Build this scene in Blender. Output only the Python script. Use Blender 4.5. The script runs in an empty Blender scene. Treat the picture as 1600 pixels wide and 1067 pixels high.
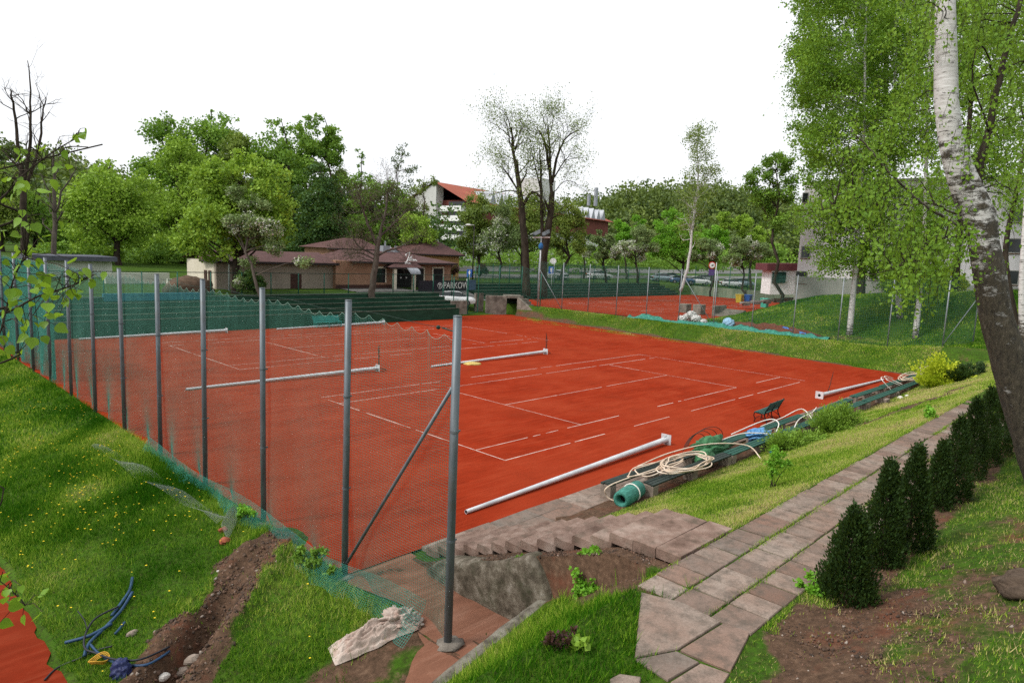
import bpy, math, random
import numpy as np
from mathutils import Matrix, Vector

# ------------------------------------------------------------------ camera
SC = bpy.context.scene
COL = SC.collection
CAM_F = 1060.54                       # focal length in pixels of a 1600 wide frame
CC = np.array([-14.6266, -14.2442, 6.3822])
YAW, PIT, ROL = 0.769380529, -0.129431310, 0.0432297723
_f = np.array([math.cos(YAW) * math.cos(PIT), math.sin(YAW) * math.cos(PIT), math.sin(PIT)])
_r = np.array([math.sin(YAW), -math.cos(YAW), 0.0])
_u = np.cross(_r, _f)
CR = _r * math.cos(ROL) + _u * math.sin(ROL)
CU = -_r * math.sin(ROL) + _u * math.cos(ROL)
CF = _f
cd = bpy.data.cameras.new('camera')
cam = bpy.data.objects.new('camera', cd)
COL.objects.link(cam)
cd.sensor_width = 36.0
cd.lens = CAM_F / 1600 * 36
cd.clip_start = 0.1
cd.clip_end = 4000
mw = Matrix.Identity(4)
for i in range(3):
    mw[i][0] = CR[i]; mw[i][1] = CU[i]; mw[i][2] = -CF[i]; mw[i][3] = CC[i]
cam.matrix_world = mw
SC.camera = cam

# ------------------------------------------------------------------ sky, sun, exposure
SUN_EL, SUN_AZ = math.radians(50), math.radians(-65)     # azimuth: compass style, from +Y towards +X
w = bpy.data.worlds.new('World')
SC.world = w
w.use_nodes = True
nt = w.node_tree
for n in list(nt.nodes):
    nt.nodes.remove(n)
sky = nt.nodes.new('ShaderNodeTexSky')
sky.sky_type = 'NISHITA'
sky.sun_disc = False
sky.sun_elevation = SUN_EL
sky.sun_rotation = SUN_AZ
sky.dust_density = 6.0
sky.air_density = 1.0
hs = nt.nodes.new('ShaderNodeHueSaturation')
hs.inputs['Saturation'].default_value = 0.22            # a closed cloud cover: hardly any blue left
bg = nt.nodes.new('ShaderNodeBackground')
bg.inputs['Strength'].default_value = 0.092
ow = nt.nodes.new('ShaderNodeOutputWorld')
mxw = nt.nodes.new('ShaderNodeMix'); mxw.data_type = 'RGBA'       # cloud sheet: evens out the clear sky's gradient
mxw.inputs[0].default_value = 0.68
mxw.inputs[7].default_value = (9.3, 9.5, 9.8, 1)
nt.links.new(sky.outputs[0], hs.inputs['Color'])
nt.links.new(hs.outputs[0], mxw.inputs[6])
nt.links.new(mxw.outputs[2], bg.inputs['Color'])
nt.links.new(bg.outputs[0], ow.inputs['Surface'])
sd = bpy.data.lights.new('sun', 'SUN')
sd.energy = 1.5
sd.angle = math.radians(11)
sd.color = (1.0, 0.95, 0.88)
so = bpy.data.objects.new('sun', sd)
COL.objects.link(so)
_d = Vector((math.sin(SUN_AZ) * math.cos(SUN_EL), math.cos(SUN_AZ) * math.cos(SUN_EL), math.sin(SUN_EL)))
so.rotation_euler = _d.to_track_quat('Z', 'Y').to_euler()
so.location = (0, 0, 60)
SC.view_settings.view_transform = 'Standard'
SC.view_settings.look = 'None'
SC.view_settings.exposure = 0.72
SC.view_settings.gamma = 1.0
SC.cycles.max_bounces = 6
SC.cycles.diffuse_bounces = 3
SC.cycles.transparent_max_bounces = 8
SC.cycles.use_denoising = False
SC.cycles.sample_clamp_indirect = 2.0
SC.cycles.sample_clamp_direct = 5.0

# ------------------------------------------------------------------ helpers
RNG = np.random.default_rng(11)
random.seed(5)

def ray(px, py):
    return CF + CR * (px - 800) / CAM_F - CU * (py - 533.5) / CAM_F

def pw(px, py, D):                     # the point seen at a pixel of the photo, D metres deep
    return CC + ray(px, py) * D

def pz(px, py, z):                     # ... on a level plane
    d = ray(px, py)
    return CC + d * ((z - CC[2]) / d[2])

def pax(px, py, ax, v):                # ... on an upright plane x = v or y = v
    d = ray(px, py)
    return CC + d * ((v - CC[ax]) / d[ax])

def sm(a, b, x):
    t = np.clip((x - a) / (b - a), 0, 1)
    return t * t * (3 - 2 * t)

def _hash(ix, iy, s):
    n = (ix * 374761393 + iy * 668265263 + s * 974711) & 0x7fffffff
    n = ((n ^ (n >> 13)) * 1274126177) & 0x7fffffff
    return ((n ^ (n >> 16)) & 0xffff) / 65535.0

def vnoise(x, y, s=0):
    x = np.asarray(x, float); y = np.asarray(y, float)
    ix = np.floor(x).astype(np.int64); iy = np.floor(y).astype(np.int64)
    fx = x - ix; fy = y - iy
    fx = fx * fx * (3 - 2 * fx); fy = fy * fy * (3 - 2 * fy)
    a = _hash(ix, iy, s); b = _hash(ix + 1, iy, s); c = _hash(ix, iy + 1, s); d = _hash(ix + 1, iy + 1, s)
    return (a * (1 - fx) + b * fx) * (1 - fy) + (c * (1 - fx) + d * fx) * fy

def fbm(x, y, s=0, o=4):
    t = 0; a = 0.5
    for k in range(o):
        t = t + a * vnoise(x * 2 ** k, y * 2 ** k, s + k); a *= 0.5
    return t

SOUTH_Y = [-60, -30, -22, -16, -13.6, -12.0, -11.3, -9.45, -5.3, -3.9, -3.3]
SOUTH_Z = [14, 9.5, 7.5, 4.4, 2.85, 2.12, 2.0, 2.0, 0.16, 0.03, -0.05]

def kerb_z(x):
    return np.clip(0.73 + (x + 5.93) * 0.22, -0.95, 1.4)

def seg_d(x, y, a, b):
    ax, ay = a; bx, by = b
    t = np.clip(((x - ax) * (bx - ax) + (y - ay) * (by - ay)) / ((bx - ax) ** 2 + (by - ay) ** 2), 0, 1)
    return np.hypot(x - ax - t * (bx - ax), y - ay - t * (by - ay)), t

TR_A, TR_B = (-8.1, -0.95), (-11.5, -3.55)            # the dug trench in the left bank

def h(x, y, rough=True):
    x = np.asarray(x, float); y = np.asarray(y, float)
    S = np.interp(y, SOUTH_Y, SOUTH_Z)
    stair = np.clip((-3.5 - y) * 0.397, 0, 2.0)
    z = S.copy()
    # left of the stairs
    north = np.where(y > -7.33, -0.04, 0.0)
    kz = kerb_z(x)
    tt = np.clip((-7.33 - y) / 2.2, 0, 1)
    west = np.where(y > -7.33, -0.04, np.where(y > -9.53, kz * (1 - tt) + 1.96 * tt, S))
    z = np.where(x < -6.3, west, z)
    z = np.where((x >= -6.3) & (x < -5.95) & (y < -3.9) & (y > -9.5), np.clip(stair - 0.13, 0, 1.95), z)
    z = np.where((x >= -5.95) & (x < -4.34) & (y < -3.6) & (y > -9.5), stair - 0.35, z)
    # left bank falls to the lower court
    dl = np.clip(-7.85 - x, 0, 4.25) * 0.215
    z = np.where((x < -7.85) & (y > -7.33), -dl - 0.02, z)
    z = np.where((x < -12.12), np.where(y > -9, -0.99, z), z)
    # north side
    N1 = np.interp(y, [34.0, 34.3, 38.6, 44], [-0.05, 0.3, 2.05, 2.3])
    N2 = np.interp(y, [35.6, 37.5, 44], [-0.05, 0.25, 2.3])
    N3 = np.interp(y, [40.6, 41.0, 45.4, 47], [1.02, 1.2, 2.3, 2.5])
    N = np.where(x < 27.8, N1, np.where(x < 36.6, N2, N3))
    N = N + np.clip(y - 48, 0, 75) * 0.03
    z = np.where(y > 34, N, z)
    # east side: the bank, the upper court and the mound
    toe = 32.0 + np.clip(y + 2, -2, 40) * 0.1
    ztop = 1.12 + 0.5 * sm(1, -5, y)
    E = ztop * sm(0, 1, np.clip((x - toe) / (35.9 - toe), 0, 1))
    m = sm(36.9, 49, x) * sm(18.0, 7.0, y) * (2.75 + 0.7 * sm(8, 0, y))
    E = E - 0.2 * sm(36.7, 37.3, x) * sm(14.5, 17, y)
    E = E + m * sm(140, 90, x) + 0.8 * sm(60, 90, x) * (y < 16)
    z = np.where((x > toe) & (y <= 41) & (y > -3.9), np.where(y > 34, np.maximum(np.where(x > 36.6, 1.02, N), m * 0), E), z)
    z = np.where((x > 20) & (y <= -3.9), np.maximum(S * sm(60, 20, x) + 2.2 * sm(20, 60, x), E * sm(28, 36, x)), z)
    if rough:
        r = (fbm(x * 0.7, y * 0.7, 3) - 0.45) * 0.16 + (vnoise(x * 2.3, y * 2.3, 8) - 0.5) * 0.05
        g = np.where((y < -5.2) & (x > -4.3) & ((y > -9.4) | (y < -11.4)), 1.0, 0.0)
        g = np.where((x < -8.0) & (x > -12.0) & (y > -7), 0.5 * np.clip((-7.9 - x) * 2, 0, 1) * np.clip((x + 12.1) * 2, 0, 1), g)
        g = np.where((x > 33) & (y < 33) & ((x < 35.8) | (y < 16)), 0.9, g)
        g = np.where((y < -7.7) & (x < -6.6) & (y > -9.4), 0.7, g)
        z = z + r * g
    # the trench: a cut with the spoil thrown up on its right side
    d, t = seg_d(x, y, TR_A, TR_B)
    side = (x - TR_A[0]) * (TR_B[1] - TR_A[1]) - (y - TR_A[1]) * (TR_B[0] - TR_A[0])
    sgn = np.sign(side)
    rgh = fbm(x * 3.1, y * 3.1, 17)
    z = z - 0.52 * np.exp(-(d / (0.20 + 0.12 * rgh)) ** 2) * sm(0.25, 0.6, t)
    z = z + (0.05 + 0.30 * rgh) * np.exp(-((d - 0.52) / 0.24) ** 2) * np.where(sgn > 0, 0.6, 1.0) * sm(-0.1, 0.1, t) * sm(1.2, 0.9, t)
    z = z + 0.26 * rgh * np.exp(-(((x + 8.35) / 0.5) ** 2 + ((y + 1.05) / 0.45) ** 2))
    # far hills
    z = z + 30 * np.exp(-(((x - 15) / 95) ** 2 + ((y - 320) / 85) ** 2)) * sm(90, 200, y)
    z = z + 25 * np.exp(-np.abs((x - 275) / 80) ** 3 - np.abs((y - 150) / 62) ** 3) * sm(130, 210, x)
    return z

def hit(px, py):                       # where the sight line of a pixel meets the ground
    d = ray(px, py)
    t = np.concatenate([np.arange(3, 60, 0.02), np.arange(60, 600, 0.2)])
    P = CC[None] + d[None] * t[:, None]
    below = P[:, 2] <= h(P[:, 0], P[:, 1])
    k = int(np.argmax(below)) if below.any() else len(t) - 1
    return P[k]

def gd(px, D):                         # ground point in a pixel column, D metres deep
    lo, hi = 300.0, 1400.0
    for _ in range(40):
        m_ = (lo + hi) / 2
        p = pw(px, m_, D)
        if p[2] > float(h(p[0], p[1], False)):
            lo = m_
        else:
            hi = m_
    return pw(px, (lo + hi) / 2, D)

# ------------------------------------------------------------------ mesh building
class MB:
    def __init__(s):
        s.V = []; s.F = []; s.M = []; s.n = 0
    def add(s, v, f, m=0):
        o = s.n
        s.V.extend([tuple(map(float, p)) for p in v]); s.n += len(v)
        for q in f:
            s.F.append(tuple(o + i for i in q)); s.M.append(m)
        return s
    def poly(s, pts, m=0):
        return s.add(pts, [tuple(range(len(pts)))], m)
    def bx(s, x0, x1, y0, y1, z0, z1, m=0):
        v = [(x, y, z) for z in (z0, z1) for y in (y0, y1) for x in (x0, x1)]
        return s.add(v, [(0, 2, 3, 1), (4, 5, 7, 6), (0, 1, 5, 4), (2, 6, 7, 3), (0, 4, 6, 2), (1, 3, 7, 5)], m)
    def obox(s, c, ax, ay, az, m=0):       # centre and three half-axis vectors
        c = np.array(c, float); ax = np.array(ax, float); ay = np.array(ay, float); az = np.array(az, float)
        v = [c + i * ax + j * ay + k * az for k in (-1, 1) for j in (-1, 1) for i in (-1, 1)]
        return s.add(v, [(0, 2, 3, 1), (4, 5, 7, 6), (0, 1, 5, 4), (2, 6, 7, 3), (0, 4, 6, 2), (1, 3, 7, 5)], m)
    def lathe(s, A, d, prof, n=22, m=0):       # rings along an axis: (offset, radius)
        A = np.array(A, float); d = np.array(d, float); d = d / np.linalg.norm(d)
        u = np.cross(d, (0, 0, 1.0)); u /= np.linalg.norm(u); v = np.cross(d, u); a = np.arange(n) * 2 * math.pi / n
        V = np.concatenate([A + d * t + r * (np.cos(a)[:, None] * u + np.sin(a)[:, None] * v) for t, r in prof])
        return s.add(V, [(i * n + j, i * n + (j + 1) % n, (i + 1) * n + (j + 1) % n, (i + 1) * n + j) for i in range(len(prof) - 1) for j in range(n)], m)
    def bar(s, a, b, w, t, up=(0, 0, 1), m=0):
        a = np.array(a, float); b = np.array(b, float); d = b - a; L = np.linalg.norm(d); d = d / L
        sd_ = np.cross(d, up)
        if np.linalg.norm(sd_) < 1e-6:
            sd_ = np.cross(d, (1, 0, 0))
        sd_ = sd_ / np.linalg.norm(sd_); uu = np.cross(sd_, d)
        return s.obox((a + b) / 2, d * L / 2, sd_ * w / 2, uu * t / 2, m)
    def tube(s, P, r, n=8, cap=True, m=0):
        P = np.array(P, float); k = len(P)
        r = np.full(k, r, float) if np.isscalar(r) else np.array(r, float)
        T = np.gradient(P, axis=0); T /= np.linalg.norm(T, axis=1)[:, None] + 1e-12
        ref = np.array([0, 0, 1.0]) if abs(T[0][2]) < 0.9 else np.array([1.0, 0, 0])
        u = np.cross(T[0], ref); u /= np.linalg.norm(u)
        a = np.arange(n) * 2 * math.pi / n; V = []
        for i in range(k):
            u = u - T[i] * (u @ T[i]); u /= np.linalg.norm(u) + 1e-12
            v = np.cross(T[i], u)
            V.append(P[i] + r[i] * (np.cos(a)[:, None] * u + np.sin(a)[:, None] * v))
        V = np.concatenate(V)
        F = [(i * n + j, i * n + (j + 1) % n, (i + 1) * n + (j + 1) % n, (i + 1) * n + j) for i in range(k - 1) for j in range(n)]
        if cap:
            F.append(tuple(range(n - 1, -1, -1))); F.append(tuple((k - 1) * n + j for j in range(n)))
        return s.add(V, F, m)
    def cyl(s, c, r, z0, z1, n=16, r1=None, m=0):
        return s.tube([(c[0], c[1], z0), (c[0], c[1], z1)], [r, r if r1 is None else r1], n, True, m)
    def prism(s, pts, z0, z1, m=0):
        n = len(pts)
        v = [(p[0], p[1], z0) for p in pts] + [(p[0], p[1], z1) for p in pts]
        f = [tuple(range(n - 1, -1, -1)), tuple(range(n, 2 * n))] + [(i, (i + 1) % n, n + (i + 1) % n, n + i) for i in range(n)]
        return s.add(v, f, m)
    def blob(s, c, r, seed=0, amp=0.25, nu=14, nv=9, flat=1.0, m=0, freq=1.6):
        rr = np.array([r, r, r], float) if np.isscalar(r) else np.array(r, float)
        V = []; F = []
        for i in range(nv + 1):
            th = math.pi * i / nv
            for j in range(nu):
                ph = 2 * math.pi * j / nu
                d = np.array([math.sin(th) * math.cos(ph), math.sin(th) * math.sin(ph), math.cos(th)])
                k = 1 + amp * 2 * (float(fbm(d[0] * freq + 7 + seed, d[1] * freq + d[2] * freq * 1.3 + 3, seed)) - 0.47)
                V.append(np.array(c) + d * rr * k)
        for i in range(nv):
            for j in range(nu):
                F.append((i * nu + j, (i + 1) * nu + j, (i + 1) * nu + (j + 1) % nu, i * nu + (j + 1) % nu))
        return s.add(V, F, m)
    def grid(s, V, nx, ny, m=0):
        F = [(j * nx + i, j * nx + i + 1, (j + 1) * nx + i + 1, (j + 1) * nx + i) for j in range(ny - 1) for i in range(nx - 1)]
        return s.add(V, F, m)

def raw_mesh(name, V, F, attr=None, smooth=False):
    V = np.ascontiguousarray(V, np.float32); F = np.ascontiguousarray(F, np.int32)
    me = bpy.data.meshes.new(name)
    k = F.shape[1]
    me.vertices.add(len(V)); me.vertices.foreach_set('co', V.ravel())
    me.loops.add(F.size); me.loops.foreach_set('vertex_index', F.ravel())
    me.polygons.add(len(F)); me.polygons.foreach_set('loop_start', np.arange(len(F), dtype=np.int32) * k)
    me.update(calc_edges=True)
    if attr is not None:
        for an, av in attr.items():
            at = me.attributes.new(an, 'FLOAT', 'POINT')
            at.data.foreach_set('value', np.ascontiguousarray(av, np.float32))
    if smooth:
        me.polygons.foreach_set('use_smooth', np.ones(len(F), bool))
    return me

def link(name, me, mats, parent=None):
    o = bpy.data.objects.new(name, me)
    COL.objects.link(o)
    for m in (mats if isinstance(mats, (list, tuple)) else [mats]):
        me.materials.append(m)
    if parent is not None:
        o.parent = parent
    return o

def base_of(parent):
    return np.array(parent.get('_at', (0, 0, 0)), float) if parent is not None else np.zeros(3)

PLACE = {}
def obj(name, mb, mats, parent=None, smooth=False, bevel=0.0, local=False):
    V = np.array(mb.V, float)
    if parent is not None and not local:
        o_ = parent
        while o_ is not None:
            V = V - PLACE.get(o_.name, np.zeros(3)); o_ = o_.parent
    me = bpy.data.meshes.new(name)
    me.from_pydata([tuple(v) for v in V], [], mb.F)
    if any(mb.M):
        me.polygons.foreach_set('material_index', mb.M)
    if smooth:
        me.polygons.foreach_set('use_smooth', np.ones(len(mb.F), bool))
    me.update()
    o = link(name, me, mats, parent)
    if bevel:
        b = o.modifiers.new('bevel', 'BEVEL'); b.width = bevel; b.segments = 2; b.limit_method = 'ANGLE'
    return o

def rawobj(name, V, F, mats, parent=None, attr=None, smooth=False):
    V = np.array(V, float)
    o_ = parent
    while o_ is not None:
        V = V - PLACE.get(o_.name, np.zeros(3)); o_ = o_.parent
    return link(name, raw_mesh(name, V, F, attr, smooth), mats, parent)

def tag(o, label=None, cat=None, group=None, kind=None):
    if label: o['label'] = label
    if cat: o['category'] = cat
    if group: o['group'] = group
    if kind: o['kind'] = kind
    return o

def thing(name, label, cat, at, group=None):
    o = bpy.data.objects.new(name, None)
    COL.objects.link(o)
    o.empty_display_size = 0.2
    o.location = tuple(map(float, at))
    PLACE[o.name] = np.array(at, float)
    return tag(o, label, cat, group)

def structure(name, mb, mats, smooth=False, bevel=0.0):
    return tag(obj(name, mb, mats, None, smooth, bevel), kind='structure')

# ------------------------------------------------------------------ materials
def nodes(name):
    m = bpy.data.materials.new(name); m.use_nodes = True
    t = m.node_tree
    for n in list(t.nodes):
        t.nodes.remove(n)
    out = t.nodes.new('ShaderNodeOutputMaterial'); b = t.nodes.new('ShaderNodeBsdfPrincipled')
    t.links.new(b.outputs[0], out.inputs['Surface'])
    return m, t, b

def tex_noise(t, scale, detail=4, rough=0.6, coord='Object', stretch=None):
    tc = t.nodes.new('ShaderNodeTexCoord'); n = t.nodes.new('ShaderNodeTexNoise')
    n.inputs['Scale'].default_value = scale; n.inputs['Detail'].default_value = detail; n.inputs['Roughness'].default_value = rough
    src = tc.outputs[coord]
    if stretch:
        mp = t.nodes.new('ShaderNodeMapping'); mp.inputs['Scale'].default_value = stretch
        t.links.new(src, mp.inputs['Vector']); src = mp.outputs[0]
    t.links.new(src, n.inputs['Vector'])
    return n

def ramp(t, src, stops):
    r = t.nodes.new('ShaderNodeValToRGB')
    e = r.color_ramp.elements
    while len(e) < len(stops):
        e.new(0.5)
    for el, (p, c) in zip(e, stops):
        el.position = p; el.color = (*c[:3], 1)
    t.links.new(src, r.inputs['Fac'])
    return r

def mixc(t, fac, a, b, mode='MIX'):
    x = t.nodes.new('ShaderNodeMix'); x.data_type = 'RGBA'; x.blend_type = mode
    for i, v in ((0, fac), (6, a), (7, b)):
        if hasattr(v, 'links') or hasattr(v, 'is_linked'):
            t.links.new(v, x.inputs[i])
        elif i == 0:
            x.inputs[0].default_value = v
        else:
            x.inputs[i].default_value = (*v[:3], 1)
    return x.outputs[2]

def mnode(t, op, a, b=0.0):
    x = t.nodes.new('ShaderNodeMath'); x.operation = op
    for i, v in ((0, a), (1, b)):
        if hasattr(v, 'is_linked'):
            t.links.new(v, x.inputs[i])
        else:
            x.inputs[i].default_value = v
    return x.outputs[0]

def bump(t, b, src, strength, dist=0.02):
    n = t.nodes.new('ShaderNodeBump'); n.inputs['Strength'].default_value = strength; n.inputs['Distance'].default_value = dist
    t.links.new(src, n.inputs['Height']); t.links.new(n.outputs[0], b.inputs['Normal'])

def mat(name, stops, scale=4, detail=5, rough=0.85, metal=0.0, bmp=0.0, bscale=None, spec=0.3, stretch=None, dirt=None):
    m, t, b = nodes(name)
    n = tex_noise(t, scale, detail, 0.62, 'Object', stretch)
    if not isinstance(stops[0], (tuple, list)):
        c = stops
        stops = [(0.3, tuple(v * 0.85 for v in c)), (0.7, tuple(min(1, v * 1.12) for v in c))]
    col = ramp(t, n.outputs['Fac'], stops).outputs[0]
    if dirt:                              # (colour, scale, amount): stains of their own
        n3 = tex_noise(t, dirt[1], 6, 0.7)
        f = ramp(t, n3.outputs['Fac'], [(0.5, (0, 0, 0)), (0.72, (dirt[2],) * 3)]).outputs[0]
        col = mixc(t, f, col, dirt[0])
    t.links.new(col, b.inputs['Base Color'])
    b.inputs['Roughness'].default_value = rough; b.inputs['Metallic'].default_value = metal
    b.inputs['Specular IOR Level'].default_value = spec
    if bmp:
        n2 = tex_noise(t, bscale or scale * 6, 5, 0.65)
        bump(t, b, n2.outputs['Fac'], bmp)
    return m

def leafmat(name, dark, light, trans=0.35, rough=0.6, third=None):
    m, t, b = nodes(name)
    at = t.nodes.new('ShaderNodeAttribute'); at.attribute_name = 'lc'
    st = [(0.0, dark), (1.0, light)] if third is None else [(0.0, dark), (0.8, light), (0.86, third)]
    col = ramp(t, at.outputs['Fac'], st).outputs[0]
    t.links.new(col, b.inputs['Base Color'])
    b.inputs['Roughness'].default_value = rough; b.inputs['Specular IOR Level'].default_value = 0.25
    tr = t.nodes.new('ShaderNodeBsdfTranslucent')
    c2 = mixc(t, 0.45, col, (0.35, 0.5, 0.03), 'MIX')
    t.links.new(col if third is not None else c2, tr.inputs['Color'])
    mx = t.nodes.new('ShaderNodeMixShader'); mx.inputs[0].default_value = trans
    t.links.new(b.outputs[0], mx.inputs[1]); t.links.new(tr.outputs[0], mx.inputs[2])
    out = [n for n in t.nodes if n.type == 'OUTPUT_MATERIAL'][0]
    t.links.new(mx.outputs[0], out.inputs['Surface'])
    return m
# ------------------------------------------------------------------ ground
def soil(x, y):                         # where earth shows instead of turf, 0..1
    x = np.asarray(x, float); y = np.asarray(y, float)
    s = np.zeros_like(x + y)
    nz = fbm(x * 1.3, y * 1.3, 21)
    n2 = vnoise(x * 4, y * 4, 5)
    d, t = seg_d(x, y, TR_A, TR_B)
    s = np.maximum(s, sm(0.72, 0.35, d + (nz - .5) * 1.25 + (n2 - .5) * .2 - 0.12 * t))
    s = np.maximum(s, sm(0.9, 0.3, np.hypot(x + 10.9, y + 3.0) + (nz - .5)))
    d, _ = seg_d(x, y, (-6.15, -4.6), (-6.15, -8.0)); s = np.maximum(s, sm(0.5, 0.25, d + (nz - .5) * .5))
    d, _ = seg_d(x, y, (-6.0, -8.1), (-5.6, -9.4)); s = np.maximum(s, sm(0.75, 0.3, d + (nz - .5) * .8))
    d, _ = seg_d(x, y, (-7.6, -6.5), (-8.6, -6.9)); s = np.maximum(s, 0.8 * sm(0.8, 0.2, d + (nz - .5)))
    d, _ = seg_d(x, y, (-8.0, -5.7), (-9.3, -5.6)); s = np.maximum(s, 0.7 * sm(0.6, 0.2, d + (nz - .5)))
    # worn ground behind the hedge and below the path
    d, _ = seg_d(x, y, (-8.6, -12.0), (-5.6, -11.9)); s = np.maximum(s, sm(0.80, 0.2, d + (nz - .5) * 1.7))
    d, _ = seg_d(x, y, (-9.0, -12.6), (-4.6, -13.2)); s = np.maximum(s, 0.55 * sm(0.8, 0.2, d + (nz - .5) * 2.0))
    b = (y < -11.5) & (x > -7)
    s = np.maximum(s, np.where(b, np.clip((nz - 0.45) * 2.2, 0, 0.45) + 0.05, 0))
    d, _ = seg_d(x, y, (-5.2, -11.6), (9, -11.6)); s = np.maximum(s, 0.8 * sm(0.55, 0.1, d + (nz - .5) * .6))
    d, _ = seg_d(x, y, (11.5, -6.6), (21, -8.4)); s = np.maximum(s, 0.85 * sm(0.5, 0.1, d + (nz - .5) * .9))
    # toe of the east bank, streaks in the bank
    toe = 32.0 + np.clip(y + 2, -2, 40) * 0.1
    s = np.maximum(s, np.where((y > -4) & (y < 35), 0.9 * sm(0.42, 0.1, np.abs(x - toe - 0.02)), 0))
    s = np.maximum(s, np.where((x > 32) & (x < 36.2) & (y < 22), np.clip((nz - 0.5) * 2.0, 0, 0.45), 0))
    s = np.maximum(s, np.where((x > 36.0) & (x < 36.9) & (y < 20), 0.45, 0))
    d, _ = seg_d(x, y, (36.6, 8.5), (38.5, 2.0)); s = np.maximum(s, 0.5 * sm(1.0, 0.3, d))
    s = np.maximum(s, np.where((x < -7.8) & (y > -3) & (y < 30), np.clip((nz - 0.62) * 2, 0, 0.25), 0))
    s = np.maximum(s, np.where((x > -4.34) & (x < 34) & (y > -5.0) & (y < -3.8), 0.7, 0))
    s = np.maximum(s, np.where((x > -7.3) & (x < -6.2) & (y > -4.6) & (y < -3.1), 0.9, 0))
    d, _ = seg_d(x, y, (-6.3, -8.3), (-6.75, -9.3)); s = np.maximum(s, sm(0.62, 0.25, d + (nz - .5) * .9))
    s = np.where((x > -5.95) & (x < -4.34) & (y < -3.6) & (y > -9.5), 1.0, s)
    return np.clip(s + (n2 - 0.5) * 0.25 * (s > 0.05), 0, 1)

def axis(segs, lo, hi, extra=()):
    a = []
    for x0, x1, st in segs:
        a += list(np.arange(x0, x1 - 1e-6, st))
    x = segs[0][0]; st = segs[0][2]
    while x > lo:
        st *= 1.22; x -= st; a.append(x)
    x = segs[-1][1]; st = segs[-1][2]; a.append(x)
    while x < hi:
        st *= 1.18; x += st; a.append(x)
    return np.array(sorted(set(round(v, 3) for v in list(a) + list(extra))))

gx = axis([(-14.4, -12.0, .15), (-12.0, -7.8, .085), (-7.8, -4.2, .15), (-4.2, 12, .3), (12, 31.5, .75), (31.5, 52, .5), (52, 92, 1.5)], -900, 1500, (-6.31, -6.29, -5.96, -5.94, -4.35, -4.33, -7.84, -7.86, -12.11, -12.13))
gy = axis([(-15, -5, .15), (-5, .4, .085), (.4, 8, .4), (8, 33.5, .75), (33.5, 48, .5), (48, 100, 2)], -300, 1500, (-7.32, -7.34, -9.52, -9.54))
X, Y = np.meshgrid(gx, gy)
Z = h(X, Y)
Zs = np.where((X < 60) & (Y < 60) & (soil(X, Y) > 0.3), (vnoise(X * 5, Y * 5, 2) - 0.5) * 0.05, 0.0)
nx, ny = len(gx), len(gy)
I = np.arange(nx * ny).reshape(ny, nx)
Fq = np.stack([I[:-1, :-1], I[:-1, 1:], I[1:, 1:], I[1:, :-1]], -1).reshape(-1, 4)

m_ground, t, b = nodes('turf_and_earth')
at = t.nodes.new('ShaderNodeAttribute'); at.attribute_name = 'soil'
n1 = tex_noise(t, 1.1, 6, 0.65); n2 = tex_noise(t, 9, 6, 0.7); n3 = tex_noise(t, 45, 4, 0.7)
green = ramp(t, n1.outputs['Fac'], [(0.3, (0.030, 0.085, 0.005)), (0.55, (0.055, 0.120, 0.009)), (0.75, (0.095, 0.140, 0.018))]).outputs[0]
green = mixc(t, ramp(t, n2.outputs['Fac'], [(0.35, (1, 1, 1)), (0.6, (0, 0, 0))]).outputs[0], green, (0.03, 0.042, 0.008))
earth = ramp(t, n2.outputs['Fac'], [(0.3, (0.045, 0.028, 0.018)), (0.55, (0.10, 0.060, 0.038)), (0.75, (0.18, 0.115, 0.075))]).outputs[0]
earth = mixc(t, ramp(t, n1.outputs['Fac'], [(0.52, (0, 0, 0)), (0.66, (0.6, 0.6, 0.6))]).outputs[0], earth, (0.15, 0.045, 0.024))
f = mnode(t, 'ADD', at.outputs['Fac'], mnode(t, 'MULTIPLY', mnode(t, 'SUBTRACT', n2.outputs['Fac'], 0.5), 0.9))
f = ramp(t, f, [(0.38, (0, 0, 0)), (0.6, (1, 1, 1))]).outputs[0]
t.links.new(mixc(t, f, green, earth), b.inputs['Base Color'])
b.inputs['Roughness'].default_value = 0.95; b.inputs['Specular IOR Level'].default_value = 0.1
bump(t, b, n3.outputs['Fac'], 0.7, 0.03)
g = link('ground', raw_mesh('ground', np.stack([X, Y, Z + Zs], -1).reshape(-1, 3), Fq, {'soil': soil(X, Y).ravel()}, True), m_ground)
tag(g, kind='structure')

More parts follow.
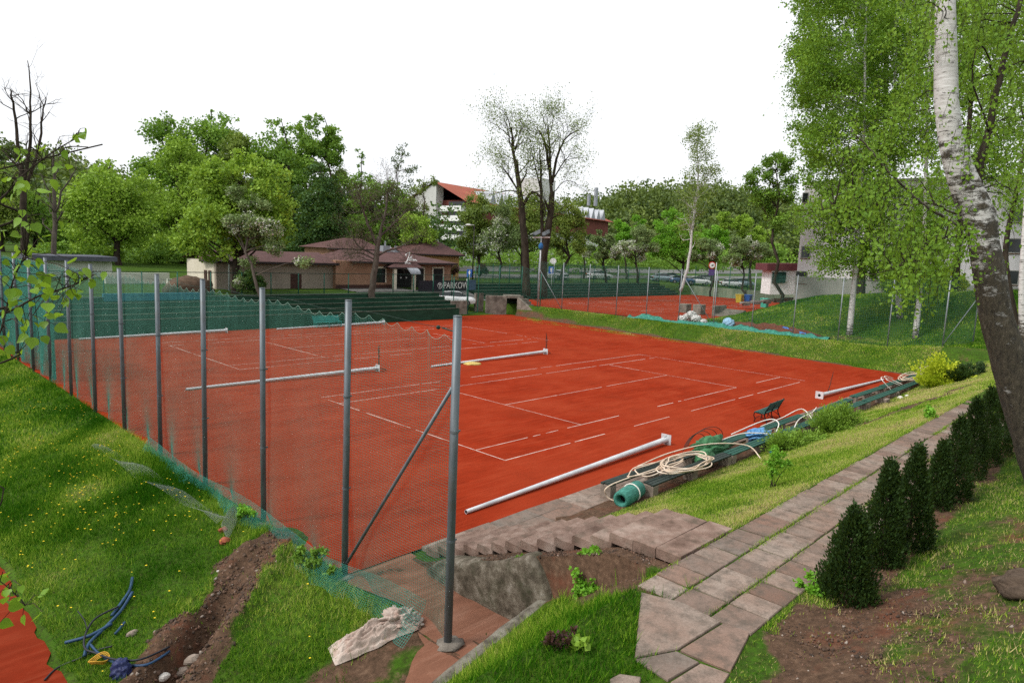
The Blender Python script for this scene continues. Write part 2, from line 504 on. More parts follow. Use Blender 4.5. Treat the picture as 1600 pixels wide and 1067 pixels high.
# clay courts
def claymat(name, c, dusty, scale=0.5):
    m, t, b = nodes(name)
    n1 = tex_noise(t, scale, 7, 0.62, 'Object', (1, 1.8, 1)); n2 = tex_noise(t, 4.5, 6, 0.7, 'Object', (0.35, 1.6, 1)); n3 = tex_noise(t, 60, 3, 0.7)
    n4 = tex_noise(t, 0.16, 4, 0.55)
    c1 = ramp(t, n1.outputs['Fac'], [(0.30, tuple(v * 0.60 for v in c)), (0.5, c), (0.70, tuple(v * 1.08 for v in dusty))]).outputs[0]
    c2 = mixc(t, ramp(t, n2.outputs['Fac'], [(0.35, (0.6,) * 3), (0.6, (0, 0, 0))]).outputs[0], c1, tuple(v * 0.62 for v in c))
    n5 = tex_noise(t, 2.2, 5, 0.6, 'Object', (0.12, 3.2, 1))
    c2 = mixc(t, ramp(t, n5.outputs['Fac'], [(0.52, (0, 0, 0)), (0.66, (0.62,) * 3)]).outputs[0], c2, tuple(v * 1.10 for v in dusty))
    c3 = mixc(t, ramp(t, n4.outputs['Fac'], [(0.42, (0, 0, 0)), (0.62, (0.5,) * 3)]).outputs[0], c2, dusty)
    t.links.new(mixc(t, 0.25, c3, ramp(t, n3.outputs['Fac'], [(0.3, tuple(v * .6 for v in c)), (0.7, dusty)]).outputs[0]), b.inputs['Base Color'])
    b.inputs['Roughness'].default_value = 0.95; b.inputs['Specular IOR Level'].default_value = 0.02
    bump(t, b, n3.outputs['Fac'], 0.5, 0.01)
    return m
M_clay = claymat('red_clay', (0.255, 0.0225, 0.0062), (0.295, 0.044, 0.0170))
M_clay3 = claymat('wet_clay', (0.19, 0.020, 0.007), (0.22, 0.040, 0.018), 1.1)
M_clay2 = claymat('worn_clay', (0.20, 0.085, 0.052), (0.27, 0.145, 0.100), 1.3)

def sheet(name, pts, z, m, step=1.0, wob=0.0):
    # a flat sheet with a slightly ragged outline
    P = []
    for i, (x0, y0) in enumerate(pts):
        x1, y1 = pts[(i + 1) % len(pts)]
        L = math.hypot(x1 - x0, y1 - y0); k = max(1, int(L / step))
        for j in range(k):
            q = j / k; xx = x0 + (x1 - x0) * q; yy = y0 + (y1 - y0) * q
            a = (float(vnoise(xx * 1.7, yy * 1.7, 4)) - 0.5) * 2 * wob
            nx_, ny_ = (y1 - y0) / L, -(x1 - x0) / L
            P.append((xx + nx_ * a, yy + ny_ * a, z))
    mb = MB(); mb.poly(P)
    return structure(name, mb, m)
sheet('clay_court', [(-7.75, -3.28), (-5.9, -3.28), (2, -3.28), (14, -3.4), (31.9, -3.5), (32.1, -2.0), (35.1, 28.5), (36.0, 35.0), (33.5, 36.2), (29.2, 36.0), (28.2, 34.0), (-7.75, 34.0)], 0.0, M_clay, 0.5, 0.05)
sheet('lower_clay_court', [(-60, -8.9), (-12.17, -8.9), (-12.17, 45), (-60, 45)], -0.965, M_clay3, 0.25, 0.22)
sheet('upper_clay_court', [(38.3, 15.5), (37.6, 22), (37.4, 40.3), (82, 40.3), (80, 15.5)], 1.06, M_clay, 1.0, 0.15)
sheet('worn_passage_floor', [(-7.5, -3.0), (-6.1, -3.3), (-6.25, -7.25), (-9.3, -7.25), (-8.9, -6.75), (-7.95, -6.2), (-7.55, -5.2), (-7.85, -3.6)], -0.022, M_clay2, 0.25, 0.12)

# white lines, worn away in places
M_line = mat('lime_line', [(0.3, (0.42, 0.22, 0.165)), (0.62, (0.66, 0.54, 0.48))], 3, 4, 0.9)
def court_lines(name, ox, oy, z, seed, wear, wid=0.046, rot=0.0):
    r = np.random.default_rng(seed); mb = MB(); c, s_ = math.cos(rot), math.sin(rot)
    def seg(x0, y0, x1, y1, keep=1.0):
        L = math.hypot(x1 - x0, y1 - y0); dx, dy = (x1 - x0) / L, (y1 - y0) / L
        p = 0.0
        while p < L:
            q = min(L, p + r.uniform(0.5, 2.6)); gap = r.uniform(0.05, 0.55) if r.random() < wear else 0.0
            wd = wid * r.uniform(0.55, 1.05)
            e = q - gap
            if e > p + 0.1 and r.random() > wear * 0.28:
                k = [(p, -1), (e, -1), (e, 1), (p, 1)]
                v = []
                for a, b_ in k:
                    xx = x0 + dx * a - dy * b_ * wd / 2; yy = y0 + dy * a + dx * b_ * wd / 2
                    v.append((ox + xx * c - yy * s_, oy + xx * s_ + yy * c, z))
                mb.poly(v)
            p = q
    W, L = 10.97, 23.77
    seg(0, 0, L, 0); seg(0, W, L, W); seg(0, 1.37, L, 1.37); seg(0, 9.6, L, 9.6)
    seg(0, 0, 0, W); seg(L, 0, L, W); seg(5.485, 1.37, 5.485, 9.6); seg(18.285, 1.37, 18.285, 9.6)
    seg(5.485, 5.485, 18.285, 5.485)
    return structure(name, mb, M_line)
court_lines('court_lines', 0, 0, 0.005, 3, 0.22)
court_lines('court_lines', 0, 18.86, 0.005, 7, 0.45)
court_lines('court_lines', 44.5, 23.5, 1.066, 9, 0.5, 0.07)

# stone kerb strip along the near side of the court
M_slab = None
m_, t, b = nodes('paving_slab')
gm = t.nodes.new('ShaderNodeNewGeometry')
n1 = tex_noise(t, 1.2, 6, 0.65); n2 = tex_noise(t, 30, 6, 0.75); n3 = tex_noise(t, 5, 6, 0.7)
c0 = ramp(t, gm.outputs['Random Per Island'], [(0.0, (0.15, 0.11, 0.09)), (0.3, (0.24, 0.185, 0.152)), (0.6, (0.32, 0.262, 0.22)), (0.8, (0.225, 0.145, 0.112)), (1.0, (0.185, 0.162, 0.14))]).outputs[0]
c0 = mixc(t, ramp(t, n1.outputs['Fac'], [(0.4, (0, 0, 0)), (0.68, (0.55,) * 3)]).outputs[0], c0, (0.21, 0.105, 0.068))
c0 = mixc(t, ramp(t, n3.outputs['Fac'], [(0.45, (0, 0, 0)), (0.68, (0.8,) * 3)]).outputs[0], c0, (0.075, 0.068, 0.055))
c0 = mixc(t, ramp(t, n2.outputs['Fac'], [(0.35, (0.5,) * 3), (0.6, (0, 0, 0))]).outputs[0], c0, (0.12, 0.085, 0.065))
t.links.new(c0, b.inputs['Base Color']); b.inputs['Roughness'].default_value = 0.92; b.inputs['Specular IOR Level'].default_value = 0.2
bump(t, b, n2.outputs['Fac'], 0.6, 0.01)
M_slab = m_

def slab(mb, pts, z, th=0.06, r=None, tilt=0.012, inset=0.006):
    pts = [np.array(p, float) for p in pts]; c = sum(pts) / len(pts)
    a, b_ = (r.uniform(-tilt, tilt), r.uniform(-tilt, tilt)) if r is not None else (0, 0)
    top = []; low = []; mid = []
    for p in pts:
        d = (p - c); L = np.linalg.norm(d); q = c + d * (1 - inset / L); q2 = c + d * (1 - (inset + 0.012) / L)
        zz = z + a * d[0] + b_ * d[1]
        top.append((q2[0], q2[1], zz)); mid.append((q[0], q[1], zz - 0.012)); low.append((q[0], q[1], zz - th))
    n = len(pts)
    V = top + mid + low
    F = [tuple(range(n))] + [(i + n, (i + 1) % n + n, (i + 1) % n, i) for i in range(n)] + [(i + 2 * n, (i + 1) % n + 2 * n, (i + 1) % n + n, i + n) for i in range(n)]
    mb.add(V, F)

rs = np.random.default_rng(4)
mb = MB(); x = -5.85
while x < 33:
    L = rs.uniform(0.7, 1.25)
    for (y0, y1) in ((-3.78, -3.3), (-4.3, -3.8)) if x < 3.5 else ((-3.78, -3.3),):
        j = rs.uniform(-.02, .02)
        slab(mb, [(x, y0 + j), (x + L, y0 + j), (x + L, y1 + j), (x, y1 + j)], 0.055 + (0.015 if y1 < -3.5 else 0), 0.1, rs, 0.012)
    x += L + 0.01
structure('stone_kerb_strip', mb, M_slab)

# path of square slabs
mb = MB()
rows = [(-10.045, -9.52), (-10.585, -10.06), (-11.125, -10.60)]
SLABS = []
for k, (y0, y1) in enumerate(rows):
    x = -7.12
    while x < 16:
        L = 0.47 * rs.uniform(0.93, 1.07); j = rs.uniform(-.006, .006) if x < -3 else rs.uniform(-.022, .022)
        z_ = 2.035 + rs.uniform(-.007, .007)
        dz = float(np.interp(x, [-7, 8, 16], [0, 0, -0.05]))
        if True:
            w1, w2, w3, w4 = rs.uniform(-.007, .007, 4); slab(mb, [(x + w1, y0 + j + w2), (x + L + w3, y0 + j + w4), (x + L + w2, y1 + j + w1), (x + w4, y1 + j + w3)], z_ + dz - .012, 0.09, rs, 0.016)
        x += L + rs.uniform(.016, .034)
def pxslab(pl, z=2.03):
    SLABS.append([tuple(pz(950 + a / 2.2846, 600 + b_ / 2.2846, z)[:2]) for a, b_ in pl])
    slab(mb, [tuple(pz(950 + a / 2.2846, 600 + b_ / 2.2846, z)[:2]) for a, b_ in pl], z, 0.12, rs, 0.008)
pxslab([(95, 974), (250, 944), (404, 847), (268, 777), (118, 740)])
pxslab([(257, 948), (438, 1024), (500, 905), (508, 880), (410, 850)])
pxslab([(97, 979), (214, 1055), (328, 990), (247, 950)])
pxslab([(222, 1060), (225, 1110), (380, 1120), (436, 1030), (332, 993)])
pxslab([(5, 1048), (40, 1030), (120, 1042), (110, 1100), (10, 1100)])
structure('slab_path', mb, M_slab)
def on_slab(x, y):
    r_ = (x > -7.1) & (x < 16) & (((y > -10.035) & (y < -9.53)) | ((y > -10.575) & (y < -10.07)) | ((y > -11.115) & (y < -10.61)))
    for P in SLABS:
        c_ = np.mean(P, 0); ins = np.ones_like(x, bool); pos = np.ones_like(x, bool); neg = np.ones_like(x, bool)
        for (ax_, ay_), (bx_, by_) in zip(P, P[1:] + P[:1]):
            cr = (bx_ - ax_) * (y - ay_) - (by_ - ay_) * (x - ax_); pos &= cr > 0; neg &= cr < 0
        r_ |= pos | neg
    return r_

# stairs from the path down to the court
M_step = mat('stair_concrete', [(0.32, (0.105, 0.066, 0.050)), (0.5, (0.215, 0.145, 0.115)), (0.68, (0.31, 0.235, 0.195))], 2.2, 7, 0.92, 0, 0.5, 30, 0.15, None, ((0.09, 0.075, 0.055), 3.0, 0.8))
mb = MB(); nst = 13
prof = []
y = -3.45; z = 0.0
run, rise = (9.0 - 4.0) / nst, 2.02 / nst
x0, x1 = -5.95, -4.34
for k in range(nst):
    ya, yb = -3.55 - k * 0.388, -3.55 - (k + 1) * 0.388
    zt = (k + 1) * rise + rs.uniform(-.008, .008); ov = rs.uniform(-.02, .02)
    # each step a slab that runs under the next one
    V = []; nsg = 15
    for i in range(nsg):
        q = i / (nsg - 1); xx = x0 + ov + (x1 - x0 - ov) * q
        e1 = (float(fbm(xx * 5, k * 3.1, 6)) - .47) * .07; e2 = (float(fbm(xx * 7, k * 1.7 + 9, 7)) - .47) * .05; e3 = (float(fbm(xx * 3, k * 2.3, 8)) - .47) * .03
        if i == 0: e1 -= rs.uniform(0, .035); e2 -= rs.uniform(0, .03)
        V += [(xx, yb - .06, zt - .17), (xx, yb - .06, zt + e3 * .4), (xx, (ya + yb) / 2, zt - .008 + e3), (xx, ya - .035 + e1 * .5, zt + e2 * .3), (xx, ya + e1 * .5, zt - .022 + e2 * .4), (xx, ya + e1 * .3, zt - .17)]
    o0 = mb.n; mb.grid(V, 6, nsg); mb.F += [tuple(o0 + q for q in range(5, -1, -1)), tuple(o0 + q for q in range(len(V) - 6, len(V)))]; mb.M += [0, 0]
st = obj('stairs', mb, M_step)
tag(st, 'flight of worn concrete steps climbing from clay court to slab path', 'stairs')
mb = MB()
slab(mb, [(-5.95, -9.06), (-5.95, -8.62), (-4.34, -8.62), (-4.34, -9.06)], 2.045, 0.2, rs, 0.004)
slab(mb, [(-5.95, -9.5), (-5.95, -9.07), (-4.9, -9.07), (-4.9, -9.5)], 2.05, 0.16, rs, 0.006)
slab(mb, [(-4.89, -9.5), (-4.89, -9.07), (-4.3, -9.07), (-4.3, -9.5)], 2.047, 0.16, rs, 0.006)
structure('stair_landing', mb, M_step)

# cheek wall beside the stairs: a leaning slab of rubble concrete with a rounded coping
M_wall = mat('old_concrete', [(0.32, (0.055, 0.046, 0.034)), (0.47, (0.115, 0.096, 0.072)), (0.58, (0.185, 0.16, 0.125)), (0.70, (0.30, 0.27, 0.23))], 4.5, 10, 0.95, 0, 1.0, 22, 0.1, None, ((0.045, 0.05, 0.026), 2.2, 0.85))
ys = np.linspace(-4.2, -7.55, 34)
sec = []
V = []; ns = 9
for i, yy in enumerate(ys):
    q = i / 33
    zt = 0.06 + 0.40 * (-4.2 - yy) + 0.05 * math.sin(q * 9) - 1.1 * (max(0, q - 0.80) / 0.20) ** 1.5
    zt = max(zt, 0.1) + 0.10 * sm(0, 0.12, q)
    wv = (float(fbm(yy * 2, 1.0, 6)) - 0.45) * 0.12
    xl, xr = -6.42 + wv - 0.10 * (1 - q), -6.08
    if i == 0:
        xl, xr = -6.30, -6.14
    pts = [(xl + 0.02, -0.25), (xl, zt * 0.35), (xl - 0.0, zt * 0.75), (xl + 0.02, zt - 0.05), (xl + 0.07, zt), (xr - 0.06, zt + 0.015), (xr, zt - 0.05), (xr, zt * 0.5), (xr, -0.25)]
    for k, (a, b_) in enumerate(pts):
        rough_ = (float(fbm(yy * 3 + k, b_ * 3 + k * .3, 9)) - 0.47) * 0.09
        V.append((a + (rough_ if k < 4 else 0), yy, b_ + (rough_ * .4 if 3 < k < 6 else 0)))
mb = MB(); mb.grid(V, ns, len(ys)); mb.F.append(tuple(range(ns))); mb.M.append(0)
mb.F.append(tuple(range(len(V) - 1, len(V) - 1 - ns, -1))); mb.M.append(0)
cw = obj('cheek_wall', mb, M_wall, None, True)
tag(cw, 'rough grey concrete cheek wall sloping down beside the steps', 'wall')
# low retaining wall whose coping runs out of the picture
V = []; xs_ = np.linspace(-5.75, -10.4, 44)
for i, xx in enumerate(xs_):
    zt = float(0.75 + (xx + 5.93) * 0.22) + (float(fbm(xx * 2.2, 3, 5)) - 0.45) * 0.07
    jit = (float(fbm(xx * 1.7, 8, 2)) - 0.45) * 0.07
    for a, b_ in ((-7.14 + jit, zt - 1.6), (-7.14 + jit, zt - 0.06), (-7.18 + jit, zt), (-7.28, zt + 0.025), (-7.40 + jit, zt + 0.005), (-7.44 + jit, zt - 0.07), (-7.44 + jit, zt - 1.6)):
        V.append((xx, a, b_))
mb = MB(); mb.grid(V, 7, len(xs_)); mb.F.append(tuple(range(7))); mb.M.append(0)
M_coping = mat('gritty_coping', [(0.36, (0.07, 0.062, 0.048)), (0.5, (0.15, 0.135, 0.11)), (0.64, (0.30, 0.28, 0.24))], 5, 8, 0.95, 0, 0.9, 40, 0.1, None, ((0.06, 0.065, 0.03), 5.0, 0.8))
rw = obj('retaining_wall', mb, M_coping, None, True)
tag(rw, 'low pebbly retaining wall with pale coping edging the grass slope', 'wall')

# tiers behind the courts
M_tier = mat('green_painted_concrete', [(0.3, (0.010, 0.034, 0.020)), (0.6, (0.018, 0.062, 0.036)), (0.8, (0.036, 0.085, 0.052))], 0.9, 6, 0.85, 0, 0.2, 8, 0.2, (1, 3, 3))
M_edge = mat('worn_tier_edge', [(0.3, (0.06, 0.08, 0.056)), (0.7, (0.15, 0.165, 0.125))], 1.5, 5, 0.9)
def tiers(name, xa, xb, y0, z0, wall, n, rise, run, label):
    t_ = thing(name, label, 'grandstand', ((xa + xb) / 2, y0, z0))
    mb = MB(); me_ = MB()
    mb.bx(xa, xb, y0, y0 + 0.5, z0 - 0.3, z0 + wall)
    me_.bx(xa, xb, y0 - 0.03, y0 + 0.08, z0 + wall + 0.003, z0 + wall + 0.05)
    y = y0 + 0.5; z = z0 + wall
    for k in range(n):
        mb.bx(xa, xb, y, y + run + 0.02, z0 - 0.3, z + rise)
        me_.bx(xa, xb, y - 0.04, y + 0.06, z + rise + 0.003, z + rise + 0.04)
        y += run; z += rise
    mb.bx(xa, xb, y, y + 1.2, z0 - 0.3, z - 0.05)
    obj('tier', mb, M_tier, t_); obj('tier_edge', me_, M_edge, t_)
    return y, z
tiers('grandstand', -9.0, 27.9, 34.05, 0.0, 0.98, 4, 0.31, 0.85, 'dark green stepped concrete stand along the back of main court')
tiers('grandstand', 37.2, 78, 40.4, 1.06, 0.35, 4, 0.30, 0.95, 'dark green stepped stand along the back of upper court')

# a road behind the upper court
M_asph = mat('asphalt', [(0.3, (0.10, 0.098, 0.094)), (0.7, (0.17, 0.165, 0.155))], 2, 6, 0.9)
def strip(name, a, b, wd, m, lift=0.03):
    a = np.array(a, float); b = np.array(b, float); d = (b - a) / np.linalg.norm(b - a); nrm = np.array([-d[1], d[0]])
    V = []; k = 60
    for i in range(k + 1):
        p = a + (b - a) * i / k
        for s_ in (-1, 0, 1):
            q = p + nrm * s_ * wd / 2
            V.append((q[0], q[1], float(h(q[0], q[1], False)) + lift))
    mb = MB(); mb.grid(V, 3, k + 1)
    return structure(name, mb, m)
strip('road', (28, 58), (190, 62), 7, M_asph, 0.06)
strip('parking_ground', (44, 74), (190, 80), 13, M_asph, 0.08)
strip('forecourt', (20.5, 41.6), (41, 41.6), 3.2, M_asph, 0.05)
# ------------------------------------------------------------------ fences and nets
M_galv = mat('galvanised_steel', [(0.3, (0.085, 0.105, 0.118)), (0.55, (0.125, 0.148, 0.165)), (0.75, (0.175, 0.20, 0.215))], 3, 6, 0.48, 0.3, 0.05, 40, 0.4, (3, 3, 0.5), ((0.10, 0.085, 0.07), 3.5, 0.5))
M_galv2 = mat('bright_galvanised_steel', [(0.3, (0.46, 0.48, 0.50)), (0.7, (0.68, 0.70, 0.72))], 2, 5, 0.40, 0.2, 0.03, 40, 0.5)
M_net = mat('court_netting', [(0.3, (0.040, 0.160, 0.120)), (0.7, (0.080, 0.250, 0.195))], 0.8, 3, 0.8)
M_skirt = mat('turquoise_netting', [(0.3, (0.02, 0.20, 0.155)), (0.7, (0.06, 0.36, 0.29))], 2, 3, 0.7)
M_greypoly = mat('grey_netting', [(0.3, (0.22, 0.25, 0.24)), (0.7, (0.40, 0.43, 0.41))], 2, 3, 0.8)
M_green = mat('green_fence_paint', [(0.3, (0.008, 0.075, 0.048)), (0.7, (0.018, 0.125, 0.085))], 2, 4, 0.5)
M_dkgreen = mat('dark_green_paint', [(0.3, (0.006, 0.02, 0.014)), (0.7, (0.012, 0.04, 0.028))], 2, 4, 0.6)
M_conc = mat('footing_concrete', [(0.3, (0.20, 0.19, 0.17)), (0.7, (0.36, 0.34, 0.31))], 6, 6, 0.95, 0, 0.6, 25)

M_foot = mat('dirty_footing', [(0.3, (0.10, 0.085, 0.07)), (0.7, (0.22, 0.195, 0.165))], 6, 7, 0.95, 0, 0.8, 25)
def wires(paths, w):
    """ribbon cross (two thin faces at right angles) along many polylines of equal length: (N,K,3)"""
    P = np.asarray(paths, float); N, K, _ = P.shape
    T = np.gradient(P, axis=1); T /= np.linalg.norm(T, axis=2)[..., None] + 1e-12
    ref = np.where(np.abs(T[..., 2:3]) < 0.8, np.array([0, 0, 1.0]), np.array([0, 1.0, 0]))
    A = np.cross(T, ref); A /= np.linalg.norm(A, axis=2)[..., None] + 1e-12
    B = np.cross(T, A)
    r = w / 2
    a3 = [(1, 0), (-0.5, 0.866), (-0.5, -0.866)]
    V = np.stack([P + r * (c * A + s * B) for c, s in a3], 2)          # N,K,3,3
    idx = np.arange(N * K * 3).reshape(N, K, 3)
    F = []
    for j in range(3):
        k = (j + 1) % 3
        F.append(np.stack([idx[:, :-1, j], idx[:, :-1, k], idx[:, 1:, k], idx[:, 1:, j]], -1).reshape(-1, 4))
    return V.reshape(-1, 3), np.concatenate(F)

def join(parts):
    V = []; F = []; o = 0
    for v, f in parts:
        V.append(v); F.append(f + o); o += len(v)
    return np.concatenate(V), np.concatenate(F)

PX = -7.75
post_y = [-6.42, -3.31] + [0.12 + 3.33 * k for k in range(11)]
fe = thing('tall_net_fence', 'tall fence of grey steel posts and fine netting along left of court', 'fence', (PX, 10, 0))
for k, yy in enumerate(post_y):
    mb = MB(); ln = (math.sin(k * 2.1) * 0.02, math.cos(k * 1.3) * 0.02)
    zt = 5.38 - (0.0 if k < 4 else 0.04)
    mb.tube([(PX, yy, -0.5), (PX + ln[0] * .5, yy + ln[1] * .5, 2.6), (PX + ln[0], yy + ln[1], zt)], 0.062 if k else 0.068, 14)
    mb.cyl((PX + ln[0], yy + ln[1]), 0.064 if k else 0.07, zt - 0.002, zt + 0.012, 14)
    obj('post', mb, M_galv, fe, True)
    for zc in (1.75, 3.55):
        mb = MB(); mb.cyl((PX + ln[0] * .4, yy + ln[1] * .4), 0.069 if k else 0.075, zc, zc + .035, 14); mb.bx(PX + .06, PX + .11, yy - .012, yy + .012, zc + .004, zc + .03); obj('clamp', mb, M_galv, fe)
    if k < 3:
        mb = MB(); mb.blob((PX + 0.02, yy - 0.02, -0.03), (0.23 - .07 * (k > 0), 0.21 - .06 * (k > 0), 0.075 - .02 * (k > 0)), k, 0.6); obj('footing', mb, M_foot, fe, True)
mb = MB(); mb.tube([(PX + 0.01, -3.18, 0.02), (PX + 0.01, -6.32, 4.25)], 0.032, 10); obj('brace', mb, M_galv, fe, True)
NX = PX + 0.085
y0n, y1n = post_y[0] + 0.07, 33.6
def netsag(yy, zfrac_top):               # scalloped drop of the head rope between its hooks
    period = 0.43
    q = (yy / period) % 1.0
    return 0.10 * 4 * q * (1 - q)
def netpoint(yy, s):                     # s: 0 at the ground, 1 at the head rope
    top = 5.16 - 0.03 * np.sin(yy * 1.9) - 0.10 * sm(3.3, 0, np.abs(((yy + 3.31) % 3.33) - 1.66) * 2) * 0.6
    top = np.where(yy < -5.6, top - 0.05, top)
    drop = netsag(yy, s) * np.exp(-(1 - s) * top / 0.75)
    wav = 0.035 * np.sin(yy * 2.3 + s * 2) * np.exp(-(1 - s) * 2)
    z = 0.06 + (top - 0.06) * s - drop
    x = NX + 0.04 * np.sin(yy * 1.1 + s * 3) * np.sin(s * math.pi) + 0.12 * (1 - s) ** 6 * np.sin(yy * 3.1)
    return np.stack([x, yy + wav * 0.6, z], -1)
cell = 0.05
yv = np.arange(y0n, y1n, cell); sv = np.linspace(0, 1, 26)
pv = netpoint(yv[:, None] * np.ones((1, 26)), sv[None, :] * np.ones((len(yv), 1)))
sh = np.linspace(0, 1, 102); yh = np.arange(y0n, y1n, 0.085)
ph = netpoint(np.ones((102, 1)) * yh[None, :], sh[:, None] * np.ones((1, len(yh))))
V, F = join([wires(pv, 0.0056), wires(ph, 0.0056)])
rawobj('netting', V, F, M_net, fe)
# head rope with its scallops, and the straight cable above it
yh2 = np.arange(y0n, y1n, 0.043)
V, F = wires(netpoint(yh2, np.ones_like(yh2))[None], 0.008)
rawobj('head_rope', V, F, mat('pale_rope', [(0.3, (0.17, 0.29, 0.235)), (0.7, (0.28, 0.40, 0.335))], 2), fe)
cab = [(PX + 0.075, yy, 5.20 - 0.03 * math.sin(yy * 1.9) - 0.02 * abs(math.sin((yy + 3.3) * math.pi / 3.33))) for yy in np.arange(y0n - 0.07, y1n, 0.2)]
mb = MB(); mb.tube(cab, 0.0045, 5)
mb.tube([(PX + 0.06, -6.36, 5.12), (PX + 0.075, -5.95, 5.15)], 0.012, 6); mb.blob((PX + 0.075, -5.85, 5.15), 0.035, 3)
obj('cable', mb, M_dkgreen, fe)
# denser wind netting hung on the far stretch
yv = np.arange(20.4, 33.6, 0.036); sv = np.linspace(0, 0.985, 8)
pv = netpoint(yv[:, None] * np.ones((1, 8)), sv[None] * np.ones((len(yv), 1))); pv[..., 0] += 0.05
sh = np.linspace(0, 0.985, 150); yh = np.arange(20.4, 33.6, 0.4)
ph = netpoint(np.ones((150, 1)) * yh[None], sh[:, None] * np.ones((1, len(yh)))); ph[..., 0] += 0.05
V, F = join([wires(pv, 0.008), wires(ph, 0.008)])
rawobj('wind_netting', V, F, M_skirt, fe)
# the loose end of the wind netting, gathered at a post
yv = np.linspace(20.0, 20.45, 26); sv = np.linspace(0, 0.62, 20)
pv = netpoint(yv[:, None] * np.ones((1, 20)), sv[None] * np.ones((26, 1))); pv[..., 0] += 0.1 + 0.05 * np.sin(np.arange(26) * 1.3)[:, None]
sh = np.linspace(0, 0.62, 90); yh = np.linspace(20.0, 20.45, 26)
ph = netpoint(np.ones((90, 1)) * yh[None], sh[:, None] * np.ones((1, 26))); ph[..., 0] += 0.1 + 0.05 * np.sin(np.arange(26) * 1.3)[None]
V, F = join([wires(pv, 0.007), wires(ph, 0.007)])
rawobj('gathered_netting', V, F, M_skirt, fe)
# turquoise skirt net along the foot
def skirt(yy, q):                        # q 0 at the ground outside, 1 where it is tied to the fence
    hh = 0.30 + 0.16 * np.sin(yy * 0.9 + 1) * 0.5 + 0.20 * sm(-2.5, -5, yy)
    out = 0.22 + 0.10 * np.sin(yy * 1.7) + 0.18 * sm(0, -5, yy)
    x = PX - 0.10 - out * (1 - q) ** 1.3 + 0.03 * np.sin(yy * 9) * (1 - q)
    z = np.maximum(0.02 + hh * q ** 1.1 + 0.03 * np.sin(yy * 5 + q * 4) * (1 - q), -0.12 + 0.02) - (1 - q) * 0.11
    return np.stack([x, yy, z], -1)
yv = np.arange(-5.95, 7.5, 0.05); q_ = np.linspace(0, 1, 10)
pv = skirt(yv[:, None] * np.ones((1, 10)), q_[None] * np.ones((len(yv), 1)))
qh = np.linspace(0, 1, 19); yh = np.arange(-5.95, 7.5, 0.12)
ph = skirt(np.ones((19, 1)) * yh[None], qh[:, None] * np.ones((1, len(yh))))
V, F = join([wires(pv, 0.006), wires(ph, 0.006)])
rawobj('skirt_netting', V, F, M_skirt, fe)
# strip of old net lying in the grass
def fallen(a, q):
    x = -8.35 - 0.05 * a + 0.30 * (q - 0.5) * (1 - 0.3 * np.sin(a)); y = 0.9 + a
    z = h(x, y, True) + 0.06 + 0.05 * np.sin(a * 2.3 + q * 3)
    return np.stack([x, y, z], -1)
av = np.arange(0, 8.6, 0.05); q_ = np.linspace(0, 1, 8)
pv = fallen(av[:, None] * np.ones((1, 8)), q_[None] * np.ones((len(av), 1)))
ah = np.arange(0, 8.6, 0.15); q2 = np.linspace(0, 1, 9)
ph = fallen(np.ones((9, 1)) * ah[None], q2[:, None] * np.ones((1, len(ah))))
V, F = join([wires(pv, 0.0032), wires(ph, 0.0032)])
o = rawobj('fallen_net', V, F, M_greypoly)
tag(o, 'narrow strip of loose grey net lying in the grass beside the tall fence', 'net')
# piece of stiff grey mesh standing over the dug earth
def stiff(a, q):
    x = -8.0 - 0.62 * a; y = 0.75 - 0.75 * a
    z = -0.12 + q * (0.42 + 0.1 * np.sin(a * 3)) - 0.08 * a
    return np.stack([x - 0.15 * q, y, z], -1)
av = np.linspace(0, 1, 28); q_ = np.linspace(0, 1, 6)
pv = stiff(av[:, None] * np.ones((1, 6)), q_[None] * np.ones((28, 1)))
q2 = np.linspace(0, 1, 13); ph = stiff(np.ones((13, 1)) * av[None], q2[:, None] * np.ones((1, 28)))
V, F = join([wires(pv, 0.006), wires(ph, 0.006)])
o = rawobj('mesh_panel', V, F, M_greypoly)
tag(o, 'stiff grey mesh panel leaning over the dug earth by the fence foot', 'mesh panel')

def plain_fence(name, label, pts, hgt, r, m_post, m_net, cell, wire, top=True, braces=(), rail=0.0, every=None, zoff=0.0, n=8):
    """posts at pts, straight net between them"""
    c = np.mean(pts, 0); f_ = thing(name, label, 'fence', (c[0], c[1], c[2]))
    W = []
    for i, p in enumerate(pts):
        mb = MB(); mb.tube([(p[0], p[1], p[2] - 0.3), (p[0], p[1], p[2] + hgt)], r, n); obj('post', mb, m_post, f_, True)
    for a, b_ in zip(pts[:-1], pts[1:]):
        a = np.array(a, float); b_ = np.array(b_, float); L = np.linalg.norm(b_ - a)
        k = max(2, int(L / cell)); q = np.linspace(0, 1, k)[:, None]
        lo = a * (1 - q) + b_ * q + np.array([0, 0, 0.03 + zoff]); hi = lo + np.array([0, 0, hgt - 0.12 - zoff])
        W.append(wires(np.stack([lo, hi], 1), wire))
        nz_ = int((hgt - zoff) / cell)
        zz = np.linspace(0.03 + zoff, hgt - 0.09, nz_)[:, None]
        A = a + zz * np.array([0, 0, 1.0]); B = b_ + zz * np.array([0, 0, 1.0])
        W.append(wires(np.stack([A, B], 1), wire))
    V, F = join(W); rawobj('netting', V, F, m_net, f_)
    if rail:
        for zz in (hgt - 0.03, 0.25 + zoff):
            mb = MB()
            for a, b_ in zip(pts[:-1], pts[1:]):
                mb.bar((a[0], a[1], a[2] + zz), (b_[0], b_[1], b_[2] + zz), rail, rail)
            obj('rail', mb, M_dkgreen, f_)
    for a, b_ in braces:
        mb = MB(); mb.tube([a, b_], r * 0.7, 8); obj('brace', mb, m_post, f_, True)
    return f_
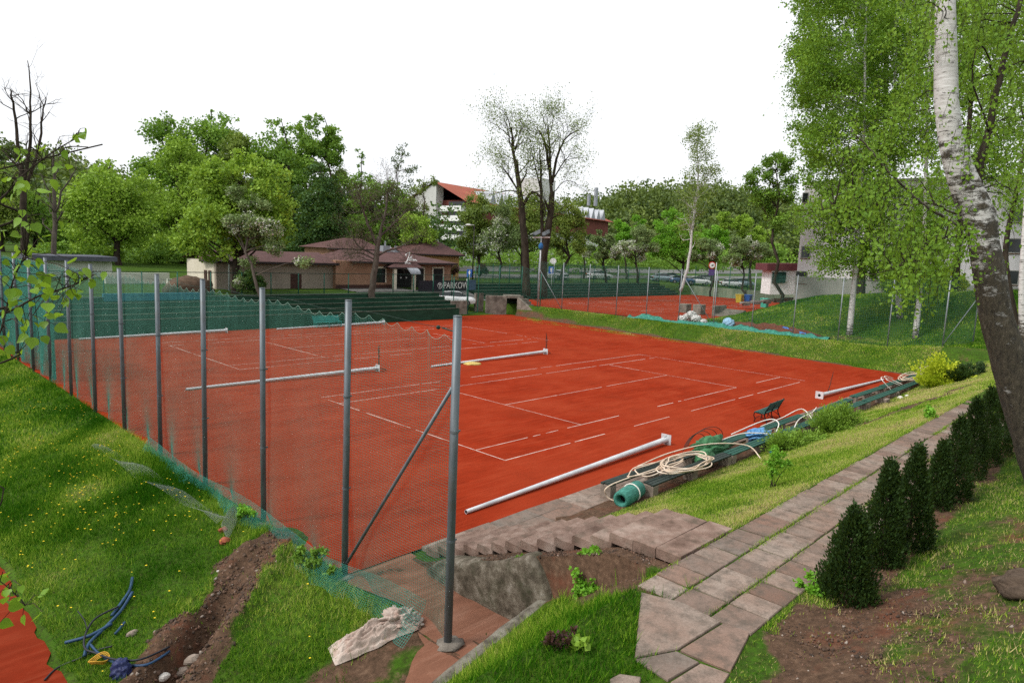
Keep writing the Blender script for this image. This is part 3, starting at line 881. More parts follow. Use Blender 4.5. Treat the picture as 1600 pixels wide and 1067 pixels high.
# between the two courts
FX = 36.25
pts = [(FX, 31.7 - 3.23 * k, float(h(FX, 31.7 - 3.23 * k, False))) for k in range(12)]
pts[0] = (FX, 31.7, 1.15)
pts.append((38.9, -5.0, float(h(38.9, -5.0, False))))
M_fpost = mat('weathered_zinc', [(0.3, (0.16, 0.185, 0.20)), (0.7, (0.27, 0.295, 0.31))], 2, 5, .5, .3)
M_farnet = mat('far_netting', [(0.3, (0.03, 0.12, 0.09)), (0.7, (0.07, 0.20, 0.16))], 1)
e = pts[-2]; e2 = pts[-1]
plain_fence('wire_fence', 'thin grey posts with fine netting on the bank between the courts', pts, 4.55, 0.042, M_fpost, M_farnet, 0.11, 0.010, True,
            [((FX, 31.7, 5.0), (FX, 28.6, 1.3)), ((FX, pts[5][1], 5.3), (FX + 0.1, pts[5][1] - 3.2, 1.15)), ((FX, e[1], e[2] + 0.1), (e2[0], e2[1], e2[2] + 3.0))])
# green cloth band along its foot
mb = MB(); V = []
ya = np.linspace(20.5, 3.2, 90)
for yy in ya:
    wob = float(fbm(yy * 1.3, 2, 3)) - 0.45
    z0 = float(h(FX, yy, False))
    for k, (dx, dz) in enumerate(((-0.35, 0.02), (-0.28, 0.16), (-0.12, 0.30), (0.03, 0.36), (0.18, 0.2), (0.25, 0.02))):
        V.append((FX + dx + wob * 0.3, yy, z0 + dz * (0.75 + wob * 1.6)))
mb.grid(V, 6, len(ya))
M_cloth = mat('green_ground_sheet', [(0.3, (0.012, 0.10, 0.07)), (0.55, (0.03, 0.19, 0.14)), (0.75, (0.10, 0.33, 0.26))], 2.5, 5, 0.75, 0, 0.4, 12, 0.3, (1, 2, 4))
o = obj('ground_sheet', mb, M_cloth, None, True); tag(o, 'long crumpled green sheet at the foot of the fence between courts', 'sheet')

# railing on top of the main stand
gy_ = 38.55
pts = [(-8.0 + 2.42 * k, gy_, 2.1) for k in range(17)]
plain_fence('green_railing', 'green panel railing along the top of the main stand', pts, 1.85, 0.045, M_green, M_dkgreen, 0.35, 0.005, True, (), 0.05)
pts = [(41.0 + 2.9 * k, 46.2, float(h(41 + 2.9 * k, 46.2, False))) for k in range(15)]
plain_fence('green_railing', 'green post fence along the top of the upper court stand', pts, 2.6, 0.05, M_green, M_green, 0.13, 0.022, True, (), 0.06)
pts = [(83.0 - 0.35 * k, 40.5 - 3.1 * k, 1.06) for k in range(9)]
plain_fence('green_mesh_fence', 'tall green mesh fence on the far side of the upper court', pts, 4.6, 0.06, M_green, M_green, 0.20, 0.014, True, (), 0.0, None, 1.4)
mb = MB(); mb.prism([(82.9, 41), (83.2, 41), (80.4, 15.5), (80.1, 15.5)], 0.5, 2.45)
M_mossy = mat('mossy_concrete', [(0.3, (0.10, 0.14, 0.09)), (0.55, (0.19, 0.24, 0.165)), (0.75, (0.27, 0.30, 0.22))], 1.2, 7, 0.95, 0, 0.3, 9, 0.1, (1, 1, 0.3))
o = obj('boundary_wall', mb, M_mossy); tag(o, 'mossy pale green concrete wall along the far side of upper court', 'wall')

# gate corner
M_block = mat('grey_block_wall', [(0.3, (0.10, 0.09, 0.075)), (0.5, (0.20, 0.18, 0.15)), (0.72, (0.31, 0.28, 0.24))], 1.6, 8, 0.95, 0, 0.8, 14, 0.1, None, ((0.06, 0.045, 0.035), 1.8, 0.7))
def wallbox(name, label, p0, p1, th, z0, z1, cat='wall'):
    mb = MB(); a = np.array([*p0, 0.0]); b_ = np.array([*p1, 0.0]); d = (b_ - a) / np.linalg.norm(b_ - a); nn = np.array([-d[1], d[0], 0]) * th
    mb.prism([a[:2], b_[:2], (b_ + nn)[:2], (a + nn)[:2]], z0, z1)
    o = obj(name, mb, M_block, None, False, 0.03); return tag(o, label, cat)
wallbox('block_wall', 'low rough block wall between the stand and the gate', (28.2, 36.6), (31.0, 36.4), 0.35, -0.1, 1.45)
wallbox('block_wall', 'narrow block wall pier on the far side of the gate opening', (33.0, 37.4), (34.0, 37.2), 0.3, -0.1, 2.1)
wallbox('block_wall', 'broad rough block wall to the left of the dark dugout', (33.6, 36.4), (35.4, 35.2), 0.5, -0.1, 1.95)
# dugout: roof slab, back and side
dg = thing('dugout', 'dark sunken shelter with concrete roof in the court corner', 'shelter', (36.3, 34.7, 0))
mb = MB(); mb.prism([(35.3, 35.3), (36.8, 34.2), (38.2, 36.0), (36.7, 37.1)], 1.72, 1.97); obj('roof', mb, M_block, dg)
mb = MB(); mb.prism([(36.55, 36.95), (38.05, 35.9), (38.2, 36.1), (36.7, 37.15)], -0.1, 1.715); obj('back_panel', mb, M_dkgreen, dg)
mb = MB(); mb.prism([(36.35, 34.55), (36.85, 34.15), (38.2, 35.9), (37.9, 36.05)], -0.1, 1.715); obj('side_panel', mb, M_block, dg)
sw = thing('corner_steps', 'short dark flight of steps beside the dugout', 'steps', (36.8, 32.6, 0))
mb = MB()
for k in range(6):
    mb.bx(36.05, 37.2, 34.1 - 0.34 * (k + 1), 34.1 - 0.34 * k + 0.01, -0.1, 1.75 - 0.28 * k)
obj('tread', mb, M_block, sw)
mb = MB(); mb.bx(35.8, 36.04, 31.95, 34.1, -0.1, 0.75); mb.add([(35.8, 34.1, .75), (36.04, 34.1, .75), (36.04, 31.95, .75), (35.8, 31.95, .75), (35.8, 34.1, 1.9), (36.04, 34.1, 1.9)], [(0, 3, 4), (1, 5, 2), (4, 3, 2, 5), (0, 4, 5, 1)])
obj('side_wall', mb, M_block, sw)
gt = thing('court_gate', 'tall green tube gate between the block walls', 'gate', (32, 36.5, 0))
mb = MB()
ga, gb = np.array([31.15, 36.5, 0.05]), np.array([32.9, 36.9, 0.05])
for p in (ga, gb):
    mb.tube([p, p + np.array([0, 0, 4.0])], 0.05, 8)
for zz in (0.12, 3.95):
    mb.bar(ga + [0, 0, zz], gb + [0, 0, zz], 0.05, 0.05)
obj('gate_frame', mb, M_green, gt)
k = np.linspace(0, 1, 14)[:, None]
V, F = join([wires(np.stack([ga * (1 - k) + gb * k + [0, 0, .1], ga * (1 - k) + gb * k + [0, 0, 3.9]], 1), 0.006),
             wires(np.stack([ga + np.linspace(.1, 3.9, 24)[:, None] * [0, 0, 1], gb + np.linspace(.1, 3.9, 24)[:, None] * [0, 0, 1]], 1), 0.006)])
rawobj('netting', V, F, M_dkgreen, gt)
pts = [(33.2, 37.2, 1.9), (35.0, 36.0, 1.95), (36.9, 34.6, 1.95), (37.0, 32.0, 1.3)]
plain_fence('green_mesh_fence', 'green fence standing on the dugout roof and corner walls', pts, 3.1, 0.05, M_green, M_green, 0.13, 0.014, True, (), 0.05)
pts = [(28.3, 37.0, 0.6), (29.6, 36.9, 0.6), (31.1, 36.6, 0.6)]
plain_fence('green_mesh_fence', 'short green fence behind the low block wall', pts, 3.2, 0.05, M_green, M_green, 0.16, 0.010, True, (), 0.05)
# two pale rails lying on the stand
for k, (a, b_) in enumerate((((612, 461), (633, 488)), ((659, 461), (678, 487)))):
    A = pax(*a, 1, 37.9); B = pax(*b_, 1, 34.5)
    mb = MB(); mb.tube([A, B], 0.045, 8); o = obj('handrail', mb, M_galv2, None, True)
    tag(o, ('pale steel rail slanting down the green stand below the porch', 'pale steel rail slanting down the green stand nearest the gate')[k], 'rail', 'rails on the green stand')
# ------------------------------------------------------------------ things on and round the court
# lamp posts laid flat on the clay
M_bore = mat('bore_shade', (0.008, 0.008, 0.009), 3)  # near-black discs carry the shade inside hollow pole and roll ends
M_rust = mat('brown_cable', [(0.3, (0.05, 0.02, 0.015)), (0.7, (0.10, 0.045, 0.03))], 5)
def lying_pole(a, b, label, big_end_at_b=True, twigs=False, cable=False):
    a = np.array([*a, 0.0]); b = np.array([*b, 0.0])
    if not big_end_at_b:
        a, b = b, a
    d = b - a; L = np.linalg.norm(d); d /= L
    p = thing('lamp_pole', label, 'pole', tuple((a + b) / 2), 'lamp poles laid on the clay')
    r0, r1 = 0.052, 0.098
    A = a + [0, 0, r0 + 0.004]; B = b + [0, 0, r1 + 0.07]
    mb = MB(); mb.tube([A, A + (B - A) * .5, B], [r0, (r0 + r1) / 2, r1], 18, False); mb.tube([A + d * 0.002, A + d * 0.003], [r0 * .98, r0 * .8], 18, False)
    obj('shaft', mb, M_galv2, p, True)
    mb = MB(); mb.tube([A + d * 0.004, A + d * 0.006], r0 * .8, 14); obj('end_opening', mb, M_bore, p)
    side = np.array([-d[1], d[0], 0.0])
    mb = MB(); mb.obox(B, d * 0.012, side * 0.19, np.array([0, 0, 0.185]))
    for s1 in (-1, 1):
        gz = np.array([0, 0, 1.0])
        mb.add([B - d * 0.012 + gz * s1 * r1, B - d * 0.012 + gz * s1 * 0.16, B - d * 0.2 + gz * s1 * r1, B - d * .012 + gz * s1 * r1 + side * .008, B - d * .012 + gz * s1 * .16 + side * .008, B - d * .2 + gz * s1 * r1 + side * .008],
               [(0, 1, 2), (3, 5, 4), (1, 4, 5, 2)])
    obj('base_plate', mb, M_galv2, p)
    mb = MB(); mb.tube([B + d * 0.0125, B + d * 0.016], r1 * .72, 18); obj('cable_hole', mb, M_bore, p)
    if twigs or cable:
        mb = MB(); rr = np.random.default_rng(int(L * 100))
        for k in range(3 if twigs else 1):
            q = B + d * (0.05 if twigs else -1.0); P = [q]
            for j in range(5):
                q = q + np.array([rr.uniform(-.05, .07), rr.uniform(-.05, .05), 0.24 if twigs else .22]); P.append(q)
            mb.tube(P, [0.016 if twigs else .02] * 5 + [0.008], 5)
        if twigs:
            mb.tube([B, B + d * .25 + [0, 0, -.05], B + d * .5 + [0, 0, -.12]], .03, 6)
        obj('loose_cable', mb, M_rust, p)
    return p
lying_pole((-3.83, -2.47), (5.8, -2.15), 'long pale steel lamp pole lying nearest the concrete steps')
lying_pole((-3.9, 15.3), (5.5, 14.85), 'lamp pole with a tuft of cable lying behind the near court, nearer the tall fence', True, True)
lying_pole((8.6, 14.3), (18.1, 14.4), 'lamp pole with a brown stump of cable lying between the courts, next to yellow heap', True, True)
lying_pole((-3.6, 33.2), (5.3, 32.9), 'lamp pole lying along the foot of the stand at the tall fence end')
lying_pole((9.05, 33.0), (18.5, 32.9), 'lamp pole lying along the foot of the stand beside turquoise bench')
lying_pole((19.2, -2.45), (28.2, -2.75), 'lamp pole showing its square base plate near the dark park bench', False, False, True)

# yellow heap of leaves or sand by a pole
M_yel = mat('yellow_sand', [(0.3, (0.35, 0.25, 0.06)), (0.7, (0.62, 0.48, 0.16))], 12, 4, 0.9, 0, 0.8, 50)
mb = MB(); c = pz(737, 568, 0.02); mb.blob((c[0], c[1], 0.0), (0.55, 0.5, 0.11), 4, 0.4)
o = obj('sand_heap', mb, M_yel, None, True); tag(o, 'small yellow heap on the clay beside a lying lamp pole', 'heap')

# bench rows on stone blocks: three slats over two blocks
M_plank = mat('green_plank', [(0.3, (0.010, 0.050, 0.036)), (0.6, (0.022, 0.090, 0.066)), (0.8, (0.05, 0.13, 0.10))], 2, 6, 0.7, 0, 0.2, 20, 0.3, (6, 0.7, 6))
M_blockw = mat('stone_block', [(0.3, (0.13, 0.105, 0.085)), (0.7, (0.30, 0.24, 0.195))], 3, 7, 0.95, 0, 0.5, 18)
M_dkwood = mat('dark_weathered_plank', [(0.3, (0.012, 0.02, 0.017)), (0.7, (0.035, 0.05, 0.042))], 2, 6, 0.75, 0, 0.2, 20, 0.3, (6, 0.7, 6))
rb = np.random.default_rng(8)
def plank_bench(x0, x1, y, z, label, slats=3, yaw=0.0, dz=0.0, m=None):
    c = ((x0 + x1) / 2, y, 0.05)
    p = thing('plank_bench', label, 'bench', c, 'plank benches along the near side of the court')
    mb = MB(); L = x1 - x0
    w_ = 0.36 / slats
    for k in range(slats):
        yy = (k - (slats - 1) / 2) * w_
        A = np.array([-L / 2 + rb.uniform(-.05, .05), yy - yaw * L / 2, z - dz / 2 + rb.uniform(-.006, .006)]); B = np.array([L / 2 + rb.uniform(-.05, .05), yy + yaw * L / 2, z + dz / 2])
        A[2] -= 0.05; B[2] -= 0.05
        mb.bar(A, B, w_ - 0.022, 0.045)
    o = obj('seat', mb, m or M_plank, p, False, 0.006, True)
    for q in (np.linspace(-0.47, 0.47, max(2, int(L / 1.9) + 1))):
        mb = MB(); hgt = z + dz * q - 0.078
        mb.bx(q * L - 0.13, q * L + 0.13, -0.17 + yaw * q * L, 0.17 + yaw * q * L, -0.12, hgt)
        obj('support', mb, M_blockw, p, False, 0.02, True)
    return p
segA = [(-0.3, 4.2, .42, 0, 0), (4.3, 8.6, .42, 0.006, 0), (8.7, 12.9, .40, -.004, 0), (14.6, 18.6, .33, .012, .03), (18.9, 23.2, .40, 0, -.04), (23.4, 27.8, .40, -.008, 0), (28.0, 31.6, .38, 0, 0)]
namesA = ['plank bench at court edge closest to the steps, under the hose coil', 'plank bench at court edge behind the green bundle', 'plank bench at court edge behind the park bench',
          'sagging plank bench at court edge beyond a gap in the row', 'plank bench at court edge beside the square pole base', 'plank bench at court edge under white hose loops', 'last plank bench at court edge below the yellow bush']
for (x0, x1, z, yw, dz), lb in zip(segA, namesA):
    plank_bench(x0, x1, -4.05, z, lb, 3, yw, dz, M_dkwood if x0 < 0 else None)
segB = [(0.55, 5.0, .44, 0, 0), (5.05, 9.4, .44, .004, 0), (9.45, 13.8, .44, -.003, 0), (13.85, 18.0, .44, .006, 0), (18.1, 22.6, .43, .01, -.05), (22.7, 27.0, .42, 0, 0), (27.1, 31.8, .40, 0, 0)]
namesB = ['grass-side plank bench with open block end beside the netting roll', 'grass-side plank bench running past the green bundle', 'grass-side plank bench just above the junipers',
          'grass-side plank bench next above the junipers towards the far end', 'buckled grass-side plank bench at the earth track', 'grass-side plank bench beside the white stones', 'farthest grass-side plank bench under tangled hoses']
for (x0, x1, z, yw, dz), lb in zip(segB, namesB):
    plank_bench(x0, x1, -4.82, z, lb, 3, yw, dz, M_dkwood if x0 < 1 else None)

# hoses
M_hose = mat('cream_hose', [(0.3, (0.50, 0.37, 0.26)), (0.55, (0.66, 0.53, 0.41)), (0.75, (0.78, 0.70, 0.61))], 2.5, 5, 0.7, 0, 0.15, 30)
M_hose2 = mat('white_hose', [(0.3, (0.62, 0.57, 0.50)), (0.7, (0.82, 0.79, 0.74))], 2.5, 5, 0.65)
def smooth_path(P, n=8):
    P = np.array(P, float); k = len(P); out = []
    for i in range(k - 1):
        p0, p1, p2, p3 = P[max(i - 1, 0)], P[i], P[i + 1], P[min(i + 2, k - 1)]
        for j in range(n):
            t = j / n
            out.append(0.5 * ((2 * p1) + (-p0 + p2) * t + (2 * p0 - 5 * p1 + 4 * p2 - p3) * t * t + (-p0 + 3 * p1 - 3 * p2 + p3) * t ** 3))
    out.append(P[-1]); return np.array(out)
def coil(c, rx, ry, turns, z, seed, label, m=None, r=0.018, tail=None, group='hoses on the benches'):
    rr = np.random.default_rng(seed); P = []
    for k in range(int(turns * 9)):
        a = k * 2 * math.pi / 9 + rr.uniform(-.12, .12)
        j = int(k / 9); ox, oy = rr.uniform(-.12, .12) + 0.12 * math.sin(j * 2.1) * rx, 0.1 * math.cos(j * 1.7)
        s_ = rr.uniform(0.72, 1.06)
        P.append((c[0] + ox + rx * s_ * math.cos(a), c[1] + oy + ry * s_ * math.sin(a), z + 0.03 * rr.uniform(0, 3) + 0.02 * j))
    if tail:
        P = P + tail
    mb = MB(); mb.tube(smooth_path(P, 6), r, 7)
    o = obj('hose', mb, m or M_hose, None, True); return tag(o, label, 'hose', group)
coil((2.6, -4.75), 1.25, 0.55, 6, .52, 1, 'big loose coil of cream hose on the benches closest to the steps')
coil((1.6, -4.35), 1.3, 0.35, 2, .50, 2, 'cream hose looped over the bench ends above the netting roll', M_hose, .018, [(-.3, -4.3, .5), (-0.5, -4.25, .2), (-.35, -4.5, .06)])
coil((27.3, -4.4), 1.7, 0.4, 5, .50, 3, 'long tangle of cream hose heaped on the middle far benches')
coil((31.3, -4.3), 1.4, 0.35, 4, .55, 4, 'tangle of cream hose at the far end of the benches')
def hose(P, label, m=None, r=0.019):
    mb = MB(); mb.tube(smooth_path(P, 8), r, 7); o = obj('hose', mb, m or M_hose, None, True); return tag(o, label, 'hose', 'hoses on the benches')
hose([(1.5, -3.85, .5), (3.3, -3.8, .55), (5.0, -4.2, .62), (6.2, -4.9, .52), (5.8, -5.6, .3), (5.4, -6.1, .45)], 'cream hose running off the benches onto the grass above the coil')
hose([(6.0, -4.0, .5), (7.3, -4.3, .62), (8.4, -5.0, .5), (7.9, -5.8, .35)], 'white hose draped across both benches by the green bundle', M_hose2)
hose([(7.2, -3.85, .5), (9.0, -3.95, .65), (9.4, -4.3, .8), (9.3, -4.6, .72), (8.9, -4.7, .5)], 'white hose arching over the blue sheet', M_hose2)
hose([(9.2, -4.0, .5), (11.0, -4.0, .55), (12.4, -4.2, .75), (12.0, -4.8, .5)], 'white hose bridging the gap near the park bench', M_hose2)
hose([(10.0, -4.9, .52), (11.2, -4.6, .6), (12.6, -4.5, .62), (13.3, -4.3, .5), (14.0, -4.2, .6)], 'thin white hose trailing past the junipers', M_hose2, .018)
hose([(22.2, -4.75, .5), (21.9, -4.4, .95), (22.6, -4.2, 1.0), (24.0, -4.2, .75), (24.4, -4.7, .5)], 'white hose standing in a hoop over the far benches', M_hose2)
hose([(24.0, -4.7, .5), (23.2, -4.3, .8), (23.8, -4.0, .9), (25.5, -3.95, .6)], 'second white hoop of hose by the far pole', M_hose2)
hose([(31.5, -4.5, .45), (32.4, -4.2, .95), (33.0, -4.0, .8), (32.6, -3.8, .5)], 'pale hose arching off the very end of the benches', M_hose2)

# roll of green netting
M_roll = mat('green_net_roll', [(0.3, (0.02, 0.11, 0.085)), (0.55, (0.045, 0.21, 0.165)), (0.75, (0.08, 0.30, 0.24))], 5, 6, 0.7, 0, 0.9, 45, 0.3, (1, 6, 6))
rl = thing('netting_roll', 'hollow roll of green plastic netting lying at the end of benches', 'roll', (-0.25, -4.75, 0.1))
A = np.array([-0.62, -4.78, 0.27]); B = np.array([0.38, -4.62, 0.30]); d = (B - A) / np.linalg.norm(B - A)
Lr = np.linalg.norm(B - A); mb = MB(); mb.lathe(A, d, [(.45, .10), (.02, .115), (-.015, .15), (-.01, .19), (.02, .222), (.3, .235), (.6, .228), (Lr, .225), (Lr + .02, .19), (Lr + .02, .13), (Lr - .2, .10)]); obj('roll_body', mb, M_roll, rl, True)
mb = MB(); mb.tube([A + d * .20, A + d * .22], .108, 18); obj('roll_hollow_shade', mb, M_bore, rl)  # flat dark disc stands in for shade down the hollow
mb = MB()
q = A + d * 0.62; u = np.array([0, 0, 1.0]); v = np.cross(d, u)
mb.tube([q + .243 * (math.cos(a) * u + math.sin(a) * v) for a in np.linspace(-2.2, 2.2, 22)], 0.016, 5); obj('tie_strap', mb, M_hose2, rl)

def crumple(name, label, cat, c, r, m, seed, amp=0.35, group=None, nu=22, nv=14):
    mb = MB(); mb.blob(c, r, seed, amp, nu * 2, nv * 2, 1, 0, 3.4)
    o = obj(name, mb, m, None, True); return tag(o, label, cat, group)
M_tarp = mat('green_tarpaulin', [(0.3, (0.02, 0.085, 0.03)), (0.7, (0.06, 0.20, 0.085))], 4, 5, 0.6, 0, 0.6, 9)
M_blue = mat('blue_sheet', [(0.3, (0.04, 0.16, 0.34)), (0.7, (0.16, 0.36, 0.62))], 5, 5, 0.6, 0, 0.6, 9)
crumple('tarpaulin', 'bunched green tarpaulin stuffed between the two bench rows', 'tarpaulin', (5.4, -4.05, .36), (.95, .40, .30), M_tarp, 3, .8)
crumple('tarpaulin', 'small fold of green tarpaulin hanging under the cream hose', 'tarpaulin', (4.3, -4.45, .34), (.45, .25, .28), M_tarp, 5)
crumple('plastic_sheet', 'blue plastic sheet bundled between the benches', 'sheet', (8.25, -4.35, .42), (.62, .33, .18), M_blue, 7, .85)
crumple('plastic_sheet', 'dull teal rag lying under the benches by the junipers', 'sheet', (7.6, -5.25, .18), (.35, .14, .12), M_roll, 9)
hoops = MB()
for k in range(4):
    a = np.linspace(0.1, 3.0, 14)
    hoops.tube([(4.9 + k * .35 + .75 * math.cos(t_) * (1 + .2 * k), -3.75 + .06 * k, .35 + .52 * math.sin(t_)) for t_ in a], 0.012, 5)
o = obj('dark_cable', hoops, M_rust, None, True); tag(o, 'dark springy cable looped over the green bundle', 'cable')

# loose stones and blocks by the bench rows
def stone(p, r, seed, label, m=None, group='stones by the benches'):
    mb = MB(); mb.blob(p, r, seed, .35, 10, 7); o = obj('stone', mb, m or M_blockw, None, False); return tag(o, label, 'stone', group)
M_white = mat('white_stone', [(0.3, (0.45, 0.42, 0.38)), (0.7, (0.70, 0.67, 0.62))], 6, 5, 0.9)
for i, (x, y, r) in enumerate(((22.1, -5.25, .17), (23.0, -5.3, .14), (25.6, -5.2, .15), (13.4, -5.25, .10))):
    stone((x, y, .1), r, i, ('white stone under the far benches nearest the earth track', 'small white stone beside the far benches', 'white stone near the yellow bush', 'tiny white stone above the junipers')[i], M_white)
for i, (x, y, s) in enumerate(((13.6, -4.1, .3), (14.2, -4.4, .26), (20.4, -5.0, .3))):
    mb = MB(); mb.bx(x - s, x + s * .8, y - s * .6, y + s * .5, 0, s * 1.1); o = obj('stone_block', mb, M_blockw, None, False, .03)
    tag(o, ('bare stone block in the gap of the court-edge benches', 'second bare block in the bench gap, nearer the grass', 'long bare block where the earth track meets the benches')[i], 'block', 'bare bench blocks')

# park benches
M_iron = mat('black_iron', (0.012, 0.012, 0.013), 6, 3, 0.5, 0.5)
M_slatg = mat('bench_slat', [(0.3, (0.010, 0.045, 0.040)), (0.7, (0.025, 0.10, 0.088))], 3, 5, 0.6, 0, 0.1, 20, .3, (8, 1, 8))
def park_bench(at, rot, label, L=1.55, mslat=None, miron=None):
    p = thing('park_bench', label, 'bench', at); p.rotation_euler = (0, 0, rot)
    mb = MB()
    for k in range(5):
        mb.bar((-L / 2, 0.02 + .085 * k, .43 - .008 * abs(k - 3)), (L / 2, .02 + .085 * k, .43 - .008 * abs(k - 3)), .068, .03)
    obj('seat', mb, mslat or M_slatg, p, False, .005, True)
    mb = MB()
    for k in range(5):
        z = .50 + .082 * k; mb.bar((-L / 2, -.03 - .045 * k, z), (L / 2, -.03 - .045 * k, z), .03, .066)
    obj('backrest', mb, mslat or M_slatg, p, False, .005, True)
    for s_ in (-1, 0, 1):
        x = s_ * (L / 2 - .08); mb = MB()
        mb.tube(smooth_path([(x, .40, 0), (x, .36, .12), (x, .42, .26), (x, .40, .40)], 5), .02, 6)
        mb.tube(smooth_path([(x, -.16, 0), (x, -.08, .16), (x, -.02, .30), (x, -.03, .42), (x, -.11, .62), (x, -.22, .88)], 5), .022, 6)
        mb.tube(smooth_path([(x, -.03, .40), (x, .2, .385), (x, .40, .40)], 4), .02, 6)
        mb.tube(smooth_path([(x, .37, .14), (x, .17, .27), (x, -.07, .15)], 5), .014, 6)
        obj('leg', mb, miron or M_iron, p, True, 0, True)
    return p
park_bench((12.5, -2.95, 0.0), math.radians(3), 'dark green slatted park bench with black iron legs on the clay', 1.6)
M_turq = mat('turquoise_plastic', [(0.3, (0.02, 0.22, 0.20)), (0.7, (0.04, 0.32, 0.29))], 3)
p_ = pz(482, 505, 0.0); park_bench((p_[0], 33.15, 0.0), math.radians(180), 'small turquoise bench in front of the green stand', 2.3, M_turq, M_turq)

# crumpled canvas beside the near post
M_canvas = mat('dusty_canvas', [(0.3, (0.24, 0.17, 0.135)), (0.5, (0.40, 0.325, 0.28)), (0.72, (0.54, 0.48, 0.43))], 1.6, 6, 0.9, 0, 0.5, 14, .2, None, ((0.34, 0.17, 0.12), 2.5, .7))
cv = thing('canvas_sheet', 'crumpled dusty pink canvas lying in the grass by the near fence post', 'canvas', tuple(hit(585, 1000)))
def fold_sheet(c, L, W, ang, hgt, seed, nu=110, nv=56, zoff=0):
    V = []; ca, sa = math.cos(ang), math.sin(ang)
    for j in range(nv):
        for i in range(nu):
            u_ = i / (nu - 1) - .5; v_ = j / (nv - 1) - .5
            ed = min(1, (0.5 - abs(u_)) * 6, (0.5 - abs(v_)) * 5)
            rag = 1 + 0.22 * (float(vnoise(u_ * 7 + seed, 1.0, seed)) - .5) - 0.3 * (u_ if abs(v_) > .3 else 0)
            lx, ly = u_ * L, v_ * W * rag * (1 - 0.55 * max(0, -u_ - .1))
            x = c[0] + lx * ca - ly * sa; y = c[1] + lx * sa + ly * ca
            f1 = abs(math.sin(v_ * 15 + 7 * float(fbm(u_ * 3, v_ * 3, seed)) + u_ * 5)) ** .7; f2 = float(fbm(u_ * 9 + 3, v_ * 9, seed + 2))
            z = float(h(x, y, True)) + zoff + 0.03 + hgt * max(0, ed) * (0.55 * f1 * f1 + 0.45 * f2 + 0.55 * (1 - abs(2 * float(fbm(u_ * 6 + 9, v_ * 7 + 2, seed + 5)) - .95)) ** 4)
            V.append((x, y, z))
    mb = MB(); mb.grid(V, nu, nv); return mb
a_ = hit(515, 1030); b_ = hit(650, 975); cc = (a_ + b_) / 2; an = math.atan2(b_[1] - a_[1], b_[0] - a_[0])
o = obj('spread_cloth', fold_sheet(cc, np.linalg.norm((b_ - a_)[:2]) * .96, .52, an, .18, 3), M_canvas, cv, True)
mb = MB(); c2 = hit(622, 978); mb.blob((c2[0], c2[1], c2[2] + .10), (.30, .24, .20), 12, .75, 60, 40, 1, 0, 4.6); mb.blob((c2[0] + .16, c2[1] - .16, c2[2] + .06), (.20, .18, .13), 15, .7, 40, 26, 1, 0, 5)
obj('bunched_cloth', mb, M_canvas, cv, True)

# blue pipes and cables by the trench
M_pipe = mat('blue_pipe', [(0.3, (0.010, 0.035, 0.085)), (0.7, (0.025, 0.07, 0.15))], 4, 4, 0.5)
M_blk = mat('black_cable', (0.012, 0.014, 0.02), 4, 3, 0.5)
M_ylw = mat('yellow_cable', (0.55, 0.30, 0.03), 4, 3, .6)
def gl(pts, up=0.05):
    return [tuple(hit(a, b) + np.array([0, 0, up + (c if (c := (q[2] if len(q) > 2 else 0)) else 0)])) for q in pts for a, b in [q[:2]]]
def cable(pts, r, m, name, label, cat, up=0.05):
    mb = MB(); mb.tube(smooth_path(gl(pts, up), 6), r, 7); o = obj(name, mb, m, None, True); return tag(o, label, cat, 'pipes and cables by the trench')
cable([(207, 906), (203, 925), (190, 945), (175, 965)], .032, M_pipe, 'pipe', 'thick blue pipe bending uphill, topmost of the heap', 'pipe')
cable([(207, 930), (190, 958), (165, 985), (140, 1010), (132, 1030)], .030, M_pipe, 'pipe', 'blue pipe lying along the heap downhill into the cables', 'pipe', .07)
cable([(102, 1011), (140, 1000), (175, 981)], .030, M_pipe, 'pipe', 'straight blue pipe pointing left across the grass', 'pipe', .09)
cable([(180, 994), (188, 985), (195, 976)], .026, M_pipe, 'pipe', 'short blue pipe offcut beside the trench', 'pipe')
cable([(70, 1066), (90, 1047), (125, 1032), (150, 1020), (176, 1013)], .016, M_blk, 'cable', 'black cable curling left towards the lower court', 'cable')
cable([(186, 956), (150, 975), (134, 1000), (133, 1022), (150, 1030), (180, 1040), (220, 1040), (265, 1020)], .018, M_blk, 'cable', 'long dark cable looping past the trench', 'cable', .12)
cable([(122, 966), (132, 980), (137, 995)], .010, M_blk, 'cable', 'short thin black cable end sticking up in the grass', 'cable', .15)
cable([(140, 1010), (160, 1030), (190, 1042), (230, 1043), (265, 1022)], .022, M_pipe, 'pipe', 'blue conduit sweeping into the trench', 'pipe', .06)
c3 = hit(155, 1040); mb = MB()
for k in range(4):
    mb.tube([(c3[0] + (.11 + .015 * k) * math.cos(t_), c3[1] + (.09 + .012 * k) * math.sin(t_), c3[2] + .08 + .02 * k + .03 * math.sin(t_ * 2)) for t_ in np.linspace(0, 6.28, 24)], .009, 6)
o = obj('cable_coil', mb, M_ylw, None, True); tag(o, 'small coil of yellow cable beside the blue bag', 'cable', 'pipes and cables by the trench')
M_bag = mat('dark_blue_bag', [(0.3, (0.008, 0.012, 0.05)), (0.7, (0.02, 0.03, 0.11))], 6, 4, .5, 0, .5, 20)
crumple('bag', 'dark blue bag slumped at the lower end of the trench', 'bag', tuple(hit(190, 1055) + np.array([0, 0, .06])), (.16, .2, .2), M_bag, 4)
M_brick = mat('broken_brick', [(0.3, (0.20, 0.05, 0.025)), (0.7, (0.36, 0.11, 0.06))], 8, 5, .95, 0, .6, 30)
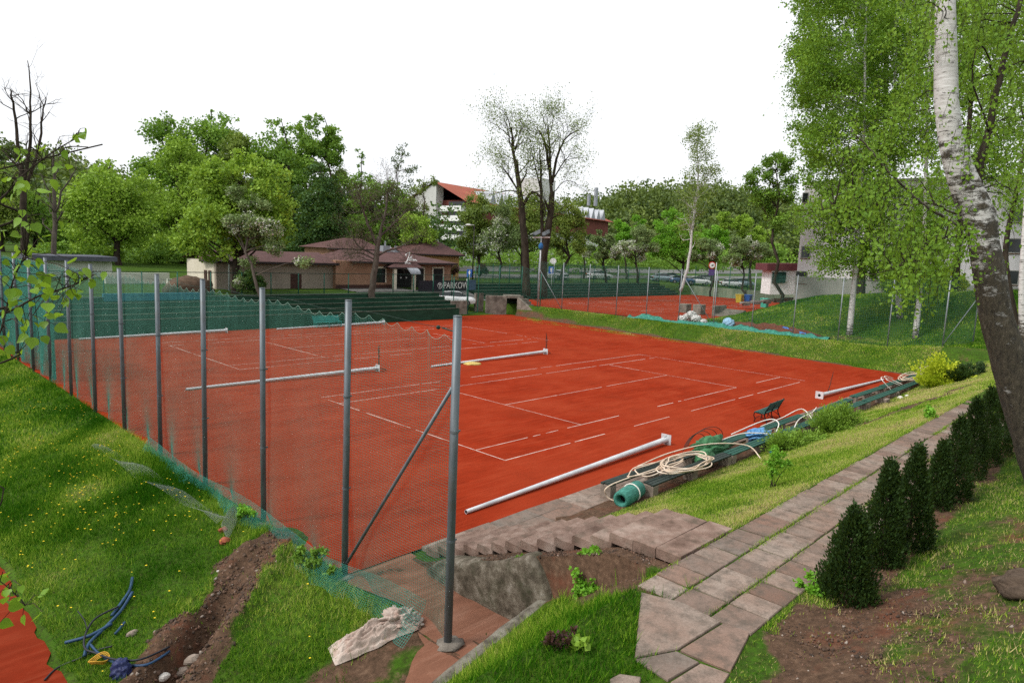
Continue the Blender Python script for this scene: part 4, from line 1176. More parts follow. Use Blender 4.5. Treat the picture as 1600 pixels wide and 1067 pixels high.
for i, (px, py, r, m, lb) in enumerate(((349, 830, .11, M_brick, 'broken red brick standing in the earth by the mesh panel'), (352, 848, .13, M_brick, 'dark red lump of brick at the edge of the grass'), (332, 930, .04, M_blockw, 'small brown chip of stone on the trench spoil'),
        (342, 928, .04, M_blockw, 'small grey chip on the trench spoil'), (256, 1060, .11, M_white, 'flat white slab fragment at the bottom of the trench'), (285, 1052, .12, M_blockw, 'grey slab fragment beside the white one'),
        (207, 992, .10, M_blockw, 'brown stone lump at the trench edge'), (341, 893, .035, M_white, 'tiny pale stone high on the trench spoil'), (300, 1035, .13, M_blockw, 'rough grey boulder half buried in the spoil'))):
    p = hit(px, py); stone((p[0], p[1], p[2] + r * .35), (r, r * .8, r * .65), 20 + i, lb, m, 'stones by the trench')
# old stump on the right
M_stump = mat('grey_stump', [(0.3, (0.035, 0.025, 0.018)), (0.7, (0.13, 0.095, 0.07))], 5, 7, .95, 0, 1.0, 20, .1, (1, 1, 5))
p = hit(1602, 925); mb = MB(); mb.blob((p[0] + .05, p[1] - .02, p[2] + .04), (.36, .30, .19), 8, .5, 24, 14, 1, 0, 3)
o = obj('tree_stump', mb, M_stump, None, True); tag(o, 'dark weathered stump low in the grass slope by the birch', 'stump')
# white sacks, clay heap, sheet and blocks at the upper court fence
M_sack = mat('white_sack', [(0.3, (0.45, 0.44, 0.42)), (0.7, (0.72, 0.71, 0.69))], 5, 5, .8, 0, .6, 9)
for i, (px, py, r) in enumerate(((1064, 499, .42), (1074, 497, .55), (1086, 499, .5), (1079, 492, .42), (1098, 503, .3))):
    p = pz(px, py, 1.35 + (.35 if i == 3 else 0)); crumple('sack', ('white sack at the left of the pile by the fence', 'large white sack in the middle of the pile', 'white sack at the right of the pile', 'white sack lying on top of the pile', 'small flat white sack away from the pile')[i], 'sack', (p[0] + .2, p[1], p[2]), (r, r * .9, r * .75), M_sack, 30 + i, .4, 'white sacks at the upper court')
for i, (px, py) in enumerate(((1070, 486), (1092, 489))):
    p = pz(px, py, 1.2); mb = MB(); mb.bx(p[0] - .5, p[0] + .5, p[1] - .45, p[1] + .45, .95, 1.95 + .1 * i); o = obj('concrete_block', mb, M_block, None, False, .04)
    tag(o, ('dark concrete block standing behind the white sacks', 'dark concrete block at the head of the court steps')[i], 'block', 'blocks at the upper court')
cs = thing('court_steps', 'short low steps cut into the mound at the upper court', 'steps', tuple(pz(1112, 488, 1.1)))
q = pz(1112, 492, 1.15); mb = MB()
for k in range(4):
    mb.bx(q[0] + .2 + .55 * k, q[0] + .75 + .55 * k, q[1] - 2.4, q[1] - .2, .8, 1.25 + .16 * k)
obj('tread', mb, M_block, cs); mb = MB(); mb.bx(q[0] + .2, q[0] + 2.6, q[1] - .2, q[1] + .1, .8, 2.05); obj('side_wall', mb, M_block, cs)
V = []; ya = np.linspace(12.2, 4.4, 60)
for i, yy in enumerate(ya):
    q_ = i / 59; e_ = math.sin(q_ * math.pi) ** .4
    for k, t_ in enumerate(np.linspace(0, math.pi, 9)):
        nz_ = float(fbm(yy * 1.4, t_ * 2, 4)) - .45
        x = 37.3 + .95 * -math.cos(t_) + .3 * nz_; V.append((x, yy, float(h(x, yy, False)) - .05 + (.62 + .5 * nz_) * math.sin(t_) * e_))
mb = MB(); mb.grid(V, 9, 60); o = obj('clay_heap', mb, mat('heaped_clay', [(0.3, (0.09, 0.025, 0.014)), (0.7, (0.19, 0.06, 0.032))], 3, 6, .95, 0, .8, 14), None, True)
tag(o, 'long low heap of dark red clay behind the fence', 'heap')
p = pz(1142, 509, 1.3); crumple('plastic_sheet', 'pale blue plastic sheet end at the head of the clay heap', 'sheet', (36.6, p[1], 1.5), (.3, .5, .42), mat('pale_blue_sheet', [(0.3, (.22, .42, .62)), (.7, (.40, .62, .82))], 5), 41)
p = pz(1245, 517, 1.3)
V = []
for i, yy in enumerate(np.linspace(p[1] + 1.9, p[1] - 1.5, 40)):
    for k, dx in enumerate(np.linspace(-.5, .45, 9)):
        nz_ = float(fbm(yy * 2.2, dx * 5, 6)) - .42; x = 36.9 + dx + .15 * math.sin(yy * 3); V.append((x, yy, float(h(x, yy, False)) + .04 + max(0, .2 + 1.0 * nz_) * (1 - abs(dx) * 1.6)))
mb = MB(); mb.grid(V, 9, 40); o = obj('plastic_sheet', mb, mat('bright_blue_sheet', [(0.3, (.02, .10, .40)), (.55, (.06, .24, .66)), (.75, (.4, .62, .85))], 3, 5, .5), None, True); tag(o, 'crumpled bright blue plastic sheet lying at the end of the clay heap', 'sheet')
# stone seats in the mound's far edge
for k in range(5):
    p = pw(1166 + 16.5 * k, 473 - 1.6 * k, 80); mb = MB(); mb.obox((p[0], p[1], p[2]), CR * .62, CF * .5, (0, 0, .12)); mb.obox((p[0], p[1], p[2] - .22), CR * .35, CF * .4, (0, 0, .12))
    o = obj('stone_slab', mb, M_conc, None, False, .02); tag(o, ('first low stone slab from the red clay end of the row', 'second low stone slab from the clay end', 'third low stone slab from the clay end, in the middle', 'fourth low stone slab from the clay end', 'last low stone slab, beside the grass crest')[k], 'slab', 'row of stone slabs on the mound')
# ------------------------------------------------------------------ vegetation
M_bark = mat('dark_bark', [(0.3, (0.018, 0.014, 0.010)), (0.7, (0.06, 0.047, 0.035))], 3, 6, .95, 0, .7, 14, .1, (1, 1, .3))
M_barkg = mat('grey_bark', [(0.3, (0.05, 0.042, 0.033)), (0.7, (0.13, 0.11, 0.09))], 3, 6, .95, 0, .7, 14, .1, (1, 1, .3))
def birchbark(name, lo, hi, dk=.36):
    m, t, b = nodes(name)
    n1 = tex_noise(t, 3.2, 6, .7, 'Object', (1, 1, 2.2)); n2 = tex_noise(t, 9, 5, .7, 'Object', (.35, .35, 2.2)); n3 = tex_noise(t, 14, 6, .75, 'Object', (1, 1, .4))
    tc = t.nodes.new('ShaderNodeTexCoord'); sx = t.nodes.new('ShaderNodeSeparateXYZ'); t.links.new(tc.outputs['Object'], sx.inputs[0])
    hgt = t.nodes.new('ShaderNodeMapRange'); hgt.inputs[1].default_value = lo; hgt.inputs[2].default_value = hi; hgt.inputs[3].default_value = dk; hgt.inputs[4].default_value = -.10
    t.links.new(sx.outputs[2], hgt.inputs[0])
    f = mnode(t, 'ADD', n1.outputs['Fac'], hgt.outputs[0])
    f = ramp(t, f, [(.50, (0, 0, 0)), (.60, (1, 1, 1))]).outputs[0]
    white = ramp(t, n2.outputs['Fac'], [(.34, (.05, .045, .04)), (.42, (.42, .40, .38)), (.7, (.62, .61, .60))]).outputs[0]
    dark = ramp(t, n3.outputs['Fac'], [(.35, (.016, .012, .008)), (.6, (.075, .06, .038)), (.78, (.22, .20, .17))]).outputs[0]
    t.links.new(mixc(t, f, white, dark), b.inputs['Base Color']); b.inputs['Roughness'].default_value = .85
    hh = mnode(t, 'MULTIPLY', n3.outputs['Fac'], f); bump(t, b, hh, 1.0, .04)
    return m
M_birch = birchbark('birch_bark', -1.0, 1.2)
M_oldbirch = birchbark('old_birch_bark', 2.6, 7.6, .22)
LM = {
    'lime': leafmat('lime_leaf', (0.142, 0.264, 0.022), (0.340, 0.510, 0.066), .30),
    'bright': leafmat('bright_leaf', (0.111, 0.283, 0.018), (0.223, 0.491, 0.045), .32),
    'mid': leafmat('mid_leaf', (0.079, 0.179, 0.022), (0.213, 0.371, 0.048), .26),
    'olive': leafmat('olive_leaf', (0.083, 0.138, 0.025), (0.230, 0.304, 0.059), .26),
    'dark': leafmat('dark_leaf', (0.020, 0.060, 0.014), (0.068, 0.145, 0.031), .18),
    'blossom': leafmat('blossoming_leaf', (0.094, 0.159, 0.041), (0.281, 0.373, 0.139), .22, .6, (0.62, 0.62, 0.55)),
    'brown': leafmat('brown_bud', (0.055, 0.040, 0.026), (0.10, 0.078, 0.045), .1),
    'birch': leafmat('birch_leaf', (0.083, 0.190, 0.017), (0.223, 0.380, 0.036), .38),
    'near': leafmat('near_birch_leaf', (0.098, 0.218, 0.014), (0.230, 0.414, 0.040), .42, .45),
    'teal': leafmat('sparse_leaf', (0.039, 0.078, 0.029), (0.098, 0.150, 0.058), .2),
    'conifer': leafmat('thuja_leaf', (0.008, 0.022, 0.005), (0.035, 0.075, 0.014), .12),
    'juniper': leafmat('juniper_leaf', (0.054, 0.132, 0.016), (0.248, 0.403, 0.046), .2),
    'gold': leafmat('golden_leaf', (0.242, 0.352, 0.017), (0.605, 0.660, 0.039), .35),
    'forest': leafmat('forest_leaf', (0.034, 0.068, 0.019), (0.160, 0.216, 0.041), .15),  # lightened leaf tone carries the haze over the far hills
    'red': leafmat('dark_red_leaf', (0.03, 0.010, 0.012), (0.08, 0.025, 0.026), .2),
}
def unit(v):
    return v / (np.linalg.norm(v, axis=-1, keepdims=True) + 1e-9)
def leafquads(P, size, r, droop=0.0, wid=.42, up=None, dirs=None):
    n = len(P); u = r.normal(size=(n, 3)) if dirs is None else dirs + r.normal(size=(n, 3)) * .35
    u[:, 2] -= droop; u = unit(u)
    a = r.normal(size=(n, 3))
    v = unit(np.cross(u, a))
    s = (size * r.uniform(.65, 1.3, n))[:, None]
    V = np.stack([P, P + u * s * .45 + v * s * wid, P + u * s, P + u * s * .45 - v * s * wid], 1).reshape(-1, 3)
    return V, np.arange(n * 4).reshape(n, 4)
def heart(P, size, r, droop=.9):
    n = len(P); u = r.normal(size=(n, 3)) * .7; u[:, 2] -= droop; u = unit(u)
    nn = unit(-CF[None] * .7 + np.array([0, 0, .5]) + r.normal(size=(n, 3)) * .75); v = unit(np.cross(u, nn)); w_ = np.cross(v, u)
    s = (size * r.uniform(.6, 1.25, n))[:, None]
    prof = [(0, 0), (.03, .26), (.20, .42), (.42, .42), (.68, .24), (1.0, 0), (.68, -.24), (.42, -.42), (.20, -.42), (.03, -.26)]
    V = np.stack([P + u * s * a + v * s * b + w_ * s * (.16 * abs(b) + .10 * a * a) for a, b in prof], 1)
    mid = np.stack([P + u * s * a for a in (.25, .6)], 1)
    k = 12; V = np.concatenate([V, mid], 1).reshape(-1, 3)
    f = [(0, 1, 2, 10), (10, 2, 3, 11), (11, 3, 4, 5), (11, 5, 6, 7), (10, 11, 7, 8), (0, 10, 8, 9)]
    F = (np.arange(n)[:, None, None] * k + np.array(f)[None]).reshape(-1, 4)
    return V, F, k

def limb(mb, a, b, r0, r1, r, sag=.15, n=6, seg=5):
    a = np.array(a, float); b = np.array(b, float); L = np.linalg.norm(b - a)
    m_ = (a + b) / 2 + np.array([0, 0, sag * L]) + r.normal(size=3) * L * .06
    t_ = np.linspace(0, 1, seg + 1)[:, None]
    P = (1 - t_) ** 2 * a + 2 * t_ * (1 - t_) * m_ + t_ ** 2 * b
    P[1:-1] += r.normal(size=(seg - 1, 3)) * L * .015
    mb.tube(P, np.linspace(r0, r1, seg + 1), n, False); return P

def twiggy(mb, p, d, L, rad, depth, r, spread=.5, up=.15, mind=0.006, shrink=.72):
    """a bare branch that forks again and again"""
    k = 4; P = [np.array(p, float)]; d = unit(np.array(d, float)[None])[0]
    for i in range(k):
        d = unit((d + r.normal(size=3) * .13 + np.array([0, 0, up * .25]))[None])[0]; P.append(P[-1] + d * L / k)
    r1 = max(mind, rad * .62)
    mb.tube(P, np.linspace(rad, r1, k + 1), 6 if rad > .05 else 4, False)
    ends = [P[-1]]
    if depth <= 0:
        return P[2:]
    for i in range(int(r.integers(2, 4))):
        q = P[int(r.integers(2, k + 1))] if i else P[-1]
        nd = unit((d + r.normal(size=3) * spread + np.array([0, 0, up]))[None])[0]
        ends = ends + twiggy(mb, q, nd, L * shrink * r.uniform(.7, 1.1), max(mind, r1 * r.uniform(.6, .9)), depth - 1, r, spread, up, mind, shrink)
    return ends

NT = [0]
def tree(name, label, cat, px, D, blobs, kind, n, size, trunk=.22, top=None, bark=None, lean=None, clumps=None, gap=.5, group=None, droop=.15, base=None, dens_shell=.55, limbs=True, flat=.8, crownkind=None):
    NT[0] += 1; r = np.random.default_rng(100 + NT[0])
    b = gd(px, D) if base is None else np.array(base, float)
    D = (b - CC) @ CF
    t_ = thing(name, label, cat, b, group)
    C = []; Rr = []
    for bl in blobs:
        x, y, rx, ry = bl[:4]; off = bl[4] if len(bl) > 4 else 0.0
        k = D / CAM_F; rad = np.array([rx * k, (rx * .5 + min(rx, ry) * .5) * k, ry * k])
        c = pw(x, y, D) + np.array([CF[0], CF[1], 0]) * off
        m_ = clumps or max(5, int(6 + 24 * (rx * ry) / 2500))
        for j in range(m_):
            u = unit(r.normal(size=3)[None])[0]; u[2] = u[2] * .9 + .12
            q = r.uniform(.35, 1.0) ** gap
            cc = c + (CR * u[0] * rad[0] + np.array([CF[0], CF[1], 0]) * u[1] * rad[1] + np.array([0, 0, 1]) * u[2] * rad[2]) * q * .82
            C.append(cc); Rr.append(min(rad) * r.uniform(.20, .42) * (1.25 if m_ < 7 else 1) + .12)
    C = np.array(C); Rr = np.array(Rr)
    # leaves, spread over the clumps by size
    wts = Rr ** 2; cnt = r.multinomial(n, wts / wts.sum())
    pid = np.repeat(np.arange(len(C)), cnt); d = unit(r.normal(size=(n, 3)))
    rr = r.uniform(0, 1, n) ** dens_shell * Rr[pid] * 1.1
    d[:, 2] *= flat
    P = C[pid] + d * rr[:, None]
    V, F = leafquads(P, size, r, droop)
    clv = r.uniform(0, 1, len(C)) ** 1.2; lc = np.clip(.75 * clv[pid] + .40 * r.uniform(-.15, 1, n), 0, 1)  # random clump tones, darkened to stand in for deep shade between clumps
    rawobj('crown', V, F, LM[kind], t_, {'lc': np.repeat(lc, 4)})
    if limbs:
        mb = MB(); tp = pw(*(top or (np.mean([q[0] for q in blobs]), min(q[1] - q[3] * .55 for q in blobs))), D)
        ax = limb(mb, b - [0, 0, .3], tp, trunk, max(.015, trunk * .14), r, .0 if lean is None else lean, 9, 9)
        order = np.argsort(-Rr)[:46]
        H = ax[:, 2]
        for j in order:
            hz = np.linalg.norm((C[j] - b)[:2]); za = C[j][2] - .55 * hz - .25 * Rr[j]
            za = np.clip(za, b[2] + (tp[2] - b[2]) * .22, tp[2] * .97 + b[2] * .03)
            i = int(np.argmin(abs(H - za))); p = ax[i]; L = np.linalg.norm(C[j] - p); rd = trunk * (1 - i / len(ax)) * .42
            limb(mb, p, C[j], max(.012, rd), .010 + trunk * .02, r, .12, 5, 4)
        obj('trunk', mb, bark or M_bark, t_, True)
    return t_

def bare_tree(name, label, px, D, stems, bark, group=None, depth=3, cat='tree', buds=None, base=None):
    """stems: pixel polylines with (x, y) and a start radius in metres; side twigs fork from them"""
    NT[0] += 1; r = np.random.default_rng(100 + NT[0]); b = gd(px, D) if base is None else np.array(base)
    t_ = thing(name, label, cat, b, group); mb = MB(); ends = []
    for st_ in stems:
        pl, r0, r1, ntw, Ltw = st_[:5]
        P = np.array([pw(x, y, D + (st_[5] * i / len(pl) if len(st_) > 5 else 0)) for i, (x, y) in enumerate(pl)])
        P = smooth_path(P, 4); P[1:-1] += r.normal(size=(len(P) - 2, 3)) * .04
        rad = np.linspace(r0, r1, len(P)); mb.tube(P, rad, 8, True)
        for k in range(ntw):
            i = int(r.uniform(.25, 1.0) * (len(P) - 1)); d = unit((P[min(i + 1, len(P) - 1)] - P[i - 1])[None])[0]
            nd = d * .6 + r.normal(size=3) * .65 + np.array([0, 0, .25])
            ends += twiggy(mb, P[i], nd, Ltw * r.uniform(.6, 1.2), max(.012, rad[i] * .45), depth, r)
    obj('trunk', mb, bark, t_, True)
    if buds:
        kind, n, size, spread = buds; E_ = np.array(ends); P = E_[r.integers(0, len(E_), n)] + r.normal(size=(n, 3)) * spread
        V, F = leafquads(P, size, r, .2); rawobj('crown', V, F, LM[kind], t_, {'lc': np.repeat(r.uniform(0, 1, n), 4)})
    return t_

# --- left: two dead trees in front of the wooded hill
bare_tree('dead_tree', 'tall bare dark tree with upright dead limbs behind the long white shed', 38, 62,
          [([(36, 425), (38, 360), (36, 300), (34, 255)], 0.384, 0.189, 2, 1.6), ([(36, 300), (28, 220), (20, 160), (16, 140)], 0.186, 0.045, 5, 1.6), ([(36, 290), (46, 230), (48, 160), (43, 95)], 0.186, 0.032, 7, 1.6),
           ([(38, 300), (58, 240), (66, 180), (72, 152)], 0.161, 0.032, 6, 1.5), ([(34, 270), (10, 240), (-12, 228)], 0.099, 0.023, 4, 1.5), ([(47, 180), (30, 150), (2, 134)], 0.056, 0.013, 2, 1.0), ([(68, 165), (60, 145), (56, 130)], 0.050, 0.013, 3, .9)], M_bark, 'bare trees by the shed', 2)
bare_tree('dead_tree', 'shorter bare tree with pale scarred trunk behind the long white shed', 84, 64,
          [([(84, 425), (85, 350), (84, 290), (83, 240)], 0.260, 0.081, 6, 1.6), ([(85, 340), (98, 300), (112, 275), (120, 262)], 0.112, 0.023, 5, 1.5), ([(84, 330), (72, 290), (62, 270)], 0.099, 0.023, 4, 1.4), ([(83, 250), (95, 215), (130, 212)], 0.043, 0.009, 3, .8)], M_barkg, 'bare trees by the shed', 2)
# --- left group
tree('maple_tree', 'round light green tree with dark trunk just right of the shed', 'tree', 187, 78, [(165, 320, 60, 58), (130, 350, 35, 40), (205, 355, 42, 45), (170, 265, 30, 22), (160, 385, 52, 28), (215, 300, 28, 40)], 'lime', 15000, .30, .38)
tree('tall_tree', 'tall leafy tree forming the left shoulder of the big wood', 'tree', 262, 95, [(255, 240, 48, 60), (235, 300, 40, 60), (280, 300, 45, 70), (250, 195, 28, 20), (230, 370, 42, 45), (290, 375, 40, 40)], 'mid', 17000, .36, .40)
tree('tall_tree', 'tallest leafy tree at the crest of the big wood', 'tree', 330, 98, [(310, 225, 42, 48), (345, 250, 50, 62), (335, 180, 18, 14), (300, 290, 40, 60), (355, 205, 25, 25), (340, 320, 50, 60)], 'mid', 17000, .36, .40)
tree('tall_tree', 'dense yellow green tree filling the middle of the big wood', 'tree', 285, 88, [(285, 260, 42, 45), (300, 320, 50, 45), (260, 330, 38, 45), (280, 385, 55, 35)], 'lime', 12000, .32, .34)
tree('tall_tree', 'dark drooping tree in the right half of the big wood', 'tree', 362, 92, [(372, 240, 32, 40), (380, 290, 30, 50), (350, 280, 28, 50)], 'olive', 9000, .32, .3)
tree('linden_tree', 'broad round fresh green tree in front of the café wing', 'tree', 366, 55, [(330, 300, 42, 42), (385, 270, 48, 34), (428, 310, 34, 50), (365, 330, 60, 50), (300, 360, 36, 48), (420, 360, 42, 42), (330, 380, 60, 34), (350, 262, 30, 20)], 'lime', 22000, .24, .34, (372, 265))
tree('blossom_tree', 'small leaning white flowering tree in front of the café wing', 'tree', 425, 53, [(395, 320, 32, 20), (378, 350, 34, 26), (410, 360, 40, 30), (430, 385, 22, 18), (370, 300, 16, 16), (478, 412, 22, 14), (385, 410, 14, 22), (372, 440, 9, 20)], 'blossom', 11000, .15, .16, (392, 330), M_barkg, .0, None, .7)
tree('tall_tree', 'tall thin topped tree right of the lime coloured crown', 'tree', 440, 92, [(432, 200, 22, 16), (425, 240, 38, 35), (450, 270, 40, 50), (425, 300, 40, 50), (470, 210, 15, 20)], 'mid', 10000, .34, .32)
tree('tall_tree', 'tall airy tree with feathery top behind the café roofs', 'tree', 500, 96, [(490, 190, 20, 14), (505, 215, 30, 25), (520, 245, 25, 35), (480, 240, 25, 32), (535, 285, 22, 30)], 'mid', 7000, .32, .3)
tree('tall_tree', 'broad tall tree between the lime crown and the feathery tree', 'tree', 465, 99, [(455, 250, 36, 40), (480, 290, 40, 50), (440, 310, 40, 50), (500, 250, 30, 35), (470, 205, 22, 18), (520, 300, 30, 40)], 'mid', 14000, .34, .34)
tree('broadleaf_tree', 'mid green tree between the dark pointed tree and the chimney', 'tree', 555, 97, [(550, 330, 40, 34), (580, 320, 34, 30), (540, 370, 40, 30), (620, 345, 40, 30)], 'dark', 13000, .32, .3)
tree('dark_tree', 'dense dark green pointed tree behind the long café wing', 'tree', 500, 84, [(498, 270, 20, 24), (500, 310, 34, 40), (495, 355, 42, 45), (525, 340, 30, 50), (480, 385, 40, 25)], 'dark', 14000, .28, .34)
tree('dark_tree', 'dark green tree filling the gap left of the pavilion', 'tree', 460, 88, [(462, 330, 30, 50), (455, 380, 40, 40)], 'dark', 8000, .3, .3)
tree('slim_tree', 'slim dark tree with thin spire behind the first pavilion', 'tree', 562, 92, [(562, 250, 7, 20), (565, 290, 20, 30), (560, 330, 28, 40), (575, 360, 34, 34)], 'mid', 8000, .28, .22)
tree('slim_tree', 'very sparse young tree above the pavilion roof', 'tree', 628, 95, [(632, 235, 20, 16), (622, 258, 16, 18), (640, 275, 18, 18), (628, 300, 22, 25)], 'teal', 1300, .22, .13, (630, 222), M_bark, None, 7)
tree('broadleaf_tree', 'mid green tree behind the café chimney', 'tree', 610, 90, [(600, 310, 34, 32), (625, 345, 40, 40), (560, 365, 34, 30), (590, 375, 50, 22)], 'mid', 13000, .3, .28)
tree('slim_tree', 'sparse arching tree against the apartment gable', 'tree', 668, 88, [(655, 292, 20, 16), (676, 284, 12, 10), (650, 330, 22, 28), (660, 362, 22, 24)], 'olive', 2600, .22, .18, (664, 275), M_bark, None, 8)
tree('broadleaf_tree', 'yellow green bush tree behind the right pavilion', 'tree', 668, 86, [(650, 360, 30, 28), (680, 375, 26, 20)], 'lime', 5000, .26, .2)
bare_tree('bare_tree', 'leafless brown tree with fine twigs in front of the café', 585, 60.5,
          [([(580, 470), (583, 440), (588, 400), (592, 370)], .33, .20, 0, 1), ([(590, 385), (575, 350), (565, 320), (560, 300)], .15, .03, 16, 1.3, -2), ([(590, 380), (600, 340), (605, 315), (602, 295)], .15, .03, 17, 1.3, 1), ([(592, 372), (620, 345), (638, 325)], .12, .03, 15, 1.3, 2),
           ([(588, 400), (560, 385), (548, 360)], .10, .03, 13, 1.2), ([(588, 405), (560, 395), (535, 402)], .08, .02, 8, 1.0, -1), ([(590, 400), (625, 385), (650, 370)], .10, .02, 11, 1.2, 1), ([(586, 412), (570, 405), (548, 415)], .05, .02, 4, .8)], M_barkg, None, 3, 'tree', ('brown', 12000, .075, .28))
tree('broadleaf_tree', 'mid green tree behind the two bare trees by the shed', 'tree', 50, 92, [(45, 340, 40, 40), (20, 320, 40, 45), (80, 355, 40, 34), (100, 385, 40, 26)], 'mid', 13000, .34, .3)
tree('broadleaf_tree', 'dark green tree at the left edge behind the shed', 'tree', 5, 88, [(0, 290, 34, 40), (10, 350, 40, 45)], 'olive', 8000, .32, .3)
tree('broadleaf_tree', 'olive tree between the shed and the round light green tree', 'tree', 112, 98, [(112, 330, 34, 30), (120, 370, 40, 34)], 'olive', 9000, .32, .3)
# far dense background so that the wood is closed at the bottom
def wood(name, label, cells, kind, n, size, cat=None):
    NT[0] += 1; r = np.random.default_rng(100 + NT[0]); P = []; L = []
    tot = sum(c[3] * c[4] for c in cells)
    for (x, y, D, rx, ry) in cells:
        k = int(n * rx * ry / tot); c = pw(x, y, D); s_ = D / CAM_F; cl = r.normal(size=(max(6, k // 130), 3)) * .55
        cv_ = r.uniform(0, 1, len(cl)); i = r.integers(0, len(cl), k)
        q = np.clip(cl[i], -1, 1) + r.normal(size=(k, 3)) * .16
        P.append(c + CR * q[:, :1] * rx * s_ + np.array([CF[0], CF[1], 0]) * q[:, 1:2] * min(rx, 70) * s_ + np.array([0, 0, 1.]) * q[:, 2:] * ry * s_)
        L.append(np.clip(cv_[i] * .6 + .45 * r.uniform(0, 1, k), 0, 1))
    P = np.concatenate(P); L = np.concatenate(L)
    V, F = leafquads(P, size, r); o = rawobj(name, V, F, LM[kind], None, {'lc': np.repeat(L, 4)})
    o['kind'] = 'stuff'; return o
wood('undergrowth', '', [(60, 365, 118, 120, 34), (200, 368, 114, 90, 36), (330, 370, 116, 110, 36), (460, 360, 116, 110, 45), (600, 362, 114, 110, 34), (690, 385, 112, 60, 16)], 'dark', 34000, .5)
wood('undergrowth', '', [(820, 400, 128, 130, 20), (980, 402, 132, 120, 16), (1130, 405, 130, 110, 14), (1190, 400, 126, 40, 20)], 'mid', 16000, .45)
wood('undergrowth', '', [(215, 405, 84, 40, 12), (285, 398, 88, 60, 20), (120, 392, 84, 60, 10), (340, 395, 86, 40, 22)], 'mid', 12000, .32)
# wooded hills
def hillwood(name, cx, cy, sx, sy, n, size, seed, kind='forest'):
    r = np.random.default_rng(seed); k = n // 75
    X_ = cx + r.uniform(-2.0, 2.0, k) * sx; Y_ = cy + r.uniform(-1.9, .6, k) * sy
    Zg = h(X_, Y_, False); keep = Zg > 5.6; X_, Y_, Zg = X_[keep], Y_[keep], Zg[keep]; k = len(X_)
    Rr = 1.8 + 4.6 * r.random(k) ** 2; i = r.integers(0, k, n); d = unit(r.normal(size=(n, 3))); d[:, 2] = d[:, 2] * 1.1 + .25
    P = np.stack([X_, Y_, Zg + 3.0 + Rr * .4], -1)[i] + d * (Rr[i] * r.uniform(.6, 1.05, n))[:, None]
    cv_ = r.uniform(0, 1, k) ** 1.3; lc = np.clip(cv_[i] * .75 + .28 * r.uniform(0, 1, n), 0, 1)
    V, F = leafquads(P, size, r, 0, .5); o = rawobj(name, V, F, LM[kind], None, {'lc': np.repeat(lc, 4)}); o['kind'] = 'stuff'
hillwood('hill_forest', 15, 320, 95, 85, 110000, 1.15, 1)
hillwood('hill_forest', 275, 150, 62, 60, 150000, 1.05, 2)

# --- centre: two tall sparse trees
S1 = [([(822, 462), (821, 400), (816, 340), (811, 290), (806, 250)], .52, .22, 2, 1.6), ([(811, 290), (802, 235), (800, 205), (801, 200)], .22, .04, 15, 2.1), ([(815, 310), (795, 275), (785, 262)], .13, .04, 10, 1.8), ([(812, 300), (790, 298), (765, 304)], .08, .03, 8, 1.6), ([(818, 320), (832, 300), (850, 318), (850, 340)], .2, .05, 3, 1.3), ([(803, 220), (780, 200), (765, 190)], .06, .02, 7, 1.8), ([(812, 270), (825, 255), (836, 245)], .08, .02, 7, 1.5), ([(804, 250), (782, 240), (760, 240)], .05, .02, 6, 1.4)]
S2 = [([(847, 464), (849, 400), (858, 350), (863, 300)], .62, .30, 2, 1.6), ([(863, 310), (856, 250), (846, 210), (838, 205)], .2, .04, 12, 2.1), ([(862, 290), (858, 220), (857, 195)], .18, .04, 12, 2.1), ([(863, 285), (872, 240), (885, 215), (900, 205)], .18, .04, 12, 2.1), ([(848, 400), (846, 330), (845, 270), (843, 230)], .26, .05, 10, 1.8), ([(864, 280), (880, 255), (892, 240)], .10, .03, 10, 1.8), ([(865, 300), (885, 282), (905, 290)], .06, .02, 6, 1.5), ([(858, 212), (864, 190), (862, 172)], .05, .02, 7, 1.5), ([(845, 300), (835, 255), (828, 228)], .10, .03, 8, 1.8)]
bare_tree('poplar_tree', 'tall thinly leafed tree with straight dark trunk behind the gate', 822, 80, S1, M_bark, 'tall sparse trees by the gate', 2, 'tree', ('olive', 6500, .15, .55))
bare_tree('poplar_tree', 'tall thinly leafed forked tree beside the solar lamp', 848, 81, S2, M_bark, 'tall sparse trees by the gate', 2, 'tree', ('olive', 7800, .15, .55))
# --- centre right: smaller trees
tree('broadleaf_tree', 'lime green tree in front of the apartment balconies', 'tree', 748, 98, [(742, 320, 24, 20), (735, 350, 30, 30), (755, 345, 30, 35), (740, 385, 28, 26)], 'olive', 10000, .27, .22)
tree('blossom_tree', 'white flowering tree in front of the long apartment block', 'tree', 782, 96, [(775, 340, 26, 28), (785, 370, 32, 30), (770, 385, 28, 22)], 'blossom', 8000, .22, .2)
tree('broadleaf_tree', 'olive green tree behind the two tall sparse trees', 'tree', 815, 100, [(815, 330, 32, 30), (805, 365, 40, 35), (835, 370, 36, 34), (840, 325, 22, 22)], 'olive', 11000, .28, .24)
tree('broadleaf_tree', 'spreading dark limbed tree right of the solar lamp', 'tree', 880, 94, [(882, 330, 28, 25), (895, 360, 26, 32), (870, 365, 28, 32), (890, 390, 34, 20), (905, 340, 15, 25)], 'olive', 9000, .25, .26)
tree('broadleaf_tree', 'dark green tree at the far end of the apartment block', 'tree', 912, 110, [(910, 380, 16, 26)], 'dark', 4000, .25, .2)
tree('blossom_tree', 'round pale flowering tree at the left of the parking rows', 'tree', 950, 100, [(945, 375, 26, 18), (960, 392, 28, 18), (930, 395, 20, 15)], 'blossom', 9000, .22, .2)
tree('blossom_tree', 'second pale flowering tree at the parking rows', 'tree', 1000, 104, [(1000, 372, 28, 20), (1010, 392, 28, 18), (985, 392, 22, 16)], 'blossom', 9000, .22, .2)
